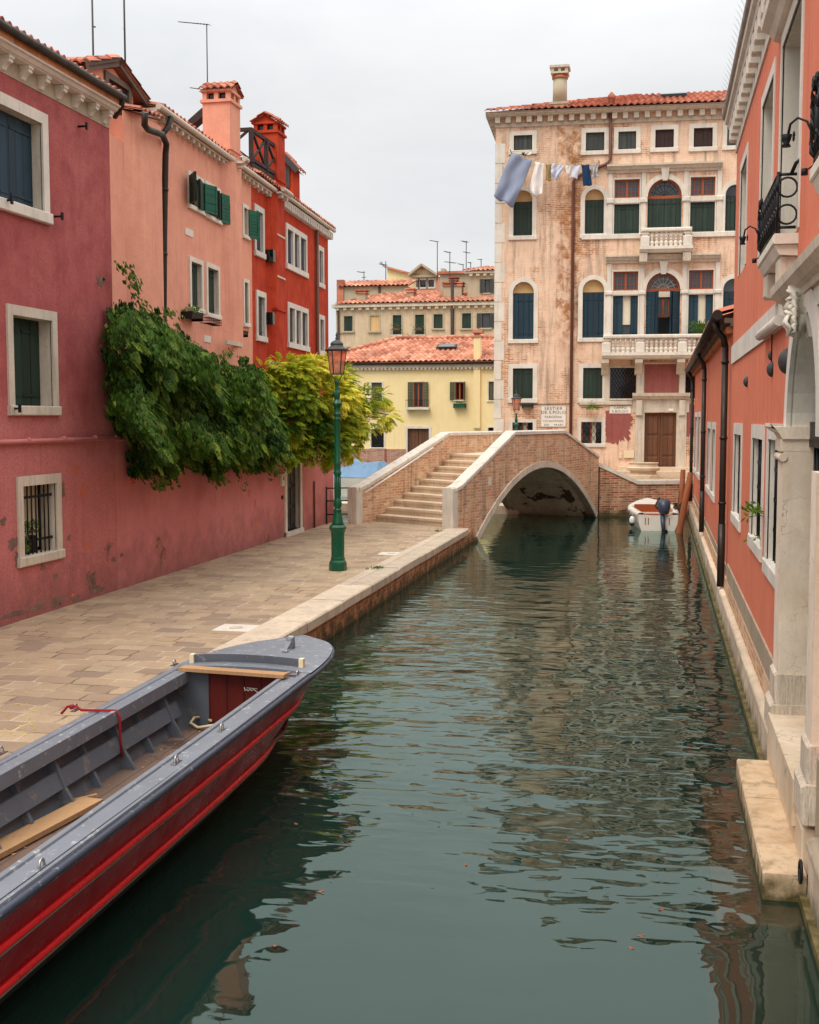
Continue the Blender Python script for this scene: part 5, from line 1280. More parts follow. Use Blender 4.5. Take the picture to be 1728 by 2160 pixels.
p = L.pt(L.u(1430, 217), zr+.97, -2.6); b = MB(); b.hexa([p+Vector(q) for q in ((-.45, -.3, -.05), (.45, -.3, -.05), (.45, .35, .18), (-.45, .35, .18), (-.45, -.3, .06), (.45, -.3, .06), (.45, .35, .28), (-.45, .35, .28))]); b.build('skylight', M['dglass'], root)
# ------------------------------------------------------------------ yellow house across the side canal
Yw = Fac((0., 58.), (1, 0))
root = thing('yellow_house', (-11.5, 61, 0), 'low pale yellow house with terracotta roof and brick base across the side canal', 'house')
B = Bld(Yw, root); W_ = Yw
A0, A1 = W_.u(727, 800)-1.4, W_.u(1075, 800); ze = W_.z(900, 776); zb = W_.z(800, 947)
def yw(xl, xr, yt, yb, **k):
    a, q, c, d = W_.rect(xl, xr, yt, yb); return B.win(a, q, c, d, **k), (a, q, c, d)
kk = dict(fw=.06, rec=.12, fmat=M['stone'])
o, q = yw(784, 806, 807, 847, fill='shut', mat=M['oliveshut'], leaves=2, **kk)
o, q = yw(872, 893, 806, 859, fill='glass', mat=M['wood'], leaves=2, pmat=M['dglass'], **kk)
openleaf(W_, o, q[0]-.01, q[2], q[3], .26, 165, M['oliveshut'], side=1); openleaf(W_, o, q[1]+.01, q[2], q[3], .26, 165, M['oliveshut'], side=-1)
bal = MB(); z = q[2]+.02; bal.box(W_, q[0]-.34, q[1]+.34, z-.14, z-.02, 0, .3)
for s_ in (q[0]-.25, q[1]+.17): bal.box(W_, s_, s_+.09, z-.26, z-.14, 0, .2)
bc = bal.build('balcony', M['stone'], root); b = MB()
for i in range(13): u = q[0]-.32+i*(q[1]-q[0]+.64)/12; b.tube([W_.pt(u, z-.02, .27), W_.pt(u, z+.32, .27)], .008, 4)
b.tube([W_.pt(q[0]-.34, z+.33, .27), W_.pt(q[1]+.34, z+.33, .27)], .012, 5); b.build('railing', M['iron'], bc)
o, q = yw(960, 979, 806, 844, fill='glass', mat=M['wood'], leaves=2, pmat=M['dglass'], **kk)
openleaf(W_, o, q[0]-.01, q[2], q[3], .24, 165, M['oliveshut'], side=1); openleaf(W_, o, q[1]+.0, q[2], q[3], .24, 110, M['oliveshut'], side=-1)
YF = [W_.rect(784, 811, 851, 860), W_.rect(957, 982, 851, 859)]
yw(1031, 1048, 805, 845, fill='shut', mat=M['oliveshut'], leaves=2, **kk)
o, q = yw(783, 810, 905, 944, fill='bars', grid=(6, 6), pmat=M['dglass'], **kk); YB = q
yw(1030, 1046, 902, 940, fill='bars', grid=(4, 6), pmat=M['dglass'], **kk)
a, q, c, d = W_.rect(860, 905, 904, 1000); B.hole(rectp(a, q, c, d)); b = MB(); b.ring(W_, [(q, c), (q, d), (a, d), (a, c)], [(q+.12, c), (q+.12, d+.12), (a-.12, d+.12), (a-.12, c)], -.02, .03, 0, closed=False); o = b.build('door_frame', M['stone'], root)
for i in range(2):
    b = MB(); b.box(W_, a+i*(q-a)/2+.01, a+(i+1)*(q-a)/2-.01, c, d, -.15, -.1); b.build('door_leaf', M['door'], o)
for h in B.holes: pass
b = MB(); BH = [h for h in B.holes]
B.close([(A0, -1), (A1, -1), (A1, ze), (A0, ze)], M['yellow'], 7., .2, M['stone'])
b = MB()
aa, qq = W_.u(857, 960), W_.u(908, 960)
for u0, u1 in ((A0-.01, aa), (qq, A1)): b.box(W_, u0, u1, -1, zb, .002, .06)
b.build('brick_base', M['ybrick'], root)
b = MB(); 
for x in (757, 814): u = W_.u(x, 970); b.box(W_, u-.05, u+.05, .2, zb, .06, .08)
each(b, 'base_strip', M['oldred'], root)
b = MB(); b.box(W_, A0-.1, A1, ze, ze+.16, -.5, .14); dentils(W_, A0, A1, ze-.09, ze, .2, .12, .0, .16, b); b.build('cornice', M['stoned'], root)
b = MB(); b.box(W_, A0-.15, A1, ze+.16, ze+.27, -.5, .26); b.build('gutter', M['pipe'], root)
zr = ze+.3; pr_ = onY(835, 716, 61.6); zt = pr_.z
roof('roof', root, W_.pt(A0-.3, zr, .35), W_.pt(A1, zr, .35), (W_.pt(A1, 0).x, 61.6, zt), (pr_.x, 61.6, zt), M['tile'], .26, .42, .075)
roof('roof', root, W_.pt(A0-.3, zr, -7.2), W_.pt(A0-.3, zr, .35), (pr_.x, 61.6, zt), (pr_.x, 61.7, zt), M['tile'], .26, .42, .075)
b = MB(); ridge(b, (pr_.x, 61.6, zt+.06), (W_.pt(A1, 0).x, 61.6, zt+.06), .13, .4); ridge(b, tuple(W_.pt(A0-.3, zr+.05, .35)), (pr_.x, 61.6, zt+.06), .13, .4); b.build('ridge_tiles', M['tile'], root)
a, q = W_.u(999.5, 800, .1), W_.u(1013, 800, .1); zt_ = W_.z(1005, 711)
b = MB(); b.box(W_, a, q, W_.z(1005, 903), zt_, -.45, .12); ch = b.build('chimney', M['yellow'], root)
b = MB(); b.box(W_, a-.06, q+.06, zt_, zt_+.07, -.5, .17)
for s_ in (a, (a+q)/2-.04, q-.08): b.box(W_, s_, s_+.08, zt_+.07, zt_+.2, .02, .12)
b.box(W_, a+.06, q-.06, zt_+.07, zt_+.2, -.4, .0); b.box(W_, a-.1, q+.1, zt_+.2, zt_+.34, -.52, .2); b.build('cap', M['tilered'], ch)
sk = onY(942, 734, 59.6); b = MB(); sl = (zt-zr)/(61.6-57.65); e = Vector((0, 1, sl)).normalized(); n_ = Vector((0, -sl, 1)).normalized()
C = W_.pt(sk.x, zr+sl*(2.1), 0); C.y = 57.65+2.1; C += n_*.06
b.hexa([C+Vector((-.5, 0, 0))-e*.28, C+Vector((.5, 0, 0))-e*.28, C+Vector((.5, 0, 0))+e*.28, C+Vector((-.5, 0, 0))+e*.28, C+Vector((-.5, 0, 0))-e*.28+n_*.12, C+Vector((.5, 0, 0))-e*.28+n_*.12, C+Vector((.5, 0, 0))+e*.28+n_*.12, C+Vector((-.5, 0, 0))+e*.28+n_*.12])
sko = b.build('skylight', M['pipe'], root); b = MB(); C += n_*.125; b.quad(C+Vector((-.4, 0, 0))-e*.2, C+Vector((.4, 0, 0))-e*.2, C+Vector((.4, 0, 0))+e*.2, C+Vector((-.4, 0, 0))+e*.2); b.build('pane', M['glass'], sko)

# ------------------------------------------------------------------ cream apartment house behind it
Cw = Fac((0., 70.), (1, 0)); W_ = Cw
root = thing('apartment_house', (-14, 74, 0), 'peeling cream apartment house with green shutters rising behind the yellow house roof', 'house')
B = Bld(Cw, root); A0, A1 = W_.u(709, 700), W_.u(1080, 700); zc = W_.z(800, 648)
kk = dict(fw=.1, rec=.12, fmat=M['grey'], sprot=.12)
def cw(xl, xr, yt, yb, **k):
    a, q, c, d = W_.rect(xl, xr, yt, yb); return B.win(a, q, c, d, **k), (a, q, c, d)
for q in ((726, 744, 667, 699), (829, 847, 665, 707), (876, 895, 664, 706), (915, 934, 663, 693), (975, 994, 661, 693)): o, r_ = cw(*q, fill='shut', mat=M['bgreen'], leaves=2, **kk); CQ = r_
cw(781, 800, 666, 699, fill='panel', mat=M['ochre'], **kk)
o, q = cw(1016, 1034, 661, 692, fill='glass', mat=M['dwood'], leaves=1, **kk)
openleaf(W_, o, q[0]-.01, q[2], q[3], .27, 168, M['greyshut'], side=1); openleaf(W_, o, q[1]+.01, q[2], q[3], .27, 168, M['greyshut'], side=-1)
a, q, c, d = W_.rect(728, 744, 733, 770); B.win(a, q, c, d, zs=d-(q-a)/2, shtop=d-.02, fill='shut', mat=M['bblue'], **kk)
B.close([(A0, -1), (A1, -1), (A1, zc), (A0, zc)], M['cream'], 9., .16, M['grey'])
BALX = []
for x0, x1 in ((829, 847), (876, 895)):
    a, q, c, d = W_.rect(x0-3, x1+4, 697, 710); b = MB(); b.box(W_, a, q, c, c+.1, 0, .35); bo = b.build('balcony', M['stoned'], root)
    b = MB()
    for i in range(9): u = a+i*(q-a)/8; b.tube([W_.pt(u, c+.1, .32), W_.pt(u, d+.02, .32)], .01, 4)
    b.tube([W_.pt(a, d+.02, .32), W_.pt(q, d+.02, .32)], .014, 5); b.build('railing', M['iron'], bo); BALX.append((a, q, d))
b = MB(); b.box(W_, A0-.2, A1, zc, zc+.2, -.6, .25); dentils(W_, A0-.1, A1, zc-.16, zc, .45, .2, 0, .2, b); b.build('cornice', M['stoned'], root)
b = MB(); u = W_.u(955, 650); b.tube([W_.pt(u, W_.z(955, 590), .12), W_.pt(u, 2, .12)], .1, 8); u = W_.u(715, 700); b.tube([W_.pt(u, zc, .1), W_.pt(u, 2, .1)], .07, 8); each(b, 'drainpipe', M['pipe'], root)
zr = zc+.22; yk = 73.2
def R_(x0, x1, xt0, xt1, yt):
    t = onY((xt0+xt1)/2, yt, yk).z; roof('roof', root, W_.pt(W_.u(x0, 640), zr, .3), W_.pt(W_.u(x1, 640), zr, .3), (onY(xt1, yt, yk).x, yk, t), (onY(xt0, yt, yk).x, yk, t), M['tile'], .28, .45, .08)
R_(709, 1045, 818, 1045, 616)
def bx(x0, x1, y0, y1, Y, dep, m, name, par, zlow=None):
    p, q = onY(x0, y1, Y), onY(x1, y0, Y); b = MB(); b.wbox(p.x, q.x, Y, Y+dep, p.z if zlow is None else zlow, q.z); return b.build(name, m, par), p.x, q.x, q.z
for x0, x1, y0, y1, Y in ((752, 770, 619, 640, 70.6), (858, 871, 616, 636, 71.5), (936, 974, 603, 636, 71.2), (949, 962, 592, 604, 71.2)):
    o, xa, xb, z1 = bx(x0, x1, y0, y1, Y, .7, M['grey'], 'chimney', root)
    b = MB(); b.wbox(xa-.08, xb+.08, Y-.08, Y+.78, z1, z1+.09); b.wbox(xa, xb, Y, Y+.7, z1+.09, z1+.16); b.wbox(xa-.1, xb+.1, Y-.1, Y+.8, z1+.16, z1+.24); b.build('cap', M['tilered'], o)
# upper blocks standing on the roofs behind
root2 = thing('rooftop_house', (-18, 78, 0), 'low cream rooftop storey with its own tile roof at the left behind the cream house', 'house')
o, xa, xb, z1 = bx(722, 858, 602, 640, 75, 4, M['grey'], 'wall', root2, 0)
roof('roof', root2, (xa-.2, 74.8, z1), (xb+.2, 74.8, z1), (xb+.2, 77.4, z1+.62), (xa-.2, 77.4, z1+.62), M['tile'], .28, .45, .08)
b = MB(); xp = onY(719, 600, 75).x; b.wbox(xp-.25, xp+.2, 74.9, 75.4, z1-3, z1+.45); b.build('party_wall', M['tilered'], root2)
b = MB(); u = onY(801, 600, 75).x; b.tube([(u, 74.93, z1), (u, 74.93, z1-2)], .07, 6); each(b, 'drainpipe', M['pipe'], root2)
root2 = thing('attic_house', (-15, 82, 0), 'yellow wedge shaped attic block with a pedimented dormer on the roofs behind the cream house', 'house')
Y = 80; pp = [onY(x, y, Y) for x, y in ((817, 640), (876, 640), (876, 583), (817, 565))]
b = MB(); F8 = Fac((0, Y), (1, 0)); b.prism(F8, [(p.x, p.z) for p in pp], -4, 0); b.build('wall', M['yellow'], root2)
b = MB(); b.bar(pp[3]+Vector((-.1, -.1, .06)), pp[2]+Vector((.1, -.1, .06)), .3, .12); b.build('roof_edge', M['tilered'], root2)
Y = 79; F8 = Fac((0, Y), (1, 0)); p = {k: onY(x, y, Y) for k, (x, y) in dict(a=(877, 630), b=(923, 630), c=(923, 583), d=(877, 583), l=(865, 580), r=(926, 580), t=(892, 562)).items()}
b = MB(); hs = [rectp(onY(x0, 600, Y).x, onY(x1, 600, Y).x, onY(880, 606, Y).z, onY(880, 591, Y).z) for x0, x1 in ((878.5, 882), (886, 899), (903.5, 916))]
b.wall(F8, [(p['a'].x, p['a'].z), (p['b'].x, p['b'].z), (p['c'].x, p['c'].z), (p['d'].x, p['d'].z)], hs, .2)
b.box(F8, p['b'].x-.02, p['b'].x, p['b'].z, p['c'].z, -3, -.01); dm = b.build('dormer', M['salmon'], root2)
b = MB(); b.prism(F8, [(p['l'].x, p['l'].z-.1), (p['r'].x, p['r'].z-.1), (p['t'].x, p['t'].z)], -3, .15); b.build('pediment', M['cream'], dm)
b = MB(); b.bar((p['l'].x, Y-.3, p['l'].z-.05), (p['t'].x, Y-.3, p['t'].z+.08), .5, .14); b.bar((p['r'].x, Y-.3, p['r'].z-.05), (p['t'].x, Y-.3, p['t'].z+.08), .5, .14); b.box(F8, p['l'].x, p['r'].x, p['l'].z-.2, p['l'].z-.06, 0, .3); b.build('moulding', M['grey'], dm)
for h in hs:
    b = MB(); us = [q[0] for q in h]; zs_ = [q[1] for q in h]; b.ring(F8, rectp(us[0], us[1], zs_[0], zs_[2]), rectp(us[0], us[1], zs_[0], zs_[2], .11), -.02, .05); o = b.build('window', M['stonew'], dm)
    b = MB(); b.box(F8, us[0]-.02, us[1]+.02, zs_[0], zs_[2], -.15, -.12); b.build('pane', M['glass'], o) if False else b.build('pane', M['glass'], dm)
root2 = thing('grey_tower_house', (-9, 73, 0), 'grey rendered tower block with one shuttered window and tiled hip roof beside the palazzo', 'house')
o, xa, xb, z1 = bx(928, 990, 577, 640, 74.5, 4, M['grey'], 'annex', root2)
b = MB(); b.wbox(xa-.1, xb, 74.3, 78.5, z1, z1+.16); b.build('annex_roof', M['tilered'], root2)
bx(930, 938, 566, 578, 75, .8, M['grey'], 'chimney', root2)
b = MB(); Y = 76; q = [onY(x, y, Y) for x, y in ((953, 578), (953, 572), (983, 577))]; b.prism(Fac((0, Y), (1, 0)), [(q[0].x, q[0].z), (q[2].x, q[2].z), (q[1].x, q[1].z)], -2, 0); b.build('lean_to_roof', M['tilered'], root2)
Tf = Fac((0, 70.9), (1, 0)); BT = Bld(Tf, root2); a, q, c, d = Tf.rect(1022, 1033, 589, 618); o = BT.win(a, q, c, d, fw=.07, rec=.12, fmat=M['grey'], fill='glass', leaves=1, mat=M['dwood'])
openleaf(Tf, o, a-.01, c, d, .26, 168, M['greyshut'], side=1); openleaf(Tf, o, q+.01, c, d, .26, 168, M['greyshut'], side=-1)
t0, t1 = Tf.u(987, 600), Tf.u(1075, 600); zt = Tf.z(1000, 577); BT.close([(t0, zc), (t1, zc), (t1, zt), (t0, zt)], M['grey'], 5, .16)
b = MB(); dentils(Tf, t0, t1, zt-.15, zt, .4, .2, 0, .2, b); b.box(Tf, t0-.2, t1, zt, zt+.12, -5, .25); b.build('cornice', M['stoned'], root2)
roof('roof', root2, Tf.pt(t0-.3, zt+.14, .3), Tf.pt(t1, zt+.14, .3), Tf.pt(t1, zt+.62, -2), Tf.pt(t0+.9, zt+.62, -2), M['tile'], .28, .45, .08)
# television antennas on the far roofs and on the left roofs
def antenna(x, ytop, ybot, Y, arms, label, r=.028, base=None, group='television aerials on the far roofs'):
    p, q = onY(x, ybot, Y), onY(x, ytop, Y); root = thing('roof_antenna', tuple(p), label, 'antenna', group)
    b = MB(); b.tube([(p.x, Y, p.z-.4), (p.x, Y, q.z)], r, 6); b.build('mast', M['greyshut'] if r < .04 else M['iron'], root)
    for (xa, ya, xb, yb, n, el) in arms:
        a, c = onY(xa, ya, Y), onY(xb, yb, Y); b = MB(); b.tube([a, c], r*.8, 5)
        for i in range(n):
            t = (i+.5)/n; m = a+(c-a)*t; e = Vector((.25, .8, .12)).normalized()*el*(.6+.4*t); b.tube([m-e, m+e], r*.4, 4)
        b.build('boom', M['greyshut'] if r < .04 else M['iron'], root)
    return root
antenna(922.6, 509, 578, 76, ((907, 507, 924, 510, 5, .3),), 'tall single arm aerial above the pedimented dormer, highest of the far roofs')
antenna(949, 531, 592, 72, ((937, 530, 950, 533, 4, .3), (938, 552, 962, 555, 5, .3)), 'aerial with two arms standing on the twin grey chimney')
antenna(983.5, 508, 575, 76, ((974, 508, 986, 511, 6, .35), (977, 531, 992, 534, 3, .3)), 'tall aerial with a crossing second arm, left of the grey tower roof')
antenna(1015, 546, 566, 73, ((1008, 547, 1016, 547.5, 3, .25),), 'small aerial on the tiled roof of the grey tower')
antenna(993, 553, 574, 76, ((987, 553, 994, 555, 3, .25),), 'short single arm aerial just left of the grey tower roof')
antenna(977, 557, 574, 77, ((966, 556, 978, 559, 3, .25),), 'short drooping aerial between the two tall masts left of the tower')
antenna(814, 551, 582, 79, ((801, 556, 815, 560, 5, .4), (803, 552, 812, 564, 3, .3)), 'bushy aerial beside the yellow attic wedge')
antenna(768, 572, 592, 78, ((754, 573, 768, 575, 4, .3), (764, 585, 771, 585, 2, .25)), 'lone aerial at the left end of the far roofs')
antenna(438, 50, 190, 24.5, ((377, 46, 441, 52, 9, .14), (401, 185, 430, 189, 3, .1)), 'tall television aerial with a long boom above the salmon chimney', .012, group='masts on the left roofs')
antenna(198, -70, 168, 19., ((194, 56, 202, 57, 0, 0),), 'grey pole mast at the left of the tiled roof dormer', .016, group='masts on the left roofs')
antenna(264, -90, 117, 19.4, ((261, 60, 263, 61, 0, 0),), 'dark red pole mast on the ridge of the tiled roof dormer', .016, group='masts on the left roofs')
# ------------------------------------------------------------------ orange palazzo on the right
RX = 1.05
G = Fac((RX, 0), (0, -1))                                # u = -Y
root = thing('orange_palazzo', (RX+2, 12, 0), 'orange plaster palazzo on the right with iron balcony, stone water gate and carved bearded keystone', 'palazzo')
B = Bld(G, root); CU = -18.2; NU = -4.5; CT2 = 7.05
def gy(y0, y1, z0, z1, **k): return B.win(-y1, -y0, z0, z1, **k)
kr = dict(fw=.15, rec=.012, fmat=M['stonew'], prot=.015, sprot=.03)
gy(15.85, 17.25, 1.75, 2.85, fill='bars', grid=(6, 4), pmat=M['dglass'], **kr)
gy(12.6, 13.95, 1.75, 2.85, fill='bars', grid=(6, 4), pmat=M['dglass'], **kr)
gy(10.85, 11.95, 1.70, 2.87, fill='bars', grid=(6, 4), pmat=M['dglass'], **kr)
ku = dict(fw=.12, rec=.3, fmat=M['stonew'], prot=.012, sill=False, fill='glass', mat=M['dwood'], pmat=M['dglass'], leaves=2)
gy(15.9, 17.1, 5.02, 6.42, **ku); gy(12.3, 13.65, 4.75, 6.42, **ku)
gy(9.95, 11.5, 4.56, 6.42, **dict(ku, rec=.38))
gy(5.5, 7.2, 4.56, 6.42, **dict(ku, rec=.38))
# water gate
GY0, GY1, GS = 8.25, 10.12, 2.95
gat = arch(-GY1, -GY0, .62, GS, None, 18); B.hole(gat)
B.close([(CU, -.9), (NU, -.9), (NU, CT2), (CU, CT2)], M['orange'], 7., .45, M['stone'])
b = MB(); go = arch(-GY1, -GY0, .62, GS, None, 18, w=.2); b.ring(G, gat[2:], go[2:], -.012, .035, 0, closed=False); gt = b.build('water_gate', M['stonew'], root)
b = MB()
for s_ in (-1, 1):
    a, q = (-GY1-.42, -GY1+.004) if s_ < 0 else (-GY0-.004, -GY0+.34)
    b.box(G, a, q, .95, 2.72, -.3, .05)
    if s_ > 0: continue
    sweep(b, G, a-.02, q+.02, [(-.3, 2.9), (.06, 2.9), (.09, 2.95), (.13, 2.97), (.16, 3.03), (.16, GS+.05), (-.3, GS+.05)])
    b.box(G, a-.0, q+.0, 2.80, 2.9, -.3, .075); b.tube([G.pt(a-.01, 2.75, .05), G.pt(q+.01, 2.75, .05)], .035, 8); b.box(G, a+.002, q-.002, 2.72, 2.8, -.3, .048)
each(b, 'pilaster', M['pilast'], gt)
b = MB()
for a, q in ((-GY1-.44, -GY1+.02), (-GY0-.02, -GY0+.36)):
    b.bevbox(G, a, q, .70, .952, -.3, .075, .02); b.bevbox(G, a-.035, q+.035, .44, .702, -.3, .11, .025)
each(b, 'pilaster_base', M['roughst'], gt)
# the gate grille: iron bars below, balusters and scrolls in the arch
b = MB(); n = 11
for i in range(n+1):
    u = -GY1+(GY1-GY0)*i/n; b.tube([G.pt(u, .64, -.2), G.pt(u, 2.85, -.2)], .014, 6)
for z in (.95, 1.45, 2.2): b.box(G, -GY1, -GY0, z-.022, z+.022, -.215, -.185)
b.box(G, -GY1, -GY0, 2.84, 3.04, -.27, -.15)
for i in range(24):
    u = -GY1+(GY1-GY0)*(i+.5)/24; b.lathe([(.014, 0), (.022, .06), (.010, .12), (.022, .2), (.014, .26)], G.pt(u, 3.05, -.21), 6)
b.box(G, -GY1, -GY0, 3.31, 3.36, -.24, -.18)
def spiral(b, F, u, z, d, r, t0, turns, sg=1, th=.012, n=22):
    b.tube([F.pt(u+r*(1-.8*i/n)*math.cos(t0+sg*turns*2*PI*i/n), z+r*(1-.8*i/n)*math.sin(t0+sg*turns*2*PI*i/n), d) for i in range(n+1)], th, 5)
cu = -(GY0+GY1)/2
for i in range(7):
    a = PI*(i+.5)/7; spiral(b, G, cu+.48*math.cos(a), GS+.2+.36*math.sin(a), -.21, .13, a, 1.4, 1 if i % 2 else -1, .012)
    b.tube([G.pt(cu, 3.3, -.21), G.pt(cu+.8*math.cos(a), GS+.8*math.sin(a), -.21)], .011, 5)
b.build('gate_grille', M['iron'], gt)
pane(G, gt, arch(-GY1-.02, -GY0+.02, .6, GS, None, 18), -.26, M['dglass'], 'dark_interior')
b = MB(); b.box(G, -GY1, -GY0, .3, .625, -.45, .12); b.build('threshold', M['step'], gt)
# moulded hood over the gate and the carved keystone
hz = 3.97
b = MB(); sweep(b, G, -GY1-.3, -GY0+1.2, [(0, hz), (.05, hz), (.06, hz+.04), (.10, hz+.06), (.15, hz+.11), (.16, hz+.17), (0, hz+.19)]); b.build('hood', M['stoned'], gt)
b = MB(); b.box(G, -GY1-.28, -GY0+.7, hz-.14, hz-.002, -.01, .02); b.build('frieze', M['stonew'], gt)
b = MB(); c = G.pt(cu, 3.88, -.02)
def blobs(b, cx, cy, cz, r, sx, sy, sz, seed, n=18, m=14, amp=.12):
    rr = random.Random(seed); vs = []
    for i in range(m+1):
        th = PI*i/m
        for j in range(n):
            ph = 2*PI*j/n; k = r*(1+amp*math.sin(3*ph+seed)*math.sin(2*th)+rr.uniform(-amp, amp)*.4)
            vs.append((cx+sx*k*math.sin(th)*math.cos(ph), cy+sy*k*math.sin(th)*math.sin(ph), cz+sz*k*math.cos(th)))
    b.add(vs, [(i*n+j, (i+1)*n+j, (i+1)*n+(j+1) % n, i*n+(j+1) % n) for i in range(m) for j in range(n)], 0, 0, True)
x, y, z = c
blobs(b, x-.14, y, z+.06, .2, .85, .75, 1.0, 1, amp=.05)          # head
blobs(b, x-.12, y, z+.22, .2, .95, .95, .5, 5, amp=.2)            # hair
blobs(b, x-.17, y, z-.2, .17, .85, .85, 1.15, 3, amp=.25)         # beard
b.add([(x-.30, y-.03, z+.10), (x-.30, y+.03, z+.10), (x-.37, y-.04, z-.02), (x-.37, y+.04, z-.02), (x-.28, y-.06, z-.03), (x-.28, y+.06, z-.03)], [(0, 1, 3, 2), (0, 2, 4), (1, 5, 3), (2, 3, 5, 4)], 0, 0, True)   # nose
for s_ in (-1, 1):
    blobs(b, x-.29, y+s_*.075, z+.115, .05, .8, 1.1, .5, 7, 10, 8, .05)    # brow
    blobs(b, x-.275, y+s_*.075, z+.065, .03, .9, 1.1, .8, 8, 10, 8, .0)    # eye
    blobs(b, x-.26, y+s_*.085, z-.01, .06, .8, .9, .8, 9, 10, 8, .05)      # cheek
    b.tube([(x-.33, y+s_*.01, z-.05), (x-.32, y+s_*.07, z-.07), (x-.26, y+s_*.13, z-.12)], [.03, .028, .012], 7)   # moustache
    for k in range(5):
        zz = z+.2-.11*k; b.tube([(x-.18, y+s_*(.14), zz), (x-.24, y+s_*(.18+.01*k), zz-.04), (x-.2, y+s_*.2, zz-.1), (x-.26, y+s_*.17, zz-.13)], [.035, .04, .03, .012], 7)
for k in range(9):
    a = (k-4)*.028; b.tube([(x-.30, y+a, z-.12), (x-.34, y+a*1.5, z-.22), (x-.27, y+a*1.8, z-.3), (x-.29, y+a*1.2, z-.4)], [.025, .03, .025, .008], 6)
blobs(b, x-.31, y, z-.095, .028, .8, 1.6, .6, 2, 10, 6, .0)      # lip
b.hexa([(x-.02, y-.16, z-.42), (x+.05, y-.16, z-.42), (x+.05, y+.16, z-.42), (x-.02, y+.16, z-.42), (x-.16, y-.2, z+.28), (x+.05, y-.2, z+.28), (x+.05, y+.2, z+.28), (x-.16, y+.2, z+.28)])
b.v = [tuple(c+(Vector(p)-c)*.52) for p in b.v]; b.build('carved_keystone', M['stone'], gt)
# string course
b = MB(); b.box(G, CU-.005, -GY1-.29, 3.86, 4.12, -.01, .022); b.build('string_course', M['stonew'], root)
b = MB(); b.tube([G.pt(-12.6, 3.9, .06), G.pt(-10.6, 3.9, .06)], .05, 8); each(b, 'conduit', M['stonew'], root)
# upper cornice with modillions
b = MB(); b.box(G, CU-.02, NU, CT2-.14, CT2, -.01, .02); sweep(b, G, CU-.1, NU, [(0, CT2+.22), (.12, CT2+.22), (.13, CT2+.28), (.17, CT2+.30), (.18, CT2+.38), (0, CT2+.4)]); b.box(G, CU-.01, NU, CT2, CT2+.22, -.5, .012); cz = b.build('cornice', M['stonew'], root)
b = MB(); u = CU+.05
while u < NU: b.bevbox(G, u, u+.2, CT2-.0, CT2+.215, .0, .12, .015); u += .42
each(b, 'modillion', M['stone'], cz)
g = MB(); g.tube([G.pt(CU-.12, CT2+.42, .15), G.pt(NU, CT2+.42, .15)], .07, 10); g.build('gutter', M['gutter2'], root)
b = MB()
for i in range(150): u = CU-.2+i*.075; b.bar(G.pt(u, CT2+.47, .18), G.pt(u+.01, CT2+.60, .24+.02*(i % 3)), .0016, .0016)
b.build('bird_spikes', M['chrome'], root)
roof('roof', root, G.pt(NU, CT2+.46, .12), G.pt(CU-.1, CT2+.46, .12), G.pt(CU-.1, CT2+1.3, -3), G.pt(NU, CT2+1.3, -3), M['tilered'], .2, .36, .06)
# window hood over the balcony door
b = MB(); sweep(b, G, -11.85, -9.5, [(0, 6.56), (.06, 6.58), (.1, 6.64), (.17, 6.68), (.18, 6.74), (0, 6.78)]); b.build('window_hood', M['stone'], root)
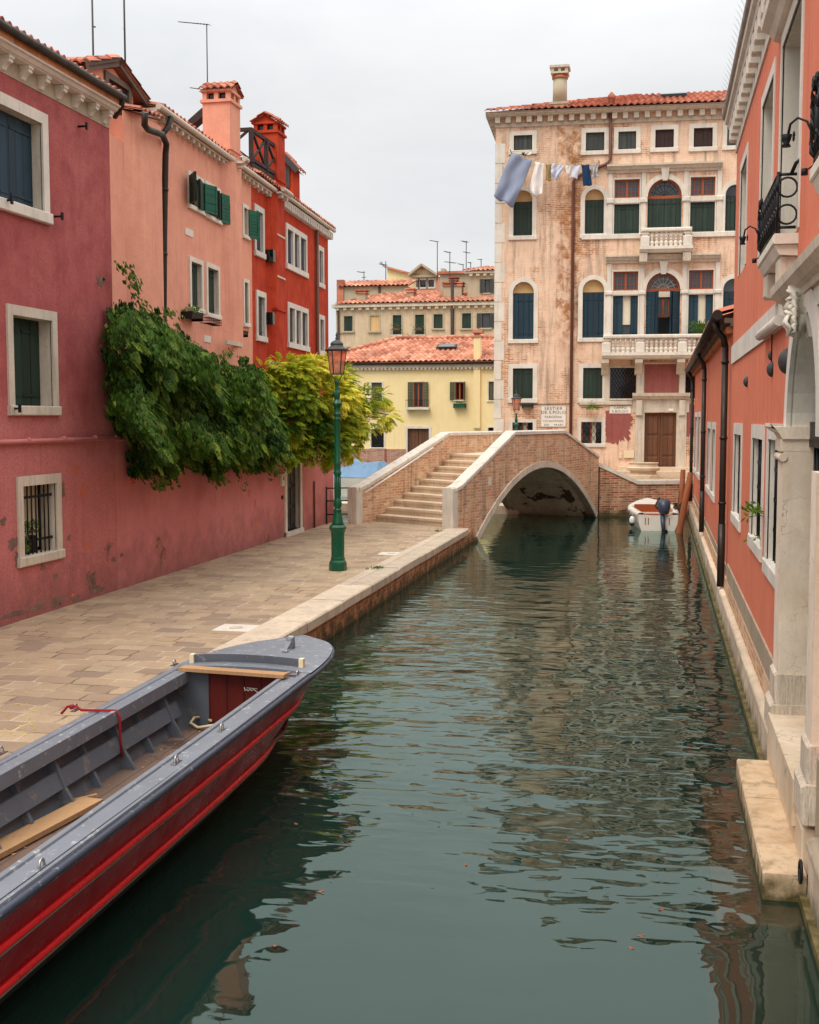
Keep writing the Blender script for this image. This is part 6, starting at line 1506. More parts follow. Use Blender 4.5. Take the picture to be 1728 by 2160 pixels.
# balconies with wrought iron
def iron_balcony(y0, y1, zf, d):
    b = MB(); b.bevbox(G, -y1, -y0, zf-.08, zf, -.01, d, .01); sweep(b, G, -y1+.03, -y0-.03, [(0, zf-.17), (d-.05, zf-.16), (d-.03, zf-.12), (d-.015, zf-.083), (0, zf-.083)])
    o = b.build('balcony', M['stone'], root)
    b = MB()
    for c in (-y1+.2, -y0-.2): b.bevbox(G, c-.13, c+.13, zf-.38, zf-.172, -.01, d-.05, .02)
    each(b, 'bracket', M['stoned'], o)
    b = MB(); e = d-.03; a, q = -y1+.03, -y0-.03; zt = zf+.46
    for zz in (zf+.05, zt): b.tube([G.pt(a, zz, .02), G.pt(a, zz, e), G.pt(q, zz, e), G.pt(q, zz, .02)], .013, 6)
    b.tube([G.pt(q, zt, e*.4), G.pt(q+.03, zt+.08, e*.2), G.pt(q+.05, zt+.1, 0)], .015, 6)
    n = int((q-a)/.085)
    for i in range(n+1):
        u = a+(q-a)*i/n; b.tube([G.pt(u, zf+.05, e), G.pt(u, zf+.3, e), G.pt(u, zt, e)], .008, 5)
        if i % 2: spiral(b, G, u, zf+.16, e+.01, .05, 0, 1.2, 1, .007, 12); spiral(b, G, u, zt-.1, e+.01, .045, PI, 1.2, -1, .007, 12)
    for u in (a, q):
        b.tube([G.pt(u, zf, e), G.pt(u, zt+.02, e)], .014, 6)
        for zz in (zt-.1, zf+.15): b.tube([G.pt(u, zz+.075*math.sin(t*PI/8), .02+(e-.02)*.5+.075*math.cos(t*PI/8)) for t in range(17)], .009, 5)
    # leaf ornament and projecting lamp scrolls at the far corner
    for k in range(7):
        t = k/6; b.tube([G.pt(a-.0, zf+.06+.3*t, e), G.pt(a-.04-.02*math.sin(t*9), zf+.1+.32*t, e+.02), G.pt(a-.02, zf+.15+.3*t, e+.03)], [.012, .016, .004], 6)
    spiral(b, G, a-.0, zt+.02, e+.02, .05, 0, 1.3, 1, .012); spiral(b, G, a+.06, zt+.05, e+.01, .045, 0, 1.2, -1, .011)
    r_ = b.build('railing', M['iron'], o)
    b = MB(); b.tube([G.pt(a, zf+.16, e), G.pt(a-.03, zf+.28, e+.05), G.pt(a-.06, zf+.31, e+.10), G.pt(a-.08, zf+.28, e+.14), G.pt(a-.09, zf+.22, e+.15)], .008, 6); spiral(b, G, a-.07, zf+.2, e+.12, .035, 0, 1.2, 1, .006, 12)
    c = G.pt(a-.09, zf+.15, e+.16); b.lathe([(.03, 0), (.018, .02), (.026, .04), (.034, .07)], c, 9)
    c = G.pt(a-.1, zf-.02, e+.05); b.lathe([(.02, 0), (.02, .04)], c, 6); b.tube([G.pt(a-.1, zf+.0, e+.05), G.pt(a-.02, zf+.03, e)], .005, 5)
    each(b, 'candle_bracket', M['iron'], o)
iron_balcony(9.87, 11.45, 4.52, .19); iron_balcony(5.0, 7.5, 4.54, .2)
# plinth, torus ledge and foot
b = MB(); b.box(G, CU, -GY1-.43, -.9, .90, 0, .02); b.box(G, -GY0+.4, NU, -.9, .9, 0, .02); b.build('plinth', M['plinth'], root)
for nm, dd, mm in (('ledge', 0, 'ledge'),):
    b = MB(); L0, L1 = CU-19.2, -GY1+.3
    b.tube([G.pt(L0, .40, .05), G.pt(L1, .40, .05)], .058, 10); b.box(G, L0, L1, -.9, .36, -.01, .085); b.tube([G.pt(-10.12, .43, .05), G.pt(-10.0, .455, .045), G.pt(-9.95, .455, -.02), G.pt(-9.95, .455, -.4)], .06, 10); b.tube([G.pt(-7.6, .40, .05), G.pt(NU, .40, .05)], .058, 10); b.box(G, -7.62, NU, -.9, .36, -.01, .085)
    each(b, 'ledge', M['ledge'], root)
b = MB(); b.hexa([G.pt(CU-19.2, .45, .03), G.pt(-GY1-.5, .45, .03), G.pt(-GY1-.5, .45, 0), G.pt(CU-19.2, .45, 0), G.pt(CU-19.2, .66, .024), G.pt(-GY1-.5, .66, .024), G.pt(-GY1-.5, .66, 0), G.pt(CU-19.2, .66, 0)]); b.build('worn_band', M['bbrick'], root)
b = MB(); b.box(G, CU-19.2, NU, -.9, .06, .08, .13); b.build('footing', M['algae'], root)
# wall fittings: small round lamps and a hooked wire
for (x, y, r, lb) in ((1577, 805, .06, 'smallest round black fitting, on the orange wall nearest the drainpipe'), (1628, 750, .042, 'little black fitting high on the wire under the white string course'), (1630, 779, .066, 'black egg shaped fitting hanging at the lower end of the wire'), (1662, 762, .095, 'largest dark grey dome fitting beside the white arch of the water gate')):
    u, z = G.uz(x, y); root2 = thing('wall_fitting', tuple(G.pt(u, z, 0)), lb, 'wall lamp', 'round fittings on the orange wall')
    b = MB(); p = G.pt(u, z, 0); vs = []; n = 12; m = 6
    for i in range(m+1):
        th = PI/2*i/m
        for j in range(n): ph = 2*PI*j/n; vs.append((p.x-r*.85*math.sin(th), p.y+r*math.cos(th)*math.cos(ph), p.z+r*1.15*math.cos(th)*math.sin(ph)))
    b.add(vs, [(i*n+j, i*n+(j+1) % n, (i+1)*n+(j+1) % n, (i+1)*n+j) for i in range(m) for j in range(n)], 0, 0, True); b.build('dome', M['lampcap'], root2)
    b = MB(); b.tube([(p.x+.005, p.y, p.z), (p.x-.012, p.y, p.z)], r*1.08, 14); b.build('base', M['iron'], root2)
b = MB(); u, z = G.uz(1630, 770); b.tube([G.pt(u, z, .012), G.pt(u, 3.86, .012)], .006, 4); b.build('wire', M['iron'], root)
# low orange wing behind with its own eaves
root = thing('orange_wing', (RX+2, 27, 0), 'low orange plaster wing with dark gutter and drainpipes running back along the canal', 'house')
H = Fac((RX+.012, 0), (0, -1)); B = Bld(H, root); a, q = CU-.004, -37.3; zt = 4.42
for y0, y1 in ((31.6, 33.4), (34.3, 36.5), (23.2, 24.7), (25.3, 27.1), (19.9, 20.5)): B.win(-y1+.1, -y0-.1, 1.6, 2.85 if y0 < 30 else 3.1, fw=.14, rec=.2, fmat=M['stonew'], prot=.012, sprot=.03, fill='shut', mat=M['greyshut'])
B.close([(q, -.9), (a, -.9), (a, zt), (q, zt)], M['orange'], 6., .2, M['stone'])
b = MB(); b.box(H, q, a, -.9, .80, 0, .016); b.build('plinth', M['plinth'], root)
b = MB(); b.box(H, q-.1, a, zt-.001, zt+.05, -.2, .05); b.box(H, q-.1, a, zt+.05, zt+.12, -.2, .14); b.build('eave', M['gwood'], root)
b = MB(); n = 60
for i in range(n): u = q+(a-q)*(i+.5)/n; b.box(H, u-.05, u+.05, zt-.09, zt, 0, .1)
each(b, 'rafter_end', M['brickplain'], root)
g = MB(); g.tube([H.pt(q-.1, zt+.10, .24), H.pt(a-.0, zt+.17, .24)], .075, 10)
for y, zz in ((18.75, .55), (27.2, .6), (36.6, .6)):
    g.tube([H.pt(-y, zt+.1, .24), H.pt(-y, zt-.02, .22), H.pt(-y, zt-.14, .12), H.pt(-y, zt-.28, .09)], .05, 9)
g.build('gutter', M['pipe'], root)
for y, zz in ((18.75, .5), (27.2, .55), (36.6, .6)):
    b = MB(); b.tube([H.pt(-y, zt-.25, .09), H.pt(-y, zz, .09)], .05, 10)
    for z in (3.9, 2.75, 1.75): b.tube([H.pt(-y, z, .09), H.pt(-y, z+.04, .09)], .062, 10)
    b.tube([H.pt(-y, 1.45, .09), H.pt(-y, zz-.02, .09)], .058, 10); each(b, 'drainpipe', M['pipe'], root)
roof('roof', root, H.pt(a, zt+.18, .26), H.pt(q-.1, zt+.14, .26), H.pt(q-.1, zt+1.2, -3), H.pt(a, zt+1.24, -3), M['tilered'], .2, .36, .06)
# stone landing steps
root = thing('water_steps', (.9, 9, 0), 'two pale stone landing steps descending into the water below the water gate', 'steps')
b = MB(); W2 = Fac((0, 0), (0, -1))
def stepb(x0, x1, y0, y1, z0, z1, nm, mat, bv=.012):
    b = MB(); F_ = Fac((x1, 0), (0, -1)); b.bevbox(F_, -y1, -y0, z0, z1, 0, x1-x0, bv); return b.build(nm, mat, root)
stepb(.695, .965, 9.22, 10.26, -.25, .178, 'lower_step', M['wstep']); stepb(.697, .965, 7.67, 9.212, -.25, .176, 'lower_step', M['wstep'])
stepb(.955, 1.28, 7.9, 10.42, .1, .40, 'upper_step', M['step'])
stepb(.43, 1.05, 7.55, 10.0, -1.0, -.055, 'submerged_step', M['soil']) if False else None
b = MB(); b.wbox(.40, 1.05, 7.35, 10.1, -1.0, -.035); b.build('submerged_step', M['ledgebrown'], root)
b = MB(); c = Vector((.93, 7.62, .22)); b.tube([c+Vector((-.01, .06*math.cos(t*PI/8), .07*math.sin(t*PI/8))) for t in range(17)], .01, 6); b.build('mooring_ring', M['iron'], root)
# ------------------------------------------------------------------ red and grey work boat
XC, YS = -3.60, 1.5
sh = lambda y: .80+.05*max(0, (y-5)/6.2)**2
root = thing('work_boat', (XC, 7, 0), 'long open grey and dark red wooden work boat moored against the kerb in the foreground', 'boat')
LV = [('rail', .64, 9.75, 11.34, .0), ('under', .622, 9.65, 11.28, -.075), ('s1', .54, 9.6, 11.24, -.28), ('s2', .44, 9.0, 11.06, -.57), ('chine', .35, 8.4, 10.86, -.72), ('wl', .20, 7.4, 10.66, -.86), ('keel', .015, 7., 10.45, -.98)]
NT = 46
def lev(j, t, grow=0.):
    nm, w, ys, ye, dz = LV[j]; y = YS+(ye-YS)*t
    if y < ys: h = w
    else:
        q = (y-ys)/(ye-ys); h = w*math.sqrt(max(0, 1-q**2.3)) if j < 2 else w*max(0, 1-q**1.55)
    yy = min(y, 11.2); return (h+grow, y, sh(yy)+dz*(1-.06*max(0, (y-8)/3)))
ts = [1-(1-i/NT)**1.7 for i in range(NT+1)]
def xcn(y): return XC+.14*max(0, (y-9.5)/1.8)**2
def skin(j0, j1, nm, mat, g=0.):
    b = MB()
    for sg in (1, -1):
        vs = []
        for t in ts:
            for j in (j0, j1):
                h, y, z = lev(j, t, g); vs.append((xcn(y)+sg*h, y, z))
        fs = [(2*i, 2*i+1, 2*i+3, 2*i+2) if sg < 0 else (2*i, 2*i+2, 2*i+3, 2*i+1) for i in range(NT)]
        b.add(vs, fs, 0, 0, True)
    h0, y, z0 = lev(j0, 0, g); h1, _, z1 = lev(j1, 0, g); b.quad((XC-h0, y, z0), (XC+h0, y, z0), (XC+h1, y, z1), (XC-h1, y, z1))
    return b.build(nm, mat, root)
hull = skin(1, 2, 'hull', M['bred']); 
b = MB()
for j0, j1 in ((2, 3),):
    pass
skin(2, 3, 'hull_strake', M['bred']); skin(3, 4, 'hull_strake', M['bblack']); skin(4, 5, 'hull_bottom', M['bblack']); skin(5, 6, 'hull_bottom', M['bblack']); skin(0, 1, 'rub_rail', M['bnavy'], .004)
for j, nm in ((2, 'rubbing_strip'), (3, 'rubbing_strip')):
    for sg in (1, -1):
        b = MB(); b.tube([(xcn(lev(j, t)[1])+sg*lev(j, t, .012)[0], lev(j, t)[1], lev(j, t)[2]+.014) for t in ts], .024, 6); o = b.build(nm, M['bredl'], root)
        b = MB(); b.tube([(xcn(lev(j, t)[1])+sg*lev(j, t, .012)[0], lev(j, t)[1], lev(j, t)[2]-.012) for t in ts], .016, 5); b.build('strip_edge', M['gwood'], o)
for sg in (1, -1):
    b = MB(); b.tube([(xcn(lev(0, t)[1])+sg*lev(0, t, .008)[0], lev(0, t)[1], lev(0, t)[2]-.02) for t in ts], .022, 6); b.build('gunwale_bead', M['bnavy'], root)
# side decks, inner lips, foredeck
IW = .45; YF = 9.85
def tAt(j, y): return (y-YS)/(LV[j][3]-YS)
b = MB()
ys = [YS+(YF-YS)*i/30 for i in range(31)]
for sg in (1, -1):
    prof = lambda y: [(IW-.015, sh(y)-.085), (IW-.015, sh(y)+.018), (IW+.02, sh(y)+.018), (IW+.024, sh(y)+.004), (.565, sh(y)+.004), (.57, sh(y)+.014), (.632, sh(y)+.012), (.634, sh(y)-.02)]
    vs = []; n = 8
    for y in ys: vs += [(XC+sg*h, y, z) for h, z in prof(y)]
    fs = [(i*n+k, i*n+k+1, (i+1)*n+k+1, (i+1)*n+k) for i in range(30) for k in range(n-1)]
    b.add(vs, [f if sg < 0 else f[::-1] for f in fs])
b.build('gunwale', M['bgrey'], root)
b = MB(); nf = 14; rows = []
t0 = tAt(0, YF)
for i in range(nf+1):
    t = t0+(1-t0)*(1-(1-i/nf)**2.0); h, y, z = lev(0, t); rows.append((h, y, sh(min(y, 11.2))))
vs = []; m = 12
for h, y, z in rows:
    for k in range(m+1): q = -1+2*k/m; vs.append((xcn(y)+q*(h+.004), y, z+.012+.03*(1-q*q)))
b.add(vs, [(i*(m+1)+k, i*(m+1)+k+1, (i+1)*(m+1)+k+1, (i+1)*(m+1)+k) for i in range(nf) for k in range(m)], 0, 0, True)
h, y, z = rows[0]
for k in range(m):
    q0, q1 = -1+2*k/m, -1+2*(k+1)/m; za, zb = z+.012+.03*(1-q0*q0), z+.012+.03*(1-q1*q1); b.quad((XC+q1*h, y, zb), (XC+q0*h, y, za), (XC+q0*h, y, za-.06), (XC+q1*h, y, zb-.06))
b.build('foredeck', M['bgrey'], root)
b = MB()
for i in range(12):
    q0, q1 = -.88+1.76*i/12, -.88+1.76*(i+1)/12; zz = lambda q: sh(10)+.015+.03*(1-q*q)
    b.hexa([(XC+q0*.6, 10.03, zz(q0)-.01), (XC+q1*.6, 10.03, zz(q1)-.01), (XC+q1*.6, 10.06, zz(q1)-.01), (XC+q0*.6, 10.06, zz(q0)-.01), (XC+q0*.6, 9.99, zz(q0)+.075), (XC+q1*.6, 9.99, zz(q1)+.075), (XC+q1*.6, 10.015, zz(q1)+.075), (XC+q0*.6, 10.015, zz(q0)+.075)])
cg = b.build('splash_board', M['bgrey'], root)
b = MB()
for q in (-.86, .86): b.wbox(XC+q*.6-.02, XC+q*.6+.02, 9.985, 10.05, sh(10)+.02, sh(10)+.1)
each(b, 'end_block', M['cream2'], cg)
p = onz(615, 1355, .93); b = MB(); b.lathe([(.045, 0), (.04, .05), (.036, .1), (.03, .12)], (p.x, p.y-.05, sh(11)+.02), 9); b.hexa([(p.x-.03, p.y-.24, sh(11)+.04), (p.x+.03, p.y-.24, sh(11)+.04), (p.x+.04, p.y, sh(11)+.03), (p.x-.04, p.y, sh(11)+.03), (p.x-.02, p.y-.2, sh(11)+.055), (p.x+.02, p.y-.2, sh(11)+.055), (p.x+.03, p.y, sh(11)+.15), (p.x-.03, p.y, sh(11)+.15)])
b.build('bow_bitt', M['bgrey'], root)
# inside: lining, floor, ribs, stringers, bulkhead
FLZ = .36; ins = lambda z: .43+.17*(z-FLZ)/.42
b = MB()
def inh(y, z):
    hz = [(sh(y)+LV[j][4], lev(j, tAt(j, y))[0]) for j in (0, 1, 2, 3, 4)]; v = hz[-1][1]
    for (za, ha), (zb, hb) in zip(hz, hz[1:]):
        if zb <= z <= za: v = hb+(ha-hb)*(z-zb)/(za-zb)
    if z > hz[0][0]: v = hz[0][1]
    return min(.43+.17*(z-FLZ)/.42, v-.03)
yl = [YS+(YF-YS)*i/24 for i in range(25)]; zl = [FLZ-.04, .40, .46, .50, .54, .58, .64, .73, .82]
for sg in (1, -1):
    vs = [(XC+sg*inh(y, z), y, z) for y in yl for z in zl]; b.add(vs, [(i*9+k, i*9+k+1, i*9+10+k, i*9+9+k) for i in range(24) for k in range(8)], 0, 0, True)
b.build('lining', M['bgreyd'], root)
b = MB(); n = 5
for i in range(n):
    a, q = XC-.46+.92*i/n, XC-.46+.92*(i+1)/n; b.wbox(a+.002, q-.002, YS, 9.72, FLZ-.03, FLZ+R.uniform(-.002, .002))
b.build('floor', M['bfloor'], root)
ribs = [9.3-.47*i for i in range(16)]
for sg in (1, -1):
    for i, y in enumerate(ribs):
        b = MB(); big = i % 2 == 0; dpt = .088 if big else .05
        vs = []
        for z in (FLZ, .5, .64, .79):
            h = inh(y, z)+.002; w = dpt*(1.35 if z < .45 else 1.)
            vs += [(XC+sg*h, y-.022, z), (XC+sg*(h-w), y-.016, z), (XC+sg*(h-w), y+.016, z), (XC+sg*h, y+.022, z)]
        b.add(vs, [(4*k+j, 4*k+(j+1) % 4, 4*k+4+(j+1) % 4, 4*k+4+j) for k in range(3) for j in range(4)]); b.build('rib', M['bgreyd'], root)
    for za, zb in ((.50, .615), (.70, .775)):
        b = MB(); o_ = .052; vs = []
        for y in yl:
            if y > 9.6: break
            vs += [(XC+sg*(inh(y, z)-q), y, z) for z, q in ((za, o_), (za, o_+.02), (zb, o_+.02), (zb, o_))]
        k = len(vs)//4; b.add(vs, [(4*i+j, 4*i+(j+1) % 4, 4*i+4+(j+1) % 4, 4*i+4+j) for i in range(k-1) for j in range(4)]+[(4*k-4, 4*k-3, 4*k-2, 4*k-1)])
        b.build('stringer', M['bgreyd'], root)
b = MB(); b.hexa([(XC-.25, 9.72, FLZ-.03), (XC+.44, 9.72, FLZ-.03), (XC+.44, 9.75, FLZ-.03), (XC-.25, 9.75, FLZ-.03), (XC-.25, 9.72, .86), (XC+.6, 9.72, .84), (XC+.6, 9.75, .84), (XC-.25, 9.75, .86)]); bk = b.build('bulkhead', M['bbulk'], root)
b = MB(); b.hexa([(XC-.5, 9.74, FLZ-.03), (XC-.24, 9.74, FLZ-.03), (XC-.24, 9.77, FLZ-.03), (XC-.5, 9.77, FLZ-.03), (XC-.62, 9.74, .84), (XC-.24, 9.74, .86), (XC-.24, 9.77, .86), (XC-.62, 9.77, .84)]); b.build('bulkhead_frame', M['bgreyd'], bk)
b = MB(); c = onY(532, 1455, 9.715); pts = [(-.07, .02), (-.065, -.015), (-.05, .0), (-.035, -.012), (-.02, .003), (.0, -.008), (.015, .004), (.035, -.01), (.05, -.02), (.06, -.035), (.05, -.042)]
b.tube([(c.x+x, 9.714, c.z+z) for x, z in pts], .005, 5); b.tube([(c.x-.05, 9.714, c.z+.015), (c.x+.05, 9.714, c.z+.01)], .004, 5); b.build('painted_scrawl', M['white'], bk)
b = MB()
for x in (475, 582): c = onY(x, 1436, 9.715); b.lathe([(.0, 0), (.02, 0), (.02, .01)], (c.x, 9.71, c.z), 8)
for (x, y) in ((88, 1820), (372, 1602), (468, 1535), (628, 1426), (160, 1494), (2, 1583), (368, 1403)):
    p = onz(x, y, .835); z = sh(p.y)+.004; b = MB(); b.tube([(p.x-.0, p.y+.027*math.cos(a*PI/10), z+.052*math.sin(a*PI/10)) for a in range(11)], .008, 6); b.wbox(p.x-.018, p.x+.018, p.y-.06, p.y+.06, z, z+.006); b.build('lifting_eye', M['chrome'], root)
b = MB(); hz = lambda x, y: None
for x0, y0, x1, y1 in ((340, 1755, 378, 1727),):
    tt = (6.75-YS)/(LV[2][3]-YS); y_a, y_b = 6.55, 7.0; f = lambda y, k: (XC+.53-.10*k+.006, y, sh(y)-.30-.27*k)
    b.quad(f(y_a, .75), f(y_b, .75), f(y_b, .52), f(y_a, .52)); b.build('name_label', M['plank'], root)
# things lying in the boat
def board(nm, a, b_, w, h, mat, label, cat='plank'):
    o_ = MB(); o_.bar(a, b_, w, h); return tag(o_.build(nm, mat), label, cat)
a, q = onz(-60, 1822, FLZ+.03), onz(196, 1688, FLZ+.03)
board('plank', a, q, .17, .035, M['plank'], 'raw timber plank with dark knots lying along the floor of the grey boat')
a, q = onz(145, 1690, FLZ+.02), onz(205, 1676, FLZ+.03); board('plank_splinter', a, q, .03, .012, M['plank'], 'thin broken splinter of wood beside the plank in the grey boat', 'splinter')
board('plank', (XC-.5, 9.72, sh(9.7)+.035), (XC+.5, 9.62, sh(9.7)+.035), .12, .03, M['plank'], 'raw board laid across the gunwales in front of the foredeck')
p0 = onz(160, 1494, .84); b = MB(); px = [(130, 1502), (142, 1496), (160, 1496), (172, 1502)]
P_ = [onz(x, y, .835) for x, y in px]; e = onz(182, 1512, .80)
b.tube([P_[0]+Vector((0, 0, -.01)), P_[1]+Vector((0, 0, .02)), P_[2]+Vector((0, 0, .025)), P_[3]+Vector((0, 0, .015)), Vector((XC-.44, p0.y+.03, .83)), Vector((XC-.415, p0.y+.03, .78)), Vector((XC-.41, p0.y+.02, .62)), Vector((XC-.4, p0.y+.03, .47))], .0105, 7)
blobs(b, p0.x-.03, p0.y, .85, .025, 1, 1.2, .7, 3, 10, 8, .2)
tag(b.build('mooring_rope', M['redrope']), 'red mooring rope knotted to a steel eye and hanging inside the grey boat', 'rope')
b = MB(); px = [(520, 1500), (490, 1520), (450, 1530), (418, 1535), (402, 1525), (410, 1514), (440, 1512), (470, 1505), (455, 1500), (430, 1512), (445, 1520)]
b.tube([onz(x, y, FLZ+.02+.03*(i % 3)) for i, (x, y) in enumerate(px)], .013, 7)
tag(b.build('rope', M['rope']), 'loose pale rope coiled on the boat floor by the red bulkhead', 'rope')
p = onz(480, 1505, FLZ+.06); b = MB(); blobs(b, p.x+.06, p.y+.06, FLZ+.07, .085, 1.3, 1, .8, 2, 14, 10, .08); tag(b.build('fender', M['rope']), 'cream bulb fender lying under the bulkhead in the grey boat', 'fender')
# ------------------------------------------------------------------ white dinghy with outboard
T = onz(1388, 1120, 0.); Bw = onz(1360, 1057, .45); ax = Vector((Bw.x-T.x, Bw.y-T.y, 0)); LN = 4.2; ax.normalize(); rt = Vector((ax.y, -ax.x, 0))
if ax.y < 0: ax = -ax
DP = lambda s, h, z: Vector((T.x, T.y, 0))+ax*s+rt*h+Vector((0, 0, z))
root = thing('dinghy', tuple(T), 'small white dinghy with rust streaks and a tilted outboard motor under the brick quay wall', 'boat')
def dl(w0, w1, z0, z1, n=22, LNx=LN):
    r = []
    for i in range(n+1):
        t = i/n; w = w0+(w1-w0)*min(1, t*2.2); w *= (1-max(0, (t-.42)/.58)**2.1); r.append((LNx*t, max(w, .004), z0+(z1-z0)*t**2))
    return r
lv = [dl(.52, .68, .46, .60), dl(.54, .70, .40, .54), dl(.50, .64, .2, .3, LNx=LN*.97), dl(.42, .5, -.06, .0, LNx=LN*.9)]
def dskin(A, Bl, nm, mat, flip=False):
    b = MB()
    for sg in (1, -1):
        vs = [DP(s, sg*w, z) for a_, b_ in zip(A, Bl) for s, w, z in (a_, b_)]; b.add(vs, [(2*i, 2*i+2, 2*i+3, 2*i+1) for i in range(len(A)-1)], 0, 0, True)
    return b.build(nm, mat, root)
dskin(lv[1], lv[2], 'hull', M['white']); dskin(lv[2], lv[3], 'hull', M['white'])
tv = [DP(0, sg*l[0][1], l[0][2]) for sg in (-1, 1) for l in (lv[0], lv[2], lv[3])]
b = MB(); b.prism(Fac((DP(0, 0, 0).x, DP(0, 0, 0).y), (rt.x, rt.y)), [(-.42, -.06), (.42, -.06), (.52, .2), (.54, .45), (.2, .42), (-.2, .42), (-.54, .45), (-.52, .2)], -.05, .01); tr = b.build('transom', M['white'], root)
b = MB(); TF = Fac((DP(0, 0, 0).x, DP(0, 0, 0).y), (rt.x, rt.y))
for u in (-.34, -.26, .3):
    b.box(TF, u-.012, u+.012, .16, .36, .011, .013)
each(b, 'rust_streak', M['pole'], tr)
inn = [(s*.92+.06, max(w-.13, .004), z+.02) for s, w, z in lv[0]]
b = MB()
for sg in (1, -1):
    vs = []
    for (s, w, z), (s2, w2, z2) in zip(lv[0], inn): vs += [DP(s, sg*(w+.03), z-.06), DP(s, sg*(w+.03), z), DP(s, sg*w*.985, z+.03), DP(s2, sg*w2, z+.03), DP(s2, sg*w2, z-.05)]
    b.add(vs, [(5*i+k, 5*i+5+k, 5*i+6+k, 5*i+k+1) for i in range(len(inn)-1) for k in range(4)], 0, 0, True)
b.build('gunwale', M['white'], root)
flo = [(s, w*.85, .12) for s, w, z in inn]
dskin([(s, w, z-.05) for s, w, z in inn], flo, 'lining', M['plank']); b = MB()
for i in range(len(flo)-1): (s0, w0, z0), (s1, w1, z1) = flo[i], flo[i+1]; b.quad(DP(s0, -w0, z0), DP(s0, w0, z0), DP(s1, w1, z1), DP(s1, -w1, z1))
b.build('floor', M['plank'], root)
b = MB(); k0 = 13
for i in range(k0, len(inn)-1): (s0, w0, z0), (s1, w1, z1) = inn[i], inn[i+1]; b.quad(DP(s0, -w0, z0+.035), DP(s0, w0, z0+.035), DP(s1, w1, z1+.035), DP(s1, -w1, z1+.035))
b.build('bow_cover', M['white'], root)
b = MB(); s, w, z = inn[k0]; 
for k in range(8): q0, q1 = -1+k/4, -1+(k+1)/4; b.quad(DP(s, w*q0, .12), DP(s, w*q1, .12), DP(s, w*q1, z+.03), DP(s, w*q0, z+.03))
b.build('bow_locker', M['wood'], root)
b = MB(); b.hexa([DP(1.25, -.6, .36), DP(1.25, .6, .36), DP(1.5, .6, .36), DP(1.5, -.6, .36), DP(1.25, -.6, .40), DP(1.25, .6, .40), DP(1.5, .6, .40), DP(1.5, -.6, .40)]); b.build('thwart', M['gutter'], root)
OM = lambda h, s, z: DP(-s, h+.12, z)
b = MB(); b.tube([OM(.0, .02, .40), OM(.0, .10, .22), OM(.02, .2, .02)], [.07, .06, .05], 8); b.tube([OM(0, .0, .48), OM(0, .0, .3)], .06, 8); mo = b.build('outboard_leg', M['motor'], root)
b = MB(); q = OM(.02, -.06, .66); vs = []; n = 12
for i, (zz, sx, sy, of) in enumerate(((-.2, .10, .12, .05), (-.15, .13, .16, .04), (0, .16, .22, 0), (.12, .16, .21, -.04), (.19, .12, .15, -.07), (.2, .03, .05, -.08))):
    for j in range(n): a = 2*PI*j/n; vs.append(q+rt*(sx*math.cos(a)*1.1+.02)+ax*(sy*math.sin(a)-of)+Vector((0, 0, zz)))
b.add(vs, [(i*n+j, i*n+(j+1) % n, (i+1)*n+(j+1) % n, (i+1)*n+j) for i in range(5) for j in range(n)]+[tuple(range(5*n, 6*n))], 0, 0, True); b.build('cowling', M['motor'], mo)
b = MB(); b.tube([OM(-.1, -.2, .58), OM(-.18, -.3, .66), OM(-.05, -.5, .88)], .026, 7); b.build('tiller', M['black'], mo)
b = MB()
for k in range(3): a = 2*PI*k/3; c = OM(.03, .27, .0); b.add([c, c+rt*.1*math.cos(a)+Vector((0, 0, .1*math.sin(a))), c+rt*.1*math.cos(a+.9)+Vector((0, 0, .1*math.sin(a+.9)))-ax*.04], [(0, 1, 2)])
b.tube([OM(.02, .2, .02), OM(.03, .3, -.01)], .03, 7); b.build('propeller', M['black'], mo)
for (s, lb) in ((.5, 'white and navy fender hanging near the dinghy transom'), (1.0, 'dark navy fender hanging farther along the dinghy side')):
    c = DP(s, -.67, .22); b = MB(); b.lathe([(.01, -.14), (.06, -.1), (.075, -.02), (.075, .06), (.05, .12), (.012, .14)], c, 12); rf = b.build('fender', M['navyclo'] if s > .8 else M['white']); tag(rf, lb, 'fender', 'fenders on the dinghy')
    b = MB(); b.tube([c+Vector((0, 0, .13)), DP(s, -.66, .44)], .008, 5); b.build('lanyard', M['rope'], rf)
    if s < .8: b = MB(); b.lathe([(.01, -.15), (.062, -.1), (.074, -.04)], c, 12); b.build('end_cap', M['navyclo'], rf)
# mooring poles
for (xt, yt, xb, yb, lb) in ((1441, 991, 1434.5, 1098, 'brown mooring pole behind, standing closer to the brick quay wall'), (1457, 997, 1432.5, 1124.5, 'taller leaning brown mooring pole at the dinghy stern beside the orange wing')):
    bt = onz(xb, yb, 0.); tp = onY(xt, yt, bt.y+.25); d = (tp-bt).normalized(); b = MB()
    b.tube([bt-d*1.5, bt, bt+(tp-bt)*.5, tp], [.09, .09, .085, .075], 10)
    tag(b.build('mooring_pole', M['pole']), lb, 'mooring pole', 'brown mooring poles')
c = onY(1429, 1075, 34.2); b = MB(); rr = random.Random(3)
for k in range(16):
    pts = [c+Vector((rr.uniform(-.12, .12), rr.uniform(-.1, .1), rr.uniform(-.2, .2))) for _ in range(5)]; b.tube(pts, .016, 5)
b.tube([c, c+Vector((.05, .1, .5))], .012, 5); tag(b.build('rope_bundle', M['stem']), 'tangled dark bundle of rope hung on the mooring pole beside the dinghy', 'rope')
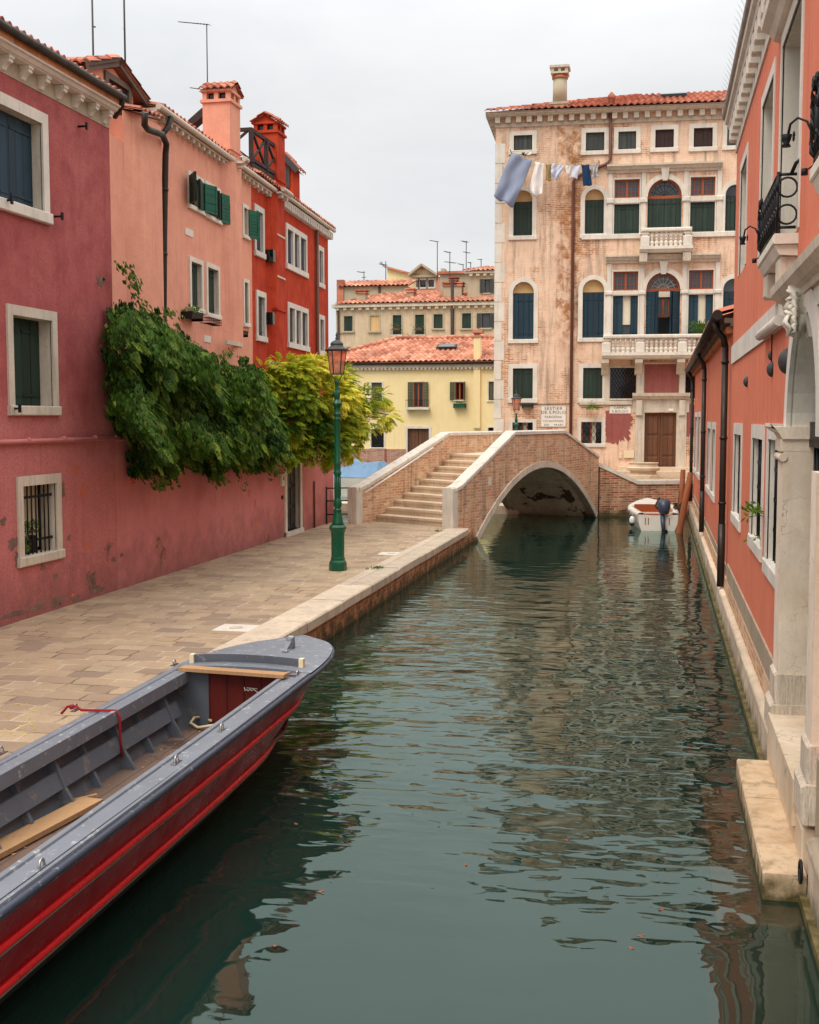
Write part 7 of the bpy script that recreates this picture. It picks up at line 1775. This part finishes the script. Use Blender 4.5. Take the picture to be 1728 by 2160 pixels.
# covered boat in the side canal
c = onz(752, 1046, 0.); root = thing('covered_boat', (c.x, c.y+1, 0), 'white boat under a blue tarpaulin in the side canal seen past the railing', 'boat')
b = MB(); X, Y = c.x, c.y+.2
hv = [(-3.5, -.9), (2.0, -.9), (2.6, -.3), (2.75, .1), (2.6, .5), (2.0, 1.0), (-3.5, 1.0)]
n = len(hv); vs = [(X+x*.96, Y+y*.8, -.1) for x, y in hv]+[(X+x, Y+y, .62) for x, y in hv]+[(X+x*1.01, Y+y*1.03, .74) for x, y in hv]
b.add(vs, [(i, (i+1) % n, n+(i+1) % n, n+i) for i in range(n)]+[(n+i, n+(i+1) % n, 2*n+(i+1) % n, 2*n+i) for i in range(n)]+[tuple(range(2*n, 3*n))], 0, 0); b.build('hull', M['white'], root)
b = MB(); g_ = 26; gw = 12; vs = []; rr = random.Random(12)
for i in range(g_+1):
    for j in range(gw+1):
        x = -3.5+6.1*i/g_; y = -.92+1.95*j/gw; e = min(1, min(j, gw-j)/3)*min(1, (g_-i)/4)
        z = .75+e*(.30+.22*math.sin(x*2.3+1)+.34*math.exp(-((x-1.0)/.38)**2)+.3*math.exp(-((x+.25)/.3)**2))+rr.uniform(-.02, .02); vs.append((X+x, Y+y, z))
b.add(vs, [(i*(gw+1)+j, (i+1)*(gw+1)+j, (i+1)*(gw+1)+j+1, i*(gw+1)+j+1) for i in range(g_) for j in range(gw)]); b.build('tarpaulin', M['tarp'], root)
# ------------------------------------------------------------------ plants
def leaf(b, p, tip, nrm, L, w, t, fold=.25):
    tip = tip.normalized(); sd = tip.cross(nrm)
    if sd.length < 1e-4: sd = Vector((1, 0, 0))
    sd.normalize(); n2 = sd.cross(tip).normalized()
    m = p+tip*L*.45; e = n2*w*fold
    b.add([p, m+sd*w/2-e, p+tip*L-n2*L*.08, m-sd*w/2-e, m], [(0, 1, 4), (1, 2, 4), (2, 3, 4), (3, 0, 4)], 0, min(1, max(0, t)))
def rv(r=R): return Vector((r.gauss(0, 1), r.gauss(0, 1), r.gauss(0, 1)))
def inside(poly, x, y):
    c = False; n = len(poly); j = n-1
    for i in range(n):
        if (poly[i][1] > y) != (poly[j][1] > y) and x < (poly[j][0]-poly[i][0])*(y-poly[i][1])/(poly[j][1]-poly[i][1])+poly[i][0]: c = not c
        j = i
    return c
def edged(poly, x, y):
    m = 9.; n = len(poly)
    for i in range(n):
        a, q = poly[i], poly[(i+1) % n]; dx, dy = q[0]-a[0], q[1]-a[1]; t = max(0, min(1, ((x-a[0])*dx+(y-a[1])*dy)/(dx*dx+dy*dy+1e-9))); m = min(m, math.hypot(x-a[0]-dx*t, y-a[1]-dy*t))
    return m
def spray(b, p, dr, L, n, ll, lw, t, rr, droop=.5):
    # a compound leaf: a curved stalk with paired leaflets
    d = dr.normalized(); sd = d.cross(Vector((0, 0, 1)))
    if sd.length < .05: sd = Vector((1, 0, 0))
    sd.normalize(); q = Vector(p)
    for i in range(n):
        f = (i+1)/n; dd = (d+Vector((0, 0, -droop*f*1.3))).normalized(); q = q+dd*L/n; up = sd.cross(dd).normalized()
        for s_ in (1, -1):
            leaf(b, q, dd*.55+sd*s_*.8+Vector((0, 0, -.25)), up, ll*(1-.35*abs(f-.5)), lw, t+rr.uniform(-.12, .12), .2)
    leaf(b, q, d+Vector((0, 0, -droop*1.4)), sd.cross(d), ll, lw, t, .2)
# climbing vine over the garden wall
rr = random.Random(21); PV = P.sub(.17)
zp = [(90, 400), (40, 600), (30, 760), (40, 950), (62, 1150), (45, 1290), (85, 1400), (150, 1520), (235, 1600), (262, 1760), (262, 1880), (330, 1900), (420, 1850), (560, 1900), (690, 1880), (760, 1760), (860, 1800), (920, 1900), (1020, 1890), (1080, 1800), (1180, 1840), (1280, 1850), (1450, 1860), (1520, 1780), (1572, 1680), (1540, 1560), (1490, 1350), (1430, 1150), (1380, 1020), (1280, 930), (1180, 915), (1060, 960), (1000, 990), (950, 940), (880, 830), (830, 760), (720, 690), (640, 640), (600, 580), (540, 520), (470, 470), (370, 410), (250, 395)]
VP = [PV.uz(220+x/4.145, 540+y/4.145) for x, y in zp]
us = [q[0] for q in VP]; zs = [q[1] for q in VP]
bumps = []
while len(bumps) < 150:
    x, y = rr.uniform(min(us), max(us)), rr.uniform(min(zs), max(zs))
    if inside(VP, x, y): bumps.append((x, y, rr.uniform(.13, .36), rr.uniform(.08, .34)))
def vh(x, y):
    e = edged(VP, x, y); h = .34*(1-math.exp(-e/.38))
    for bx_, by_, br_, ba in bumps:
        d2 = ((x-bx_)**2*.6+(y-by_)**2)/(br_*br_)
        if d2 < 6: h += ba*math.exp(-d2)*min(1, e/.25)
    return h
root = thing('climbing_vine', (LX+.3, 20, 1.5), 'large dark green climbing vine spilling over the pink garden wall', 'vine')
b = MB(); cnt = 0
while cnt < 21000:
    x, y = rr.uniform(min(us), max(us)), rr.uniform(min(zs), max(zs))
    wx = .10*math.sin(7.3*y+1.3*x)+.07*math.sin(17*y+2)+.05*math.sin(31*x); wy = .10*math.sin(6.1*x+.7)+.07*math.sin(15*x+3*y)+.05*math.sin(29*y)
    if not inside(VP, x+wx, y+wy): continue
    h = vh(x+wx*.5, y+wy*.5) if inside(VP, x, y) else .12; d = .03+h*rr.random()**.22*(1.+rr.uniform(-.05, .12)); p = P.pt(x-1.9*max(0, d-.15), y, d)
    g = Vector((vh(x+.06, y)-h, 0, vh(x, y+.06)-h))/.06 if cnt % 2 == 0 else Vector((0, 0, 0))
    nrm = (Vector((1, -g.x*.8, -g.z*.8+.5))+rv(rr)*.35).normalized()
    tip = Vector((.35, rr.gauss(0, .55), -1.)).normalized()
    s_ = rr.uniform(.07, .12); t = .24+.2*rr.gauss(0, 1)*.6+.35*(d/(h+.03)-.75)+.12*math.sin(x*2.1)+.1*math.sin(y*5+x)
    if rr.random() < .035: t += .45
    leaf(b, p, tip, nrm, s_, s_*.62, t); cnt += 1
for k in range(1100):
    x, y = rr.uniform(min(us), max(us)), rr.uniform(min(zs), max(zs))
    if not inside(VP, x, y): continue
    e = edged(VP, x, y); hh = .05+vh(x, y)*rr.uniform(.85, 1.05); p = P.pt(x-1.9*max(0, hh-.15), y, hh)
    spray(b, p, Vector((.8, rr.gauss(0, .7), -.35+rr.gauss(0, .35))), rr.uniform(.14, .30 if e < .3 else .24), 4, rr.uniform(.075, .11), .05, rr.uniform(.25, .8), rr, .8)
# trailing shoots
for (sx, sy, ex, ey, n) in ((290, 640, 240, 552, 26), (262, 600, 246, 560, 10), (335, 1010, 318, 1028, 9), (318, 1020, 305, 1018, 5), (455, 1000, 425, 1020, 10), (440, 1012, 462, 1010, 6), (500, 990, 494, 1028, 9), (440, 760, 474, 738, 18), (455, 765, 470, 775, 8), (330, 655, 352, 655, 12), (240, 870, 226, 860, 5), (575, 990, 560, 1002, 8)):
    a, q = PV.uz(sx, sy), PV.uz(ex, ey)
    for i in range(n):
        f = (i+rr.random())/n; p = P.pt(a[0]+(q[0]-a[0])*f+rr.gauss(0, .03), a[1]+(q[1]-a[1])*f+rr.gauss(0, .03), .3+rr.uniform(-.1, .1))
        for _ in range(3): leaf(b, p+rv(rr)*.03, Vector((.3, rr.gauss(0, .8), -.6)), Vector((1, 0, .4))+rv(rr)*.4, rr.uniform(.08, .12), .06, .5+rr.uniform(-.2, .25))
b.build('foliage', M['vine'], root, tint=True)
b = MB()
for k in range(9):
    x = min(us)+.6+k*(max(us)-min(us)-1.2)/9; b.tube([P.pt(x, .5, -.35), P.pt(x+.1, 1.6, -.38), P.pt(x+.15, 2.75, -.3), P.pt(x+.3, 3.0, .05), P.pt(x+.35, 2.5, .15)], .025, 6)
b.build('stems', M['stem'], root)
# dark backing leaves hide the wall; the inner shade is put into their tint
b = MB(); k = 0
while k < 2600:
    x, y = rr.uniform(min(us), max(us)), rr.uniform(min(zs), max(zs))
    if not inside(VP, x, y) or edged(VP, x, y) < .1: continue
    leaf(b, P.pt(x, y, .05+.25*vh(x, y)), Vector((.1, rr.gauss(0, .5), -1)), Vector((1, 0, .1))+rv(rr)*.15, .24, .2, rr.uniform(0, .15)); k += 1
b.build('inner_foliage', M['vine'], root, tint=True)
u_, z_ = P.uz(277, 1015, .1); b = MB(); p = P.pt(u_, z_, .12)
for k in range(9): leaf(b, p, rv(rr)+Vector((.5, 0, -.3)), Vector((1, 0, 0)), .07, .045, .5)
tag(b.build('trumpet_flower', M['flower']), 'single orange red trumpet flower on the pink wall under the vine', 'flower')
# yellow-green wisteria over the end of the wall
root = thing('wisteria', (LX+.2, 27.5, 1.5), 'yellow green wisteria crown spreading over the wall end behind the street lamp', 'tree')
pa, pb = onY(570, 800, 23.6), onY(818, 880, 29.2); WF = Fac((pa.x, pa.y), (pb.x-pa.x, pb.y-pa.y))
CL = [(572, 785, 18), (590, 778, 20), (612, 774, 20), (636, 772, 20), (660, 772, 18), (578, 815, 24), (600, 905, 20), (598, 930, 16), (585, 800, 30), (610, 790, 30), (640, 785, 28), (670, 785, 28), (600, 840, 40), (640, 835, 45), (680, 830, 45), (610, 885, 36), (650, 885, 44), (690, 885, 44), (640, 930, 34), (675, 930, 34), (705, 940, 26), (715, 800, 32), (735, 815, 28), (725, 850, 36), (755, 835, 28), (780, 845, 24), (798, 838, 18), (730, 900, 26), (722, 935, 22), (745, 880, 22), (790, 880, 24), (805, 875, 15), (765, 890, 18), (755, 905, 14), (738, 925, 18), (620, 945, 20), (607, 960, 12), (655, 960, 14), (683, 968, 10), (730, 955, 12), (575, 850, 26), (585, 890, 24), (705, 860, 34), (705, 905, 30)]
b = MB(); st = MB(); core = WF.pt(WF.u(660, 860), WF.z(660, 880), 0)
for (x, y, r) in CL:
    u_, z_ = WF.uz(x, y); rad = r*27/2500.; c = WF.pt(u_, z_, rr.uniform(-.25, .35)*min(1, rad/.3))
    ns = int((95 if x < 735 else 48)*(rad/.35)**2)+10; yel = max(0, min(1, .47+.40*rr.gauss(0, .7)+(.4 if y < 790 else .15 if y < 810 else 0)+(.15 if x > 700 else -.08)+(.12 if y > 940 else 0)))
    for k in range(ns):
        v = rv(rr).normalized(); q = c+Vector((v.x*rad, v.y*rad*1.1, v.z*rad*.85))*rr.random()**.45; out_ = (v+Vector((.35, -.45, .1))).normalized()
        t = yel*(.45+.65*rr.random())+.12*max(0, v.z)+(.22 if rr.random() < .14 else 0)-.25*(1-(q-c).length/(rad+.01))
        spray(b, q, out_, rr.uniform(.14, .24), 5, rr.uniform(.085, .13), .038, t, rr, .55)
    st.tube([core+rv(rr)*.1, (core+c)/2+rv(rr)*.12, c], [.03, .02, .01], 6)
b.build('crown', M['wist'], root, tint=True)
for k in range(5):
    a = WF.pt(WF.u(640+k*14, 1000), .5, -.5); st.tube([P.pt(27.2+k*.3, .5, -.4), P.pt(27.2+k*.3, 1.6, -.45), core+rv(rr)*.2], [.05, .045, .035], 7)
st.build('trunk', M['stem'], root)
# pot plants, troughs and shrubs
def clump(b, c, r, n, s_, t0=.3, t1=.8, sq=1.):
    for k in range(n):
        v = rv(rr).normalized(); p = Vector(c)+Vector((v.x*r[0], v.y*r[1], v.z*r[2]))*rr.random()**.5
        leaf(b, p, v+Vector((0, 0, -.3+rr.random()*.5)), rv(rr), s_*rr.uniform(.7, 1.2), s_*.45, rr.uniform(t0, t1))
def trough(F, x0, x1, yt, yb, d0, d1, label, mat=None, flowers=True, plant=True, px=None, group='flower boxes under the windows', tint=(.3, .8)):
    a, q, c, d = F.rect(x0, x1, yt, yb, d1); root = thing('flower_box', tuple(F.pt((a+q)/2, c, d0)), label, 'flower box', group); h = d-c
    b = MB(); b.bevbox(F, a, q, c, d, d0, d1, .01); b.box(F, a-.015, q+.015, d-.02, d+.012, d0, d1+.012); b.build('trough', mat or M['iron'], root)
    b = MB(); b.box(F, a-.02, a, c-.04, d+.02, 0, d1); b.box(F, q, q+.02, c-.04, d+.02, 0, d1); b.build('bracket', M['iron'], root)
    if plant:
        b = MB(); n = int(80*(q-a)/.5)
        for i in range(6): clump(b, F.pt(a+(q-a)*(i+.5)/6, d+.05, (d0+d1)/2), ((q-a)/7, .1, .09), n//4, .07, *tint)
        b.build('plants', M['plant'], root, tint=True)
Fs = F_SAL
trough(Fs, 406, 428, 659, 668, .03, .22, 'dark flower box of green plants under the paired windows of the salmon house')
trough(Fs, 513.5, 523, 698, 705, .03, .2, 'empty dark flower box under the narrow shuttered window beside the red house', plant=False)
a, q, c, d = Fs.rect(438, 462, 670, 681, .15); b = MB()
for zz in (c, (c+d)/2, d): b.tube([Fs.pt(a, zz, .0), Fs.pt(a, zz, .2), Fs.pt(q, zz, .2), Fs.pt(q, zz, .0)], .007, 5)
for i in range(8): u = a+(q-a)*i/7; b.tube([Fs.pt(u, d, .2), Fs.pt(u, c, .2), Fs.pt(u, c, .02)], .006, 5)
tag(b.build('window_basket', M['iron']), 'empty wrought iron window basket under the right lower window of the salmon house', 'basket')
trough(Yw, 784, 810, 852, 860, .02, .3, 'dark flower box under the left upper window of the yellow house'); trough(Yw, 957, 981, 852, 859, .02, .3, 'green flower box under the right upper window of the yellow house', M['lampgreen'])
trough(L, 1102, 1123, 853, 859, .03, .25, 'low dark green trough hanging under the palazzo window behind the far lamp', M['bgreen'], plant=False)
for i, (a, q, d) in enumerate(BALX):
    root = thing('flower_pot_row', (a+.5, 69.7, d), ('geranium pots on the left tiny balcony of the cream house', 'geranium pots on the right tiny balcony of the cream house')[i], 'pots', 'pots on the far balconies')
    b = MB(); b.wbox(a+.15, (a+q)/2+.2, 69.55, 69.68, d-.02, d+.1); b.build('pots', M['bpipe'], root); b = MB(); clump(b, ((a+q)/2, 69.6, d+.2), (.4, .1, .12), 40, .1); b.build('plants', M['plant'], root, tint=True)
c_ = L.uz(1250, 857, .3); b = MB(); cc = L.pt(c_[0], c_[1], .2)
for k in range(70): v = rv(rr); spray(b, cc, Vector((v.x, -abs(v.y)*.6, abs(v.z)*.5+.1)), rr.uniform(.12, .26), 5, .05, .02, rr.uniform(.4, .9), rr, .8)
root = thing('hanging_fern', tuple(cc), 'bright green fern on a small shelf between the shuttered window and the campo sign', 'fern'); b.build('fronds', M['plant'], root, tint=True)
b = MB(); a, q = L.u(1228, 858), L.u(1272, 858); zz = L.z(1250, 860); b.tube([L.pt(a, zz, .02), L.pt(a, zz, .2), L.pt(q, zz, .2), L.pt(q, zz, .02)], .012, 5); b.build('shelf_rod', M['iron'], root)
c_ = L.uz(1478, 690, .5); cc = L.pt(c_[0], c_[1], .35); root = thing('balcony_shrub', tuple(cc), 'leafy shrub standing on the long stone balcony beside the gutter of the orange wing', 'shrub')
b = MB()
for k in range(9): clump(b, cc+rv(rr)*.14, (.16, .12, .14), 46, .075)
b.build('leaves', M['plant'], root, tint=True); b = MB(); b.lathe([(.12, 0), (.15, .25)], (cc.x, cc.y, cc.z-.5), 10); b.build('pot', M['tilered'], root)
u0, u1, z0, z1 = CURT; cc = P.pt(u0+(u1-u0)*.3, z0+.32, -.13); root = thing('window_plant', tuple(cc), 'green trailing plant in a dark box behind the bars of the pink house window', 'plant')
b = MB(); clump(b, P.pt(u0+(u1-u0)*.22, z0+.37, -.12), (.05, .15, .07), 90, .05); clump(b, P.pt(u0+(u1-u0)*.55, z0+.36, -.12), (.05, .2, .08), 110, .05); clump(b, P.pt(u0+(u1-u0)*.2, z0+.16, -.06), (.03, .06, .09), 60, .045, .7, 1.); b.build('leaves', M['plant'], root, tint=True)
b = MB(); b.box(P, u0+.08, u0+(u1-u0)*.62, z0+.01, z0+.24, -.2, -.1); b.build('planter', M['iron'], root)
c0 = G.uz(1603, 1095); pz = G.pt(c0[0], c0[1], -.05); root = thing('window_branch', tuple(pz), 'small leafy branch growing out through the grille of the orange palazzo window', 'plant')
b = MB(); st = MB()
for (x, y, d) in ((1572, 1072, .22), (1580, 1090, .2), (1592, 1080, .12), (1600, 1075, .08), (1588, 1068, .12), (1582, 1135, .1), (1594, 1130, .06)):
    u, z = G.uz(x, y, d); e = G.pt(u, z, d); o_ = G.pt(c0[0], c0[1] if y < 1110 else c0[1]-.25, -.1); st.tube([o_, (o_+e)/2+Vector((0, 0, .03)), e], .004, 4)
    for k in range(7 if y < 1110 else 3): leaf(b, e+rv(rr)*.02, rv(rr)+Vector((-.3, 0, .3)), rv(rr), .07, .032, rr.uniform(.4, .9))
b.build('leaves', M['plant'], root, tint=True); st.build('twigs', M['stem'], root)
b = MB()
for (x, y, n, s_) in ((797, 1199, 60, .06), (785, 1201, 20, .05), (925, 1122, 40, .07)):
    c = onz(x, y, FZ+.03)
    for k in range(n): p = c+Vector((rr.gauss(0, .05), rr.gauss(0, .07), 0)); leaf(b, p, Vector((rr.gauss(0, .6), rr.gauss(0, .6), 1)), rv(rr), s_*rr.uniform(.7, 1.3), .012, rr.uniform(.2, .7))
tag(b.build('grass', M['plant'], tint=True), 'little tufts of grass in the kerb joints', 'grass', kind='stuff')
b = MB()
for k in range(110):
    if k < 22: c = onz(rr.uniform(0, 70), 1500+rr.uniform(-15, 55), FZ+.008)
    elif k < 110: c = Vector((rr.choice((LX+.05+abs(rr.gauss(0, .12)), rr.uniform(-8, -5))), rr.uniform(10, 28), FZ+.008))
    else: c = onz(rr.uniform(590, 730), rr.uniform(1105, 1200), FZ+.008)
    a = rr.uniform(0, 2*PI); leaf(b, c, Vector((math.cos(a), math.sin(a), .1)), Vector((0, 0, 1)), rr.uniform(.02, .05), .02, rr.uniform(.7, 1.))
tag(b.build('fallen_leaves', M['wist'], tint=True), 'scattered yellow leaves on the paving', 'leaves', kind='stuff')

b = MB()
for k in range(150):
    x, y = XC+rr.uniform(-.42, .42), rr.uniform(4.5, 9.6); a = rr.uniform(0, 2*PI); s_ = rr.uniform(.008, .03)
    leaf(b, Vector((x, y, FLZ+.004)), Vector((math.cos(a), math.sin(a), .15)), Vector((0, 0, 1)), s_*1.6, s_, rr.random())
tag(b.build('wood_litter', M['plank']), 'wood chips and crumbs scattered on the boat floor', 'litter', kind='stuff')
b = MB()
for (x, y) in ((620, 1735), (685, 1877), (1327, 1995), (1360, 1970), (985, 1825), (585, 1995), (1390, 1920), (760, 1560), (1105, 1690), (1190, 1770)):
    p = onz(x, y, .006); a = rr.uniform(0, 2*PI); leaf(b, p, Vector((math.cos(a), math.sin(a), .02)), Vector((0, 0, 1)), rr.uniform(.03, .07), .03, rr.uniform(.3, 1.))
tag(b.build('floating_leaves', M['pole']), 'a few leaves floating on the canal', 'leaves', kind='stuff')
# ------------------------------------------------------------------ signs, laundry, well
def textmesh(s, h, F, uc, zc, d, width, nm, mat, parent):
    cu = bpy.data.curves.new('tmp', 'FONT'); cu.body = s; cu.align_x = 'CENTER'; cu.align_y = 'CENTER'; cu.size = 1.; cu.extrude = .004; cu.space_character = 1.12
    o = bpy.data.objects.new('tmp', cu); COL.objects.link(o); dg = bpy.context.evaluated_depsgraph_get(); dg.update(); me = bpy.data.meshes.new_from_object(o.evaluated_get(dg)); bpy.data.objects.remove(o)
    xs = [v.co.x for v in me.vertices]; ys = [v.co.y for v in me.vertices]; w = max(xs)-min(xs); hh = max(ys)-min(ys); xm, ym = (max(xs)+min(xs))/2, (max(ys)+min(ys))/2
    for v in me.vertices:
        v.co = F.pt(uc+(v.co.x-xm)*width/w, zc+(v.co.y-ym)*h/hh, d+(.002 if v.co.z > 0 else -.002))
    me.materials.clear(); me.materials.append(mat); ob = bpy.data.objects.new(nm, me); COL.objects.link(ob); put(ob, parent); return ob
def sign(x0, x1, y0, y1, label, lines, nm='street_sign', group='painted street signs'):
    a, q, c, d = L.rect(x0, x1, y0, y1); root = thing('street_sign', tuple(L.pt((a+q)/2, c, 0)), label, 'sign')
    b = MB(); b.bevbox(L, a, q, c, d, -.005, .025, .008); b.build('board', M['sign'], root)
    b = MB(); bw = .012
    for (ua, ub, za, zb) in ((a+.01, q-.01, d-.02, d-.01), (a+.01, q-.01, c+.01, c+.02), (a+.01, a+.02, c+.021, d-.021), (q-.02, q-.01, c+.021, d-.021)): b.box(L, ua, ub, za, zb, .02, .027)
    b.build('border', M['ink'], root)
    for s, f, h, wf in lines: textmesh(s, (d-c)*h, L, (a+q)/2, c+(d-c)*f, .028, (q-a)*wf, 'lettering', M['ink'], root)
    return a, q, c, d
a, q, c, d = sign(1140.5, 1195, 855.6, 901, 'larger white painted sign of the city district and parish on the palazzo wall', (('SESTIER', .865, .13, .70), ('DE S.POLO', .69, .13, .94), ('PAROCHIA', .475, .10, .66), ('S.M.GLORIOSA', .29, .075, .78), ('DEI    FRARI', .11, .08, .70)))
sign(1285, 1332, 855, 873, 'smaller white painted square name sign above the old red plaster patch', (('CAMPO', .72, .27, .56), ('S.BOLDO', .30, .27, .72)))
def cloth(nm, px, mat, label, d=.55, folds=3, amp=.03, sag=.0, nu=16, nv=16, group='washing on the line', swing=0.):
    tl, tr, br, bl = [L.uz(x, y, d) for x, y in px]; b = MB(); vs = []; ph = R.uniform(0, 6)
    for i in range(nv+1):
        t = i/nv
        for j in range(nu+1):
            s = j/nu; u = (tl[0]*(1-s)+tr[0]*s)*(1-t)+(bl[0]*(1-s)+br[0]*s)*t; z = (tl[1]*(1-s)+tr[1]*s)*(1-t)+(bl[1]*(1-s)+br[1]*s)*t
            z -= sag*4*s*(1-s)*(t if sag > 0 else (1-t)); z -= .03*4*s*(1-s)*(1-t)
            dd = d+amp*(math.sin(s*folds*2*PI+ph+t*1.5)*(.4+.6*t)+.5*math.sin(s*folds*4.3+t*4+ph)+.45*math.sin((s*1.2+t)*folds*5+ph)+.35*math.sin((s-t*.8)*folds*9+2*ph)*t)+swing*t; u += amp*.5*math.sin(t*5+ph)*(s-.5); z -= amp*.6*math.sin(s*folds*6+ph)*t; vs.append(L.pt(u, z, dd))
    n = len(vs); k = nu+1
    back = [v-Vector((L.n[0], L.n[1], 0))*.008 for v in vs]
    fs = [(i*k+j, (i+1)*k+j, (i+1)*k+j+1, i*k+j+1) for i in range(nv) for j in range(nu)]
    b.add(vs+back, fs+[tuple(n+i for i in f[::-1]) for f in fs]+[(j, j+1, n+j+1, n+j) for j in range(nu)]+[(nv*k+j+1, nv*k+j, n+nv*k+j, n+nv*k+j+1) for j in range(nu)]+[(i*k, n+i*k, n+(i+1)*k, (i+1)*k) for i in range(nv)]+[(i*k+nu, (i+1)*k+nu, n+(i+1)*k+nu, n+i*k+nu) for i in range(nv)], 0, 0, True)
    o = b.build(nm, mat); return tag(o, label, 'laundry', group)
cloth('bed_sheet', ((1080, 321), (1124, 338), (1083, 438), (1042, 417)), M['blueclo'], 'large grey blue sheet hanging askew at the left end of the washing line', folds=1.6, amp=.06, nu=20, nv=24, swing=.15)
cloth('pillow_case', ((1127, 339), (1148, 344), (1143, 412), (1118, 404)), M['whiteclo'], 'long white pillow case with deep folds, next to the grey blue sheet', folds=1.4, amp=.07, sag=.08)
cloth('trousers', ((1151, 346), (1163, 346), (1162, 382), (1152, 381)), M['oliveclo'], 'narrow olive cloth between the white pieces', folds=1.2, amp=.03)
cloth('vest', ((1163, 345), (1191, 347), (1181, 372), (1163, 372)), M['paleclo'], 'crumpled pale blue vest with a rounded hem on the washing line', folds=2.2, amp=.05, sag=.12)
cloth('underpants', ((1191, 347), (1206, 348), (1201, 364), (1195, 364)), M['whiteclo'], 'small white underpants between the vest and the plain white towel', folds=1.5, amp=.03, sag=.1)
cloth('towel', ((1206, 347), (1225, 348), (1217.5, 377), (1203, 374)), M['paleclo'], 'plain pale towel hanging slanted over the bend of the drainpipe', folds=1., amp=.02)
cloth('shirt', ((1226, 346), (1243, 346), (1249, 390), (1231, 393.5)), M['navyclo'], 'navy blue shirt hanging near the right end of the line', folds=1., amp=.03)
cloth('scarf', ((1244, 345), (1261, 343), (1263, 374), (1249, 375)), M['stripeclo'], 'speckled grey scarf at the right end of the washing line', folds=2.5, amp=.05)
cloth('sock', ((1101, 320), (1107, 320), (1106, 327), (1102, 327)), M['navyclo'], 'tiny navy sock on the short line under the attic window', d=.25, folds=.6, amp=.01, nu=6, nv=6)
cloth('handkerchief', ((1111, 319.5), (1121, 319.5), (1120, 327), (1112, 327)), M['whiteclo'], 'tiny white handkerchief on the short line under the attic window', d=.25, folds=.8, amp=.02, nu=6, nv=6)
root = thing('washing_line', tuple(L.pt(L.u(1170, 345), 11.5, .5)), 'thin washing line strung across the palazzo front above the arched windows', 'washing line')
b = MB(); ln = [L.uz(x, y, .55) for x, y in ((1079, 320), (1126, 338.5), (1150, 345), (1192, 346.5), (1226, 346), (1263, 343))]
b.tube([L.pt(u, z, .55) for u, z in ln], .008, 5); u, z = L.uz(1079, 320, .25); u2, _ = L.uz(1124, 320, .25); b.tube([L.pt(u, z, .25), L.pt(u2, z+.02, .25)], .008, 5); b.build('cord', M['rope'], root)
b = MB(); u, z = L.uz(1078, 320, .3); b.tube([L.pt(u, z, 0), L.pt(u, z, .6)], .014, 5); u, z = L.uz(1264, 343, .3); b.tube([L.pt(u, z, 0), L.pt(u, z, .58)], .014, 5); b.build('bracket', M['iron'], root)
b = MB()
for i in range(14):
    t = (i+.5)/14; u = ln[0][0]+(ln[-1][0]-ln[0][0])*t; zz = None
    for k in range(len(ln)-1):
        if ln[k][0] <= u <= ln[k+1][0]: zz = ln[k][1]+(ln[k+1][1]-ln[k][1])*(u-ln[k][0])/(ln[k+1][0]-ln[k][0])
    if zz: b.box(L, u-.008, u+.008, zz-.04, zz+.03, .54, .566)
b.build('pegs', M['rope'], root)
# round stone basin before the palazzo door
c = onY(1357, 1000, 39.2); root = thing('stone_basin', (c.x, 39.4, CZW), 'wide white stone basin on the campo in front of the palazzo door', 'basin')
b = MB(); b.lathe([(.0, 0), (.58, 0), (.58, .1), (.46, .13), (.44, .22), (.56, .27), (.58, .34), (.5, .38), (.48, .46), (.52, .5), (.46, .5), (.42, .36), (0, .34)], (c.x, 39.45, CZW), 8, rot=.39, smooth=False); b.build('bowl', M['step'], root)
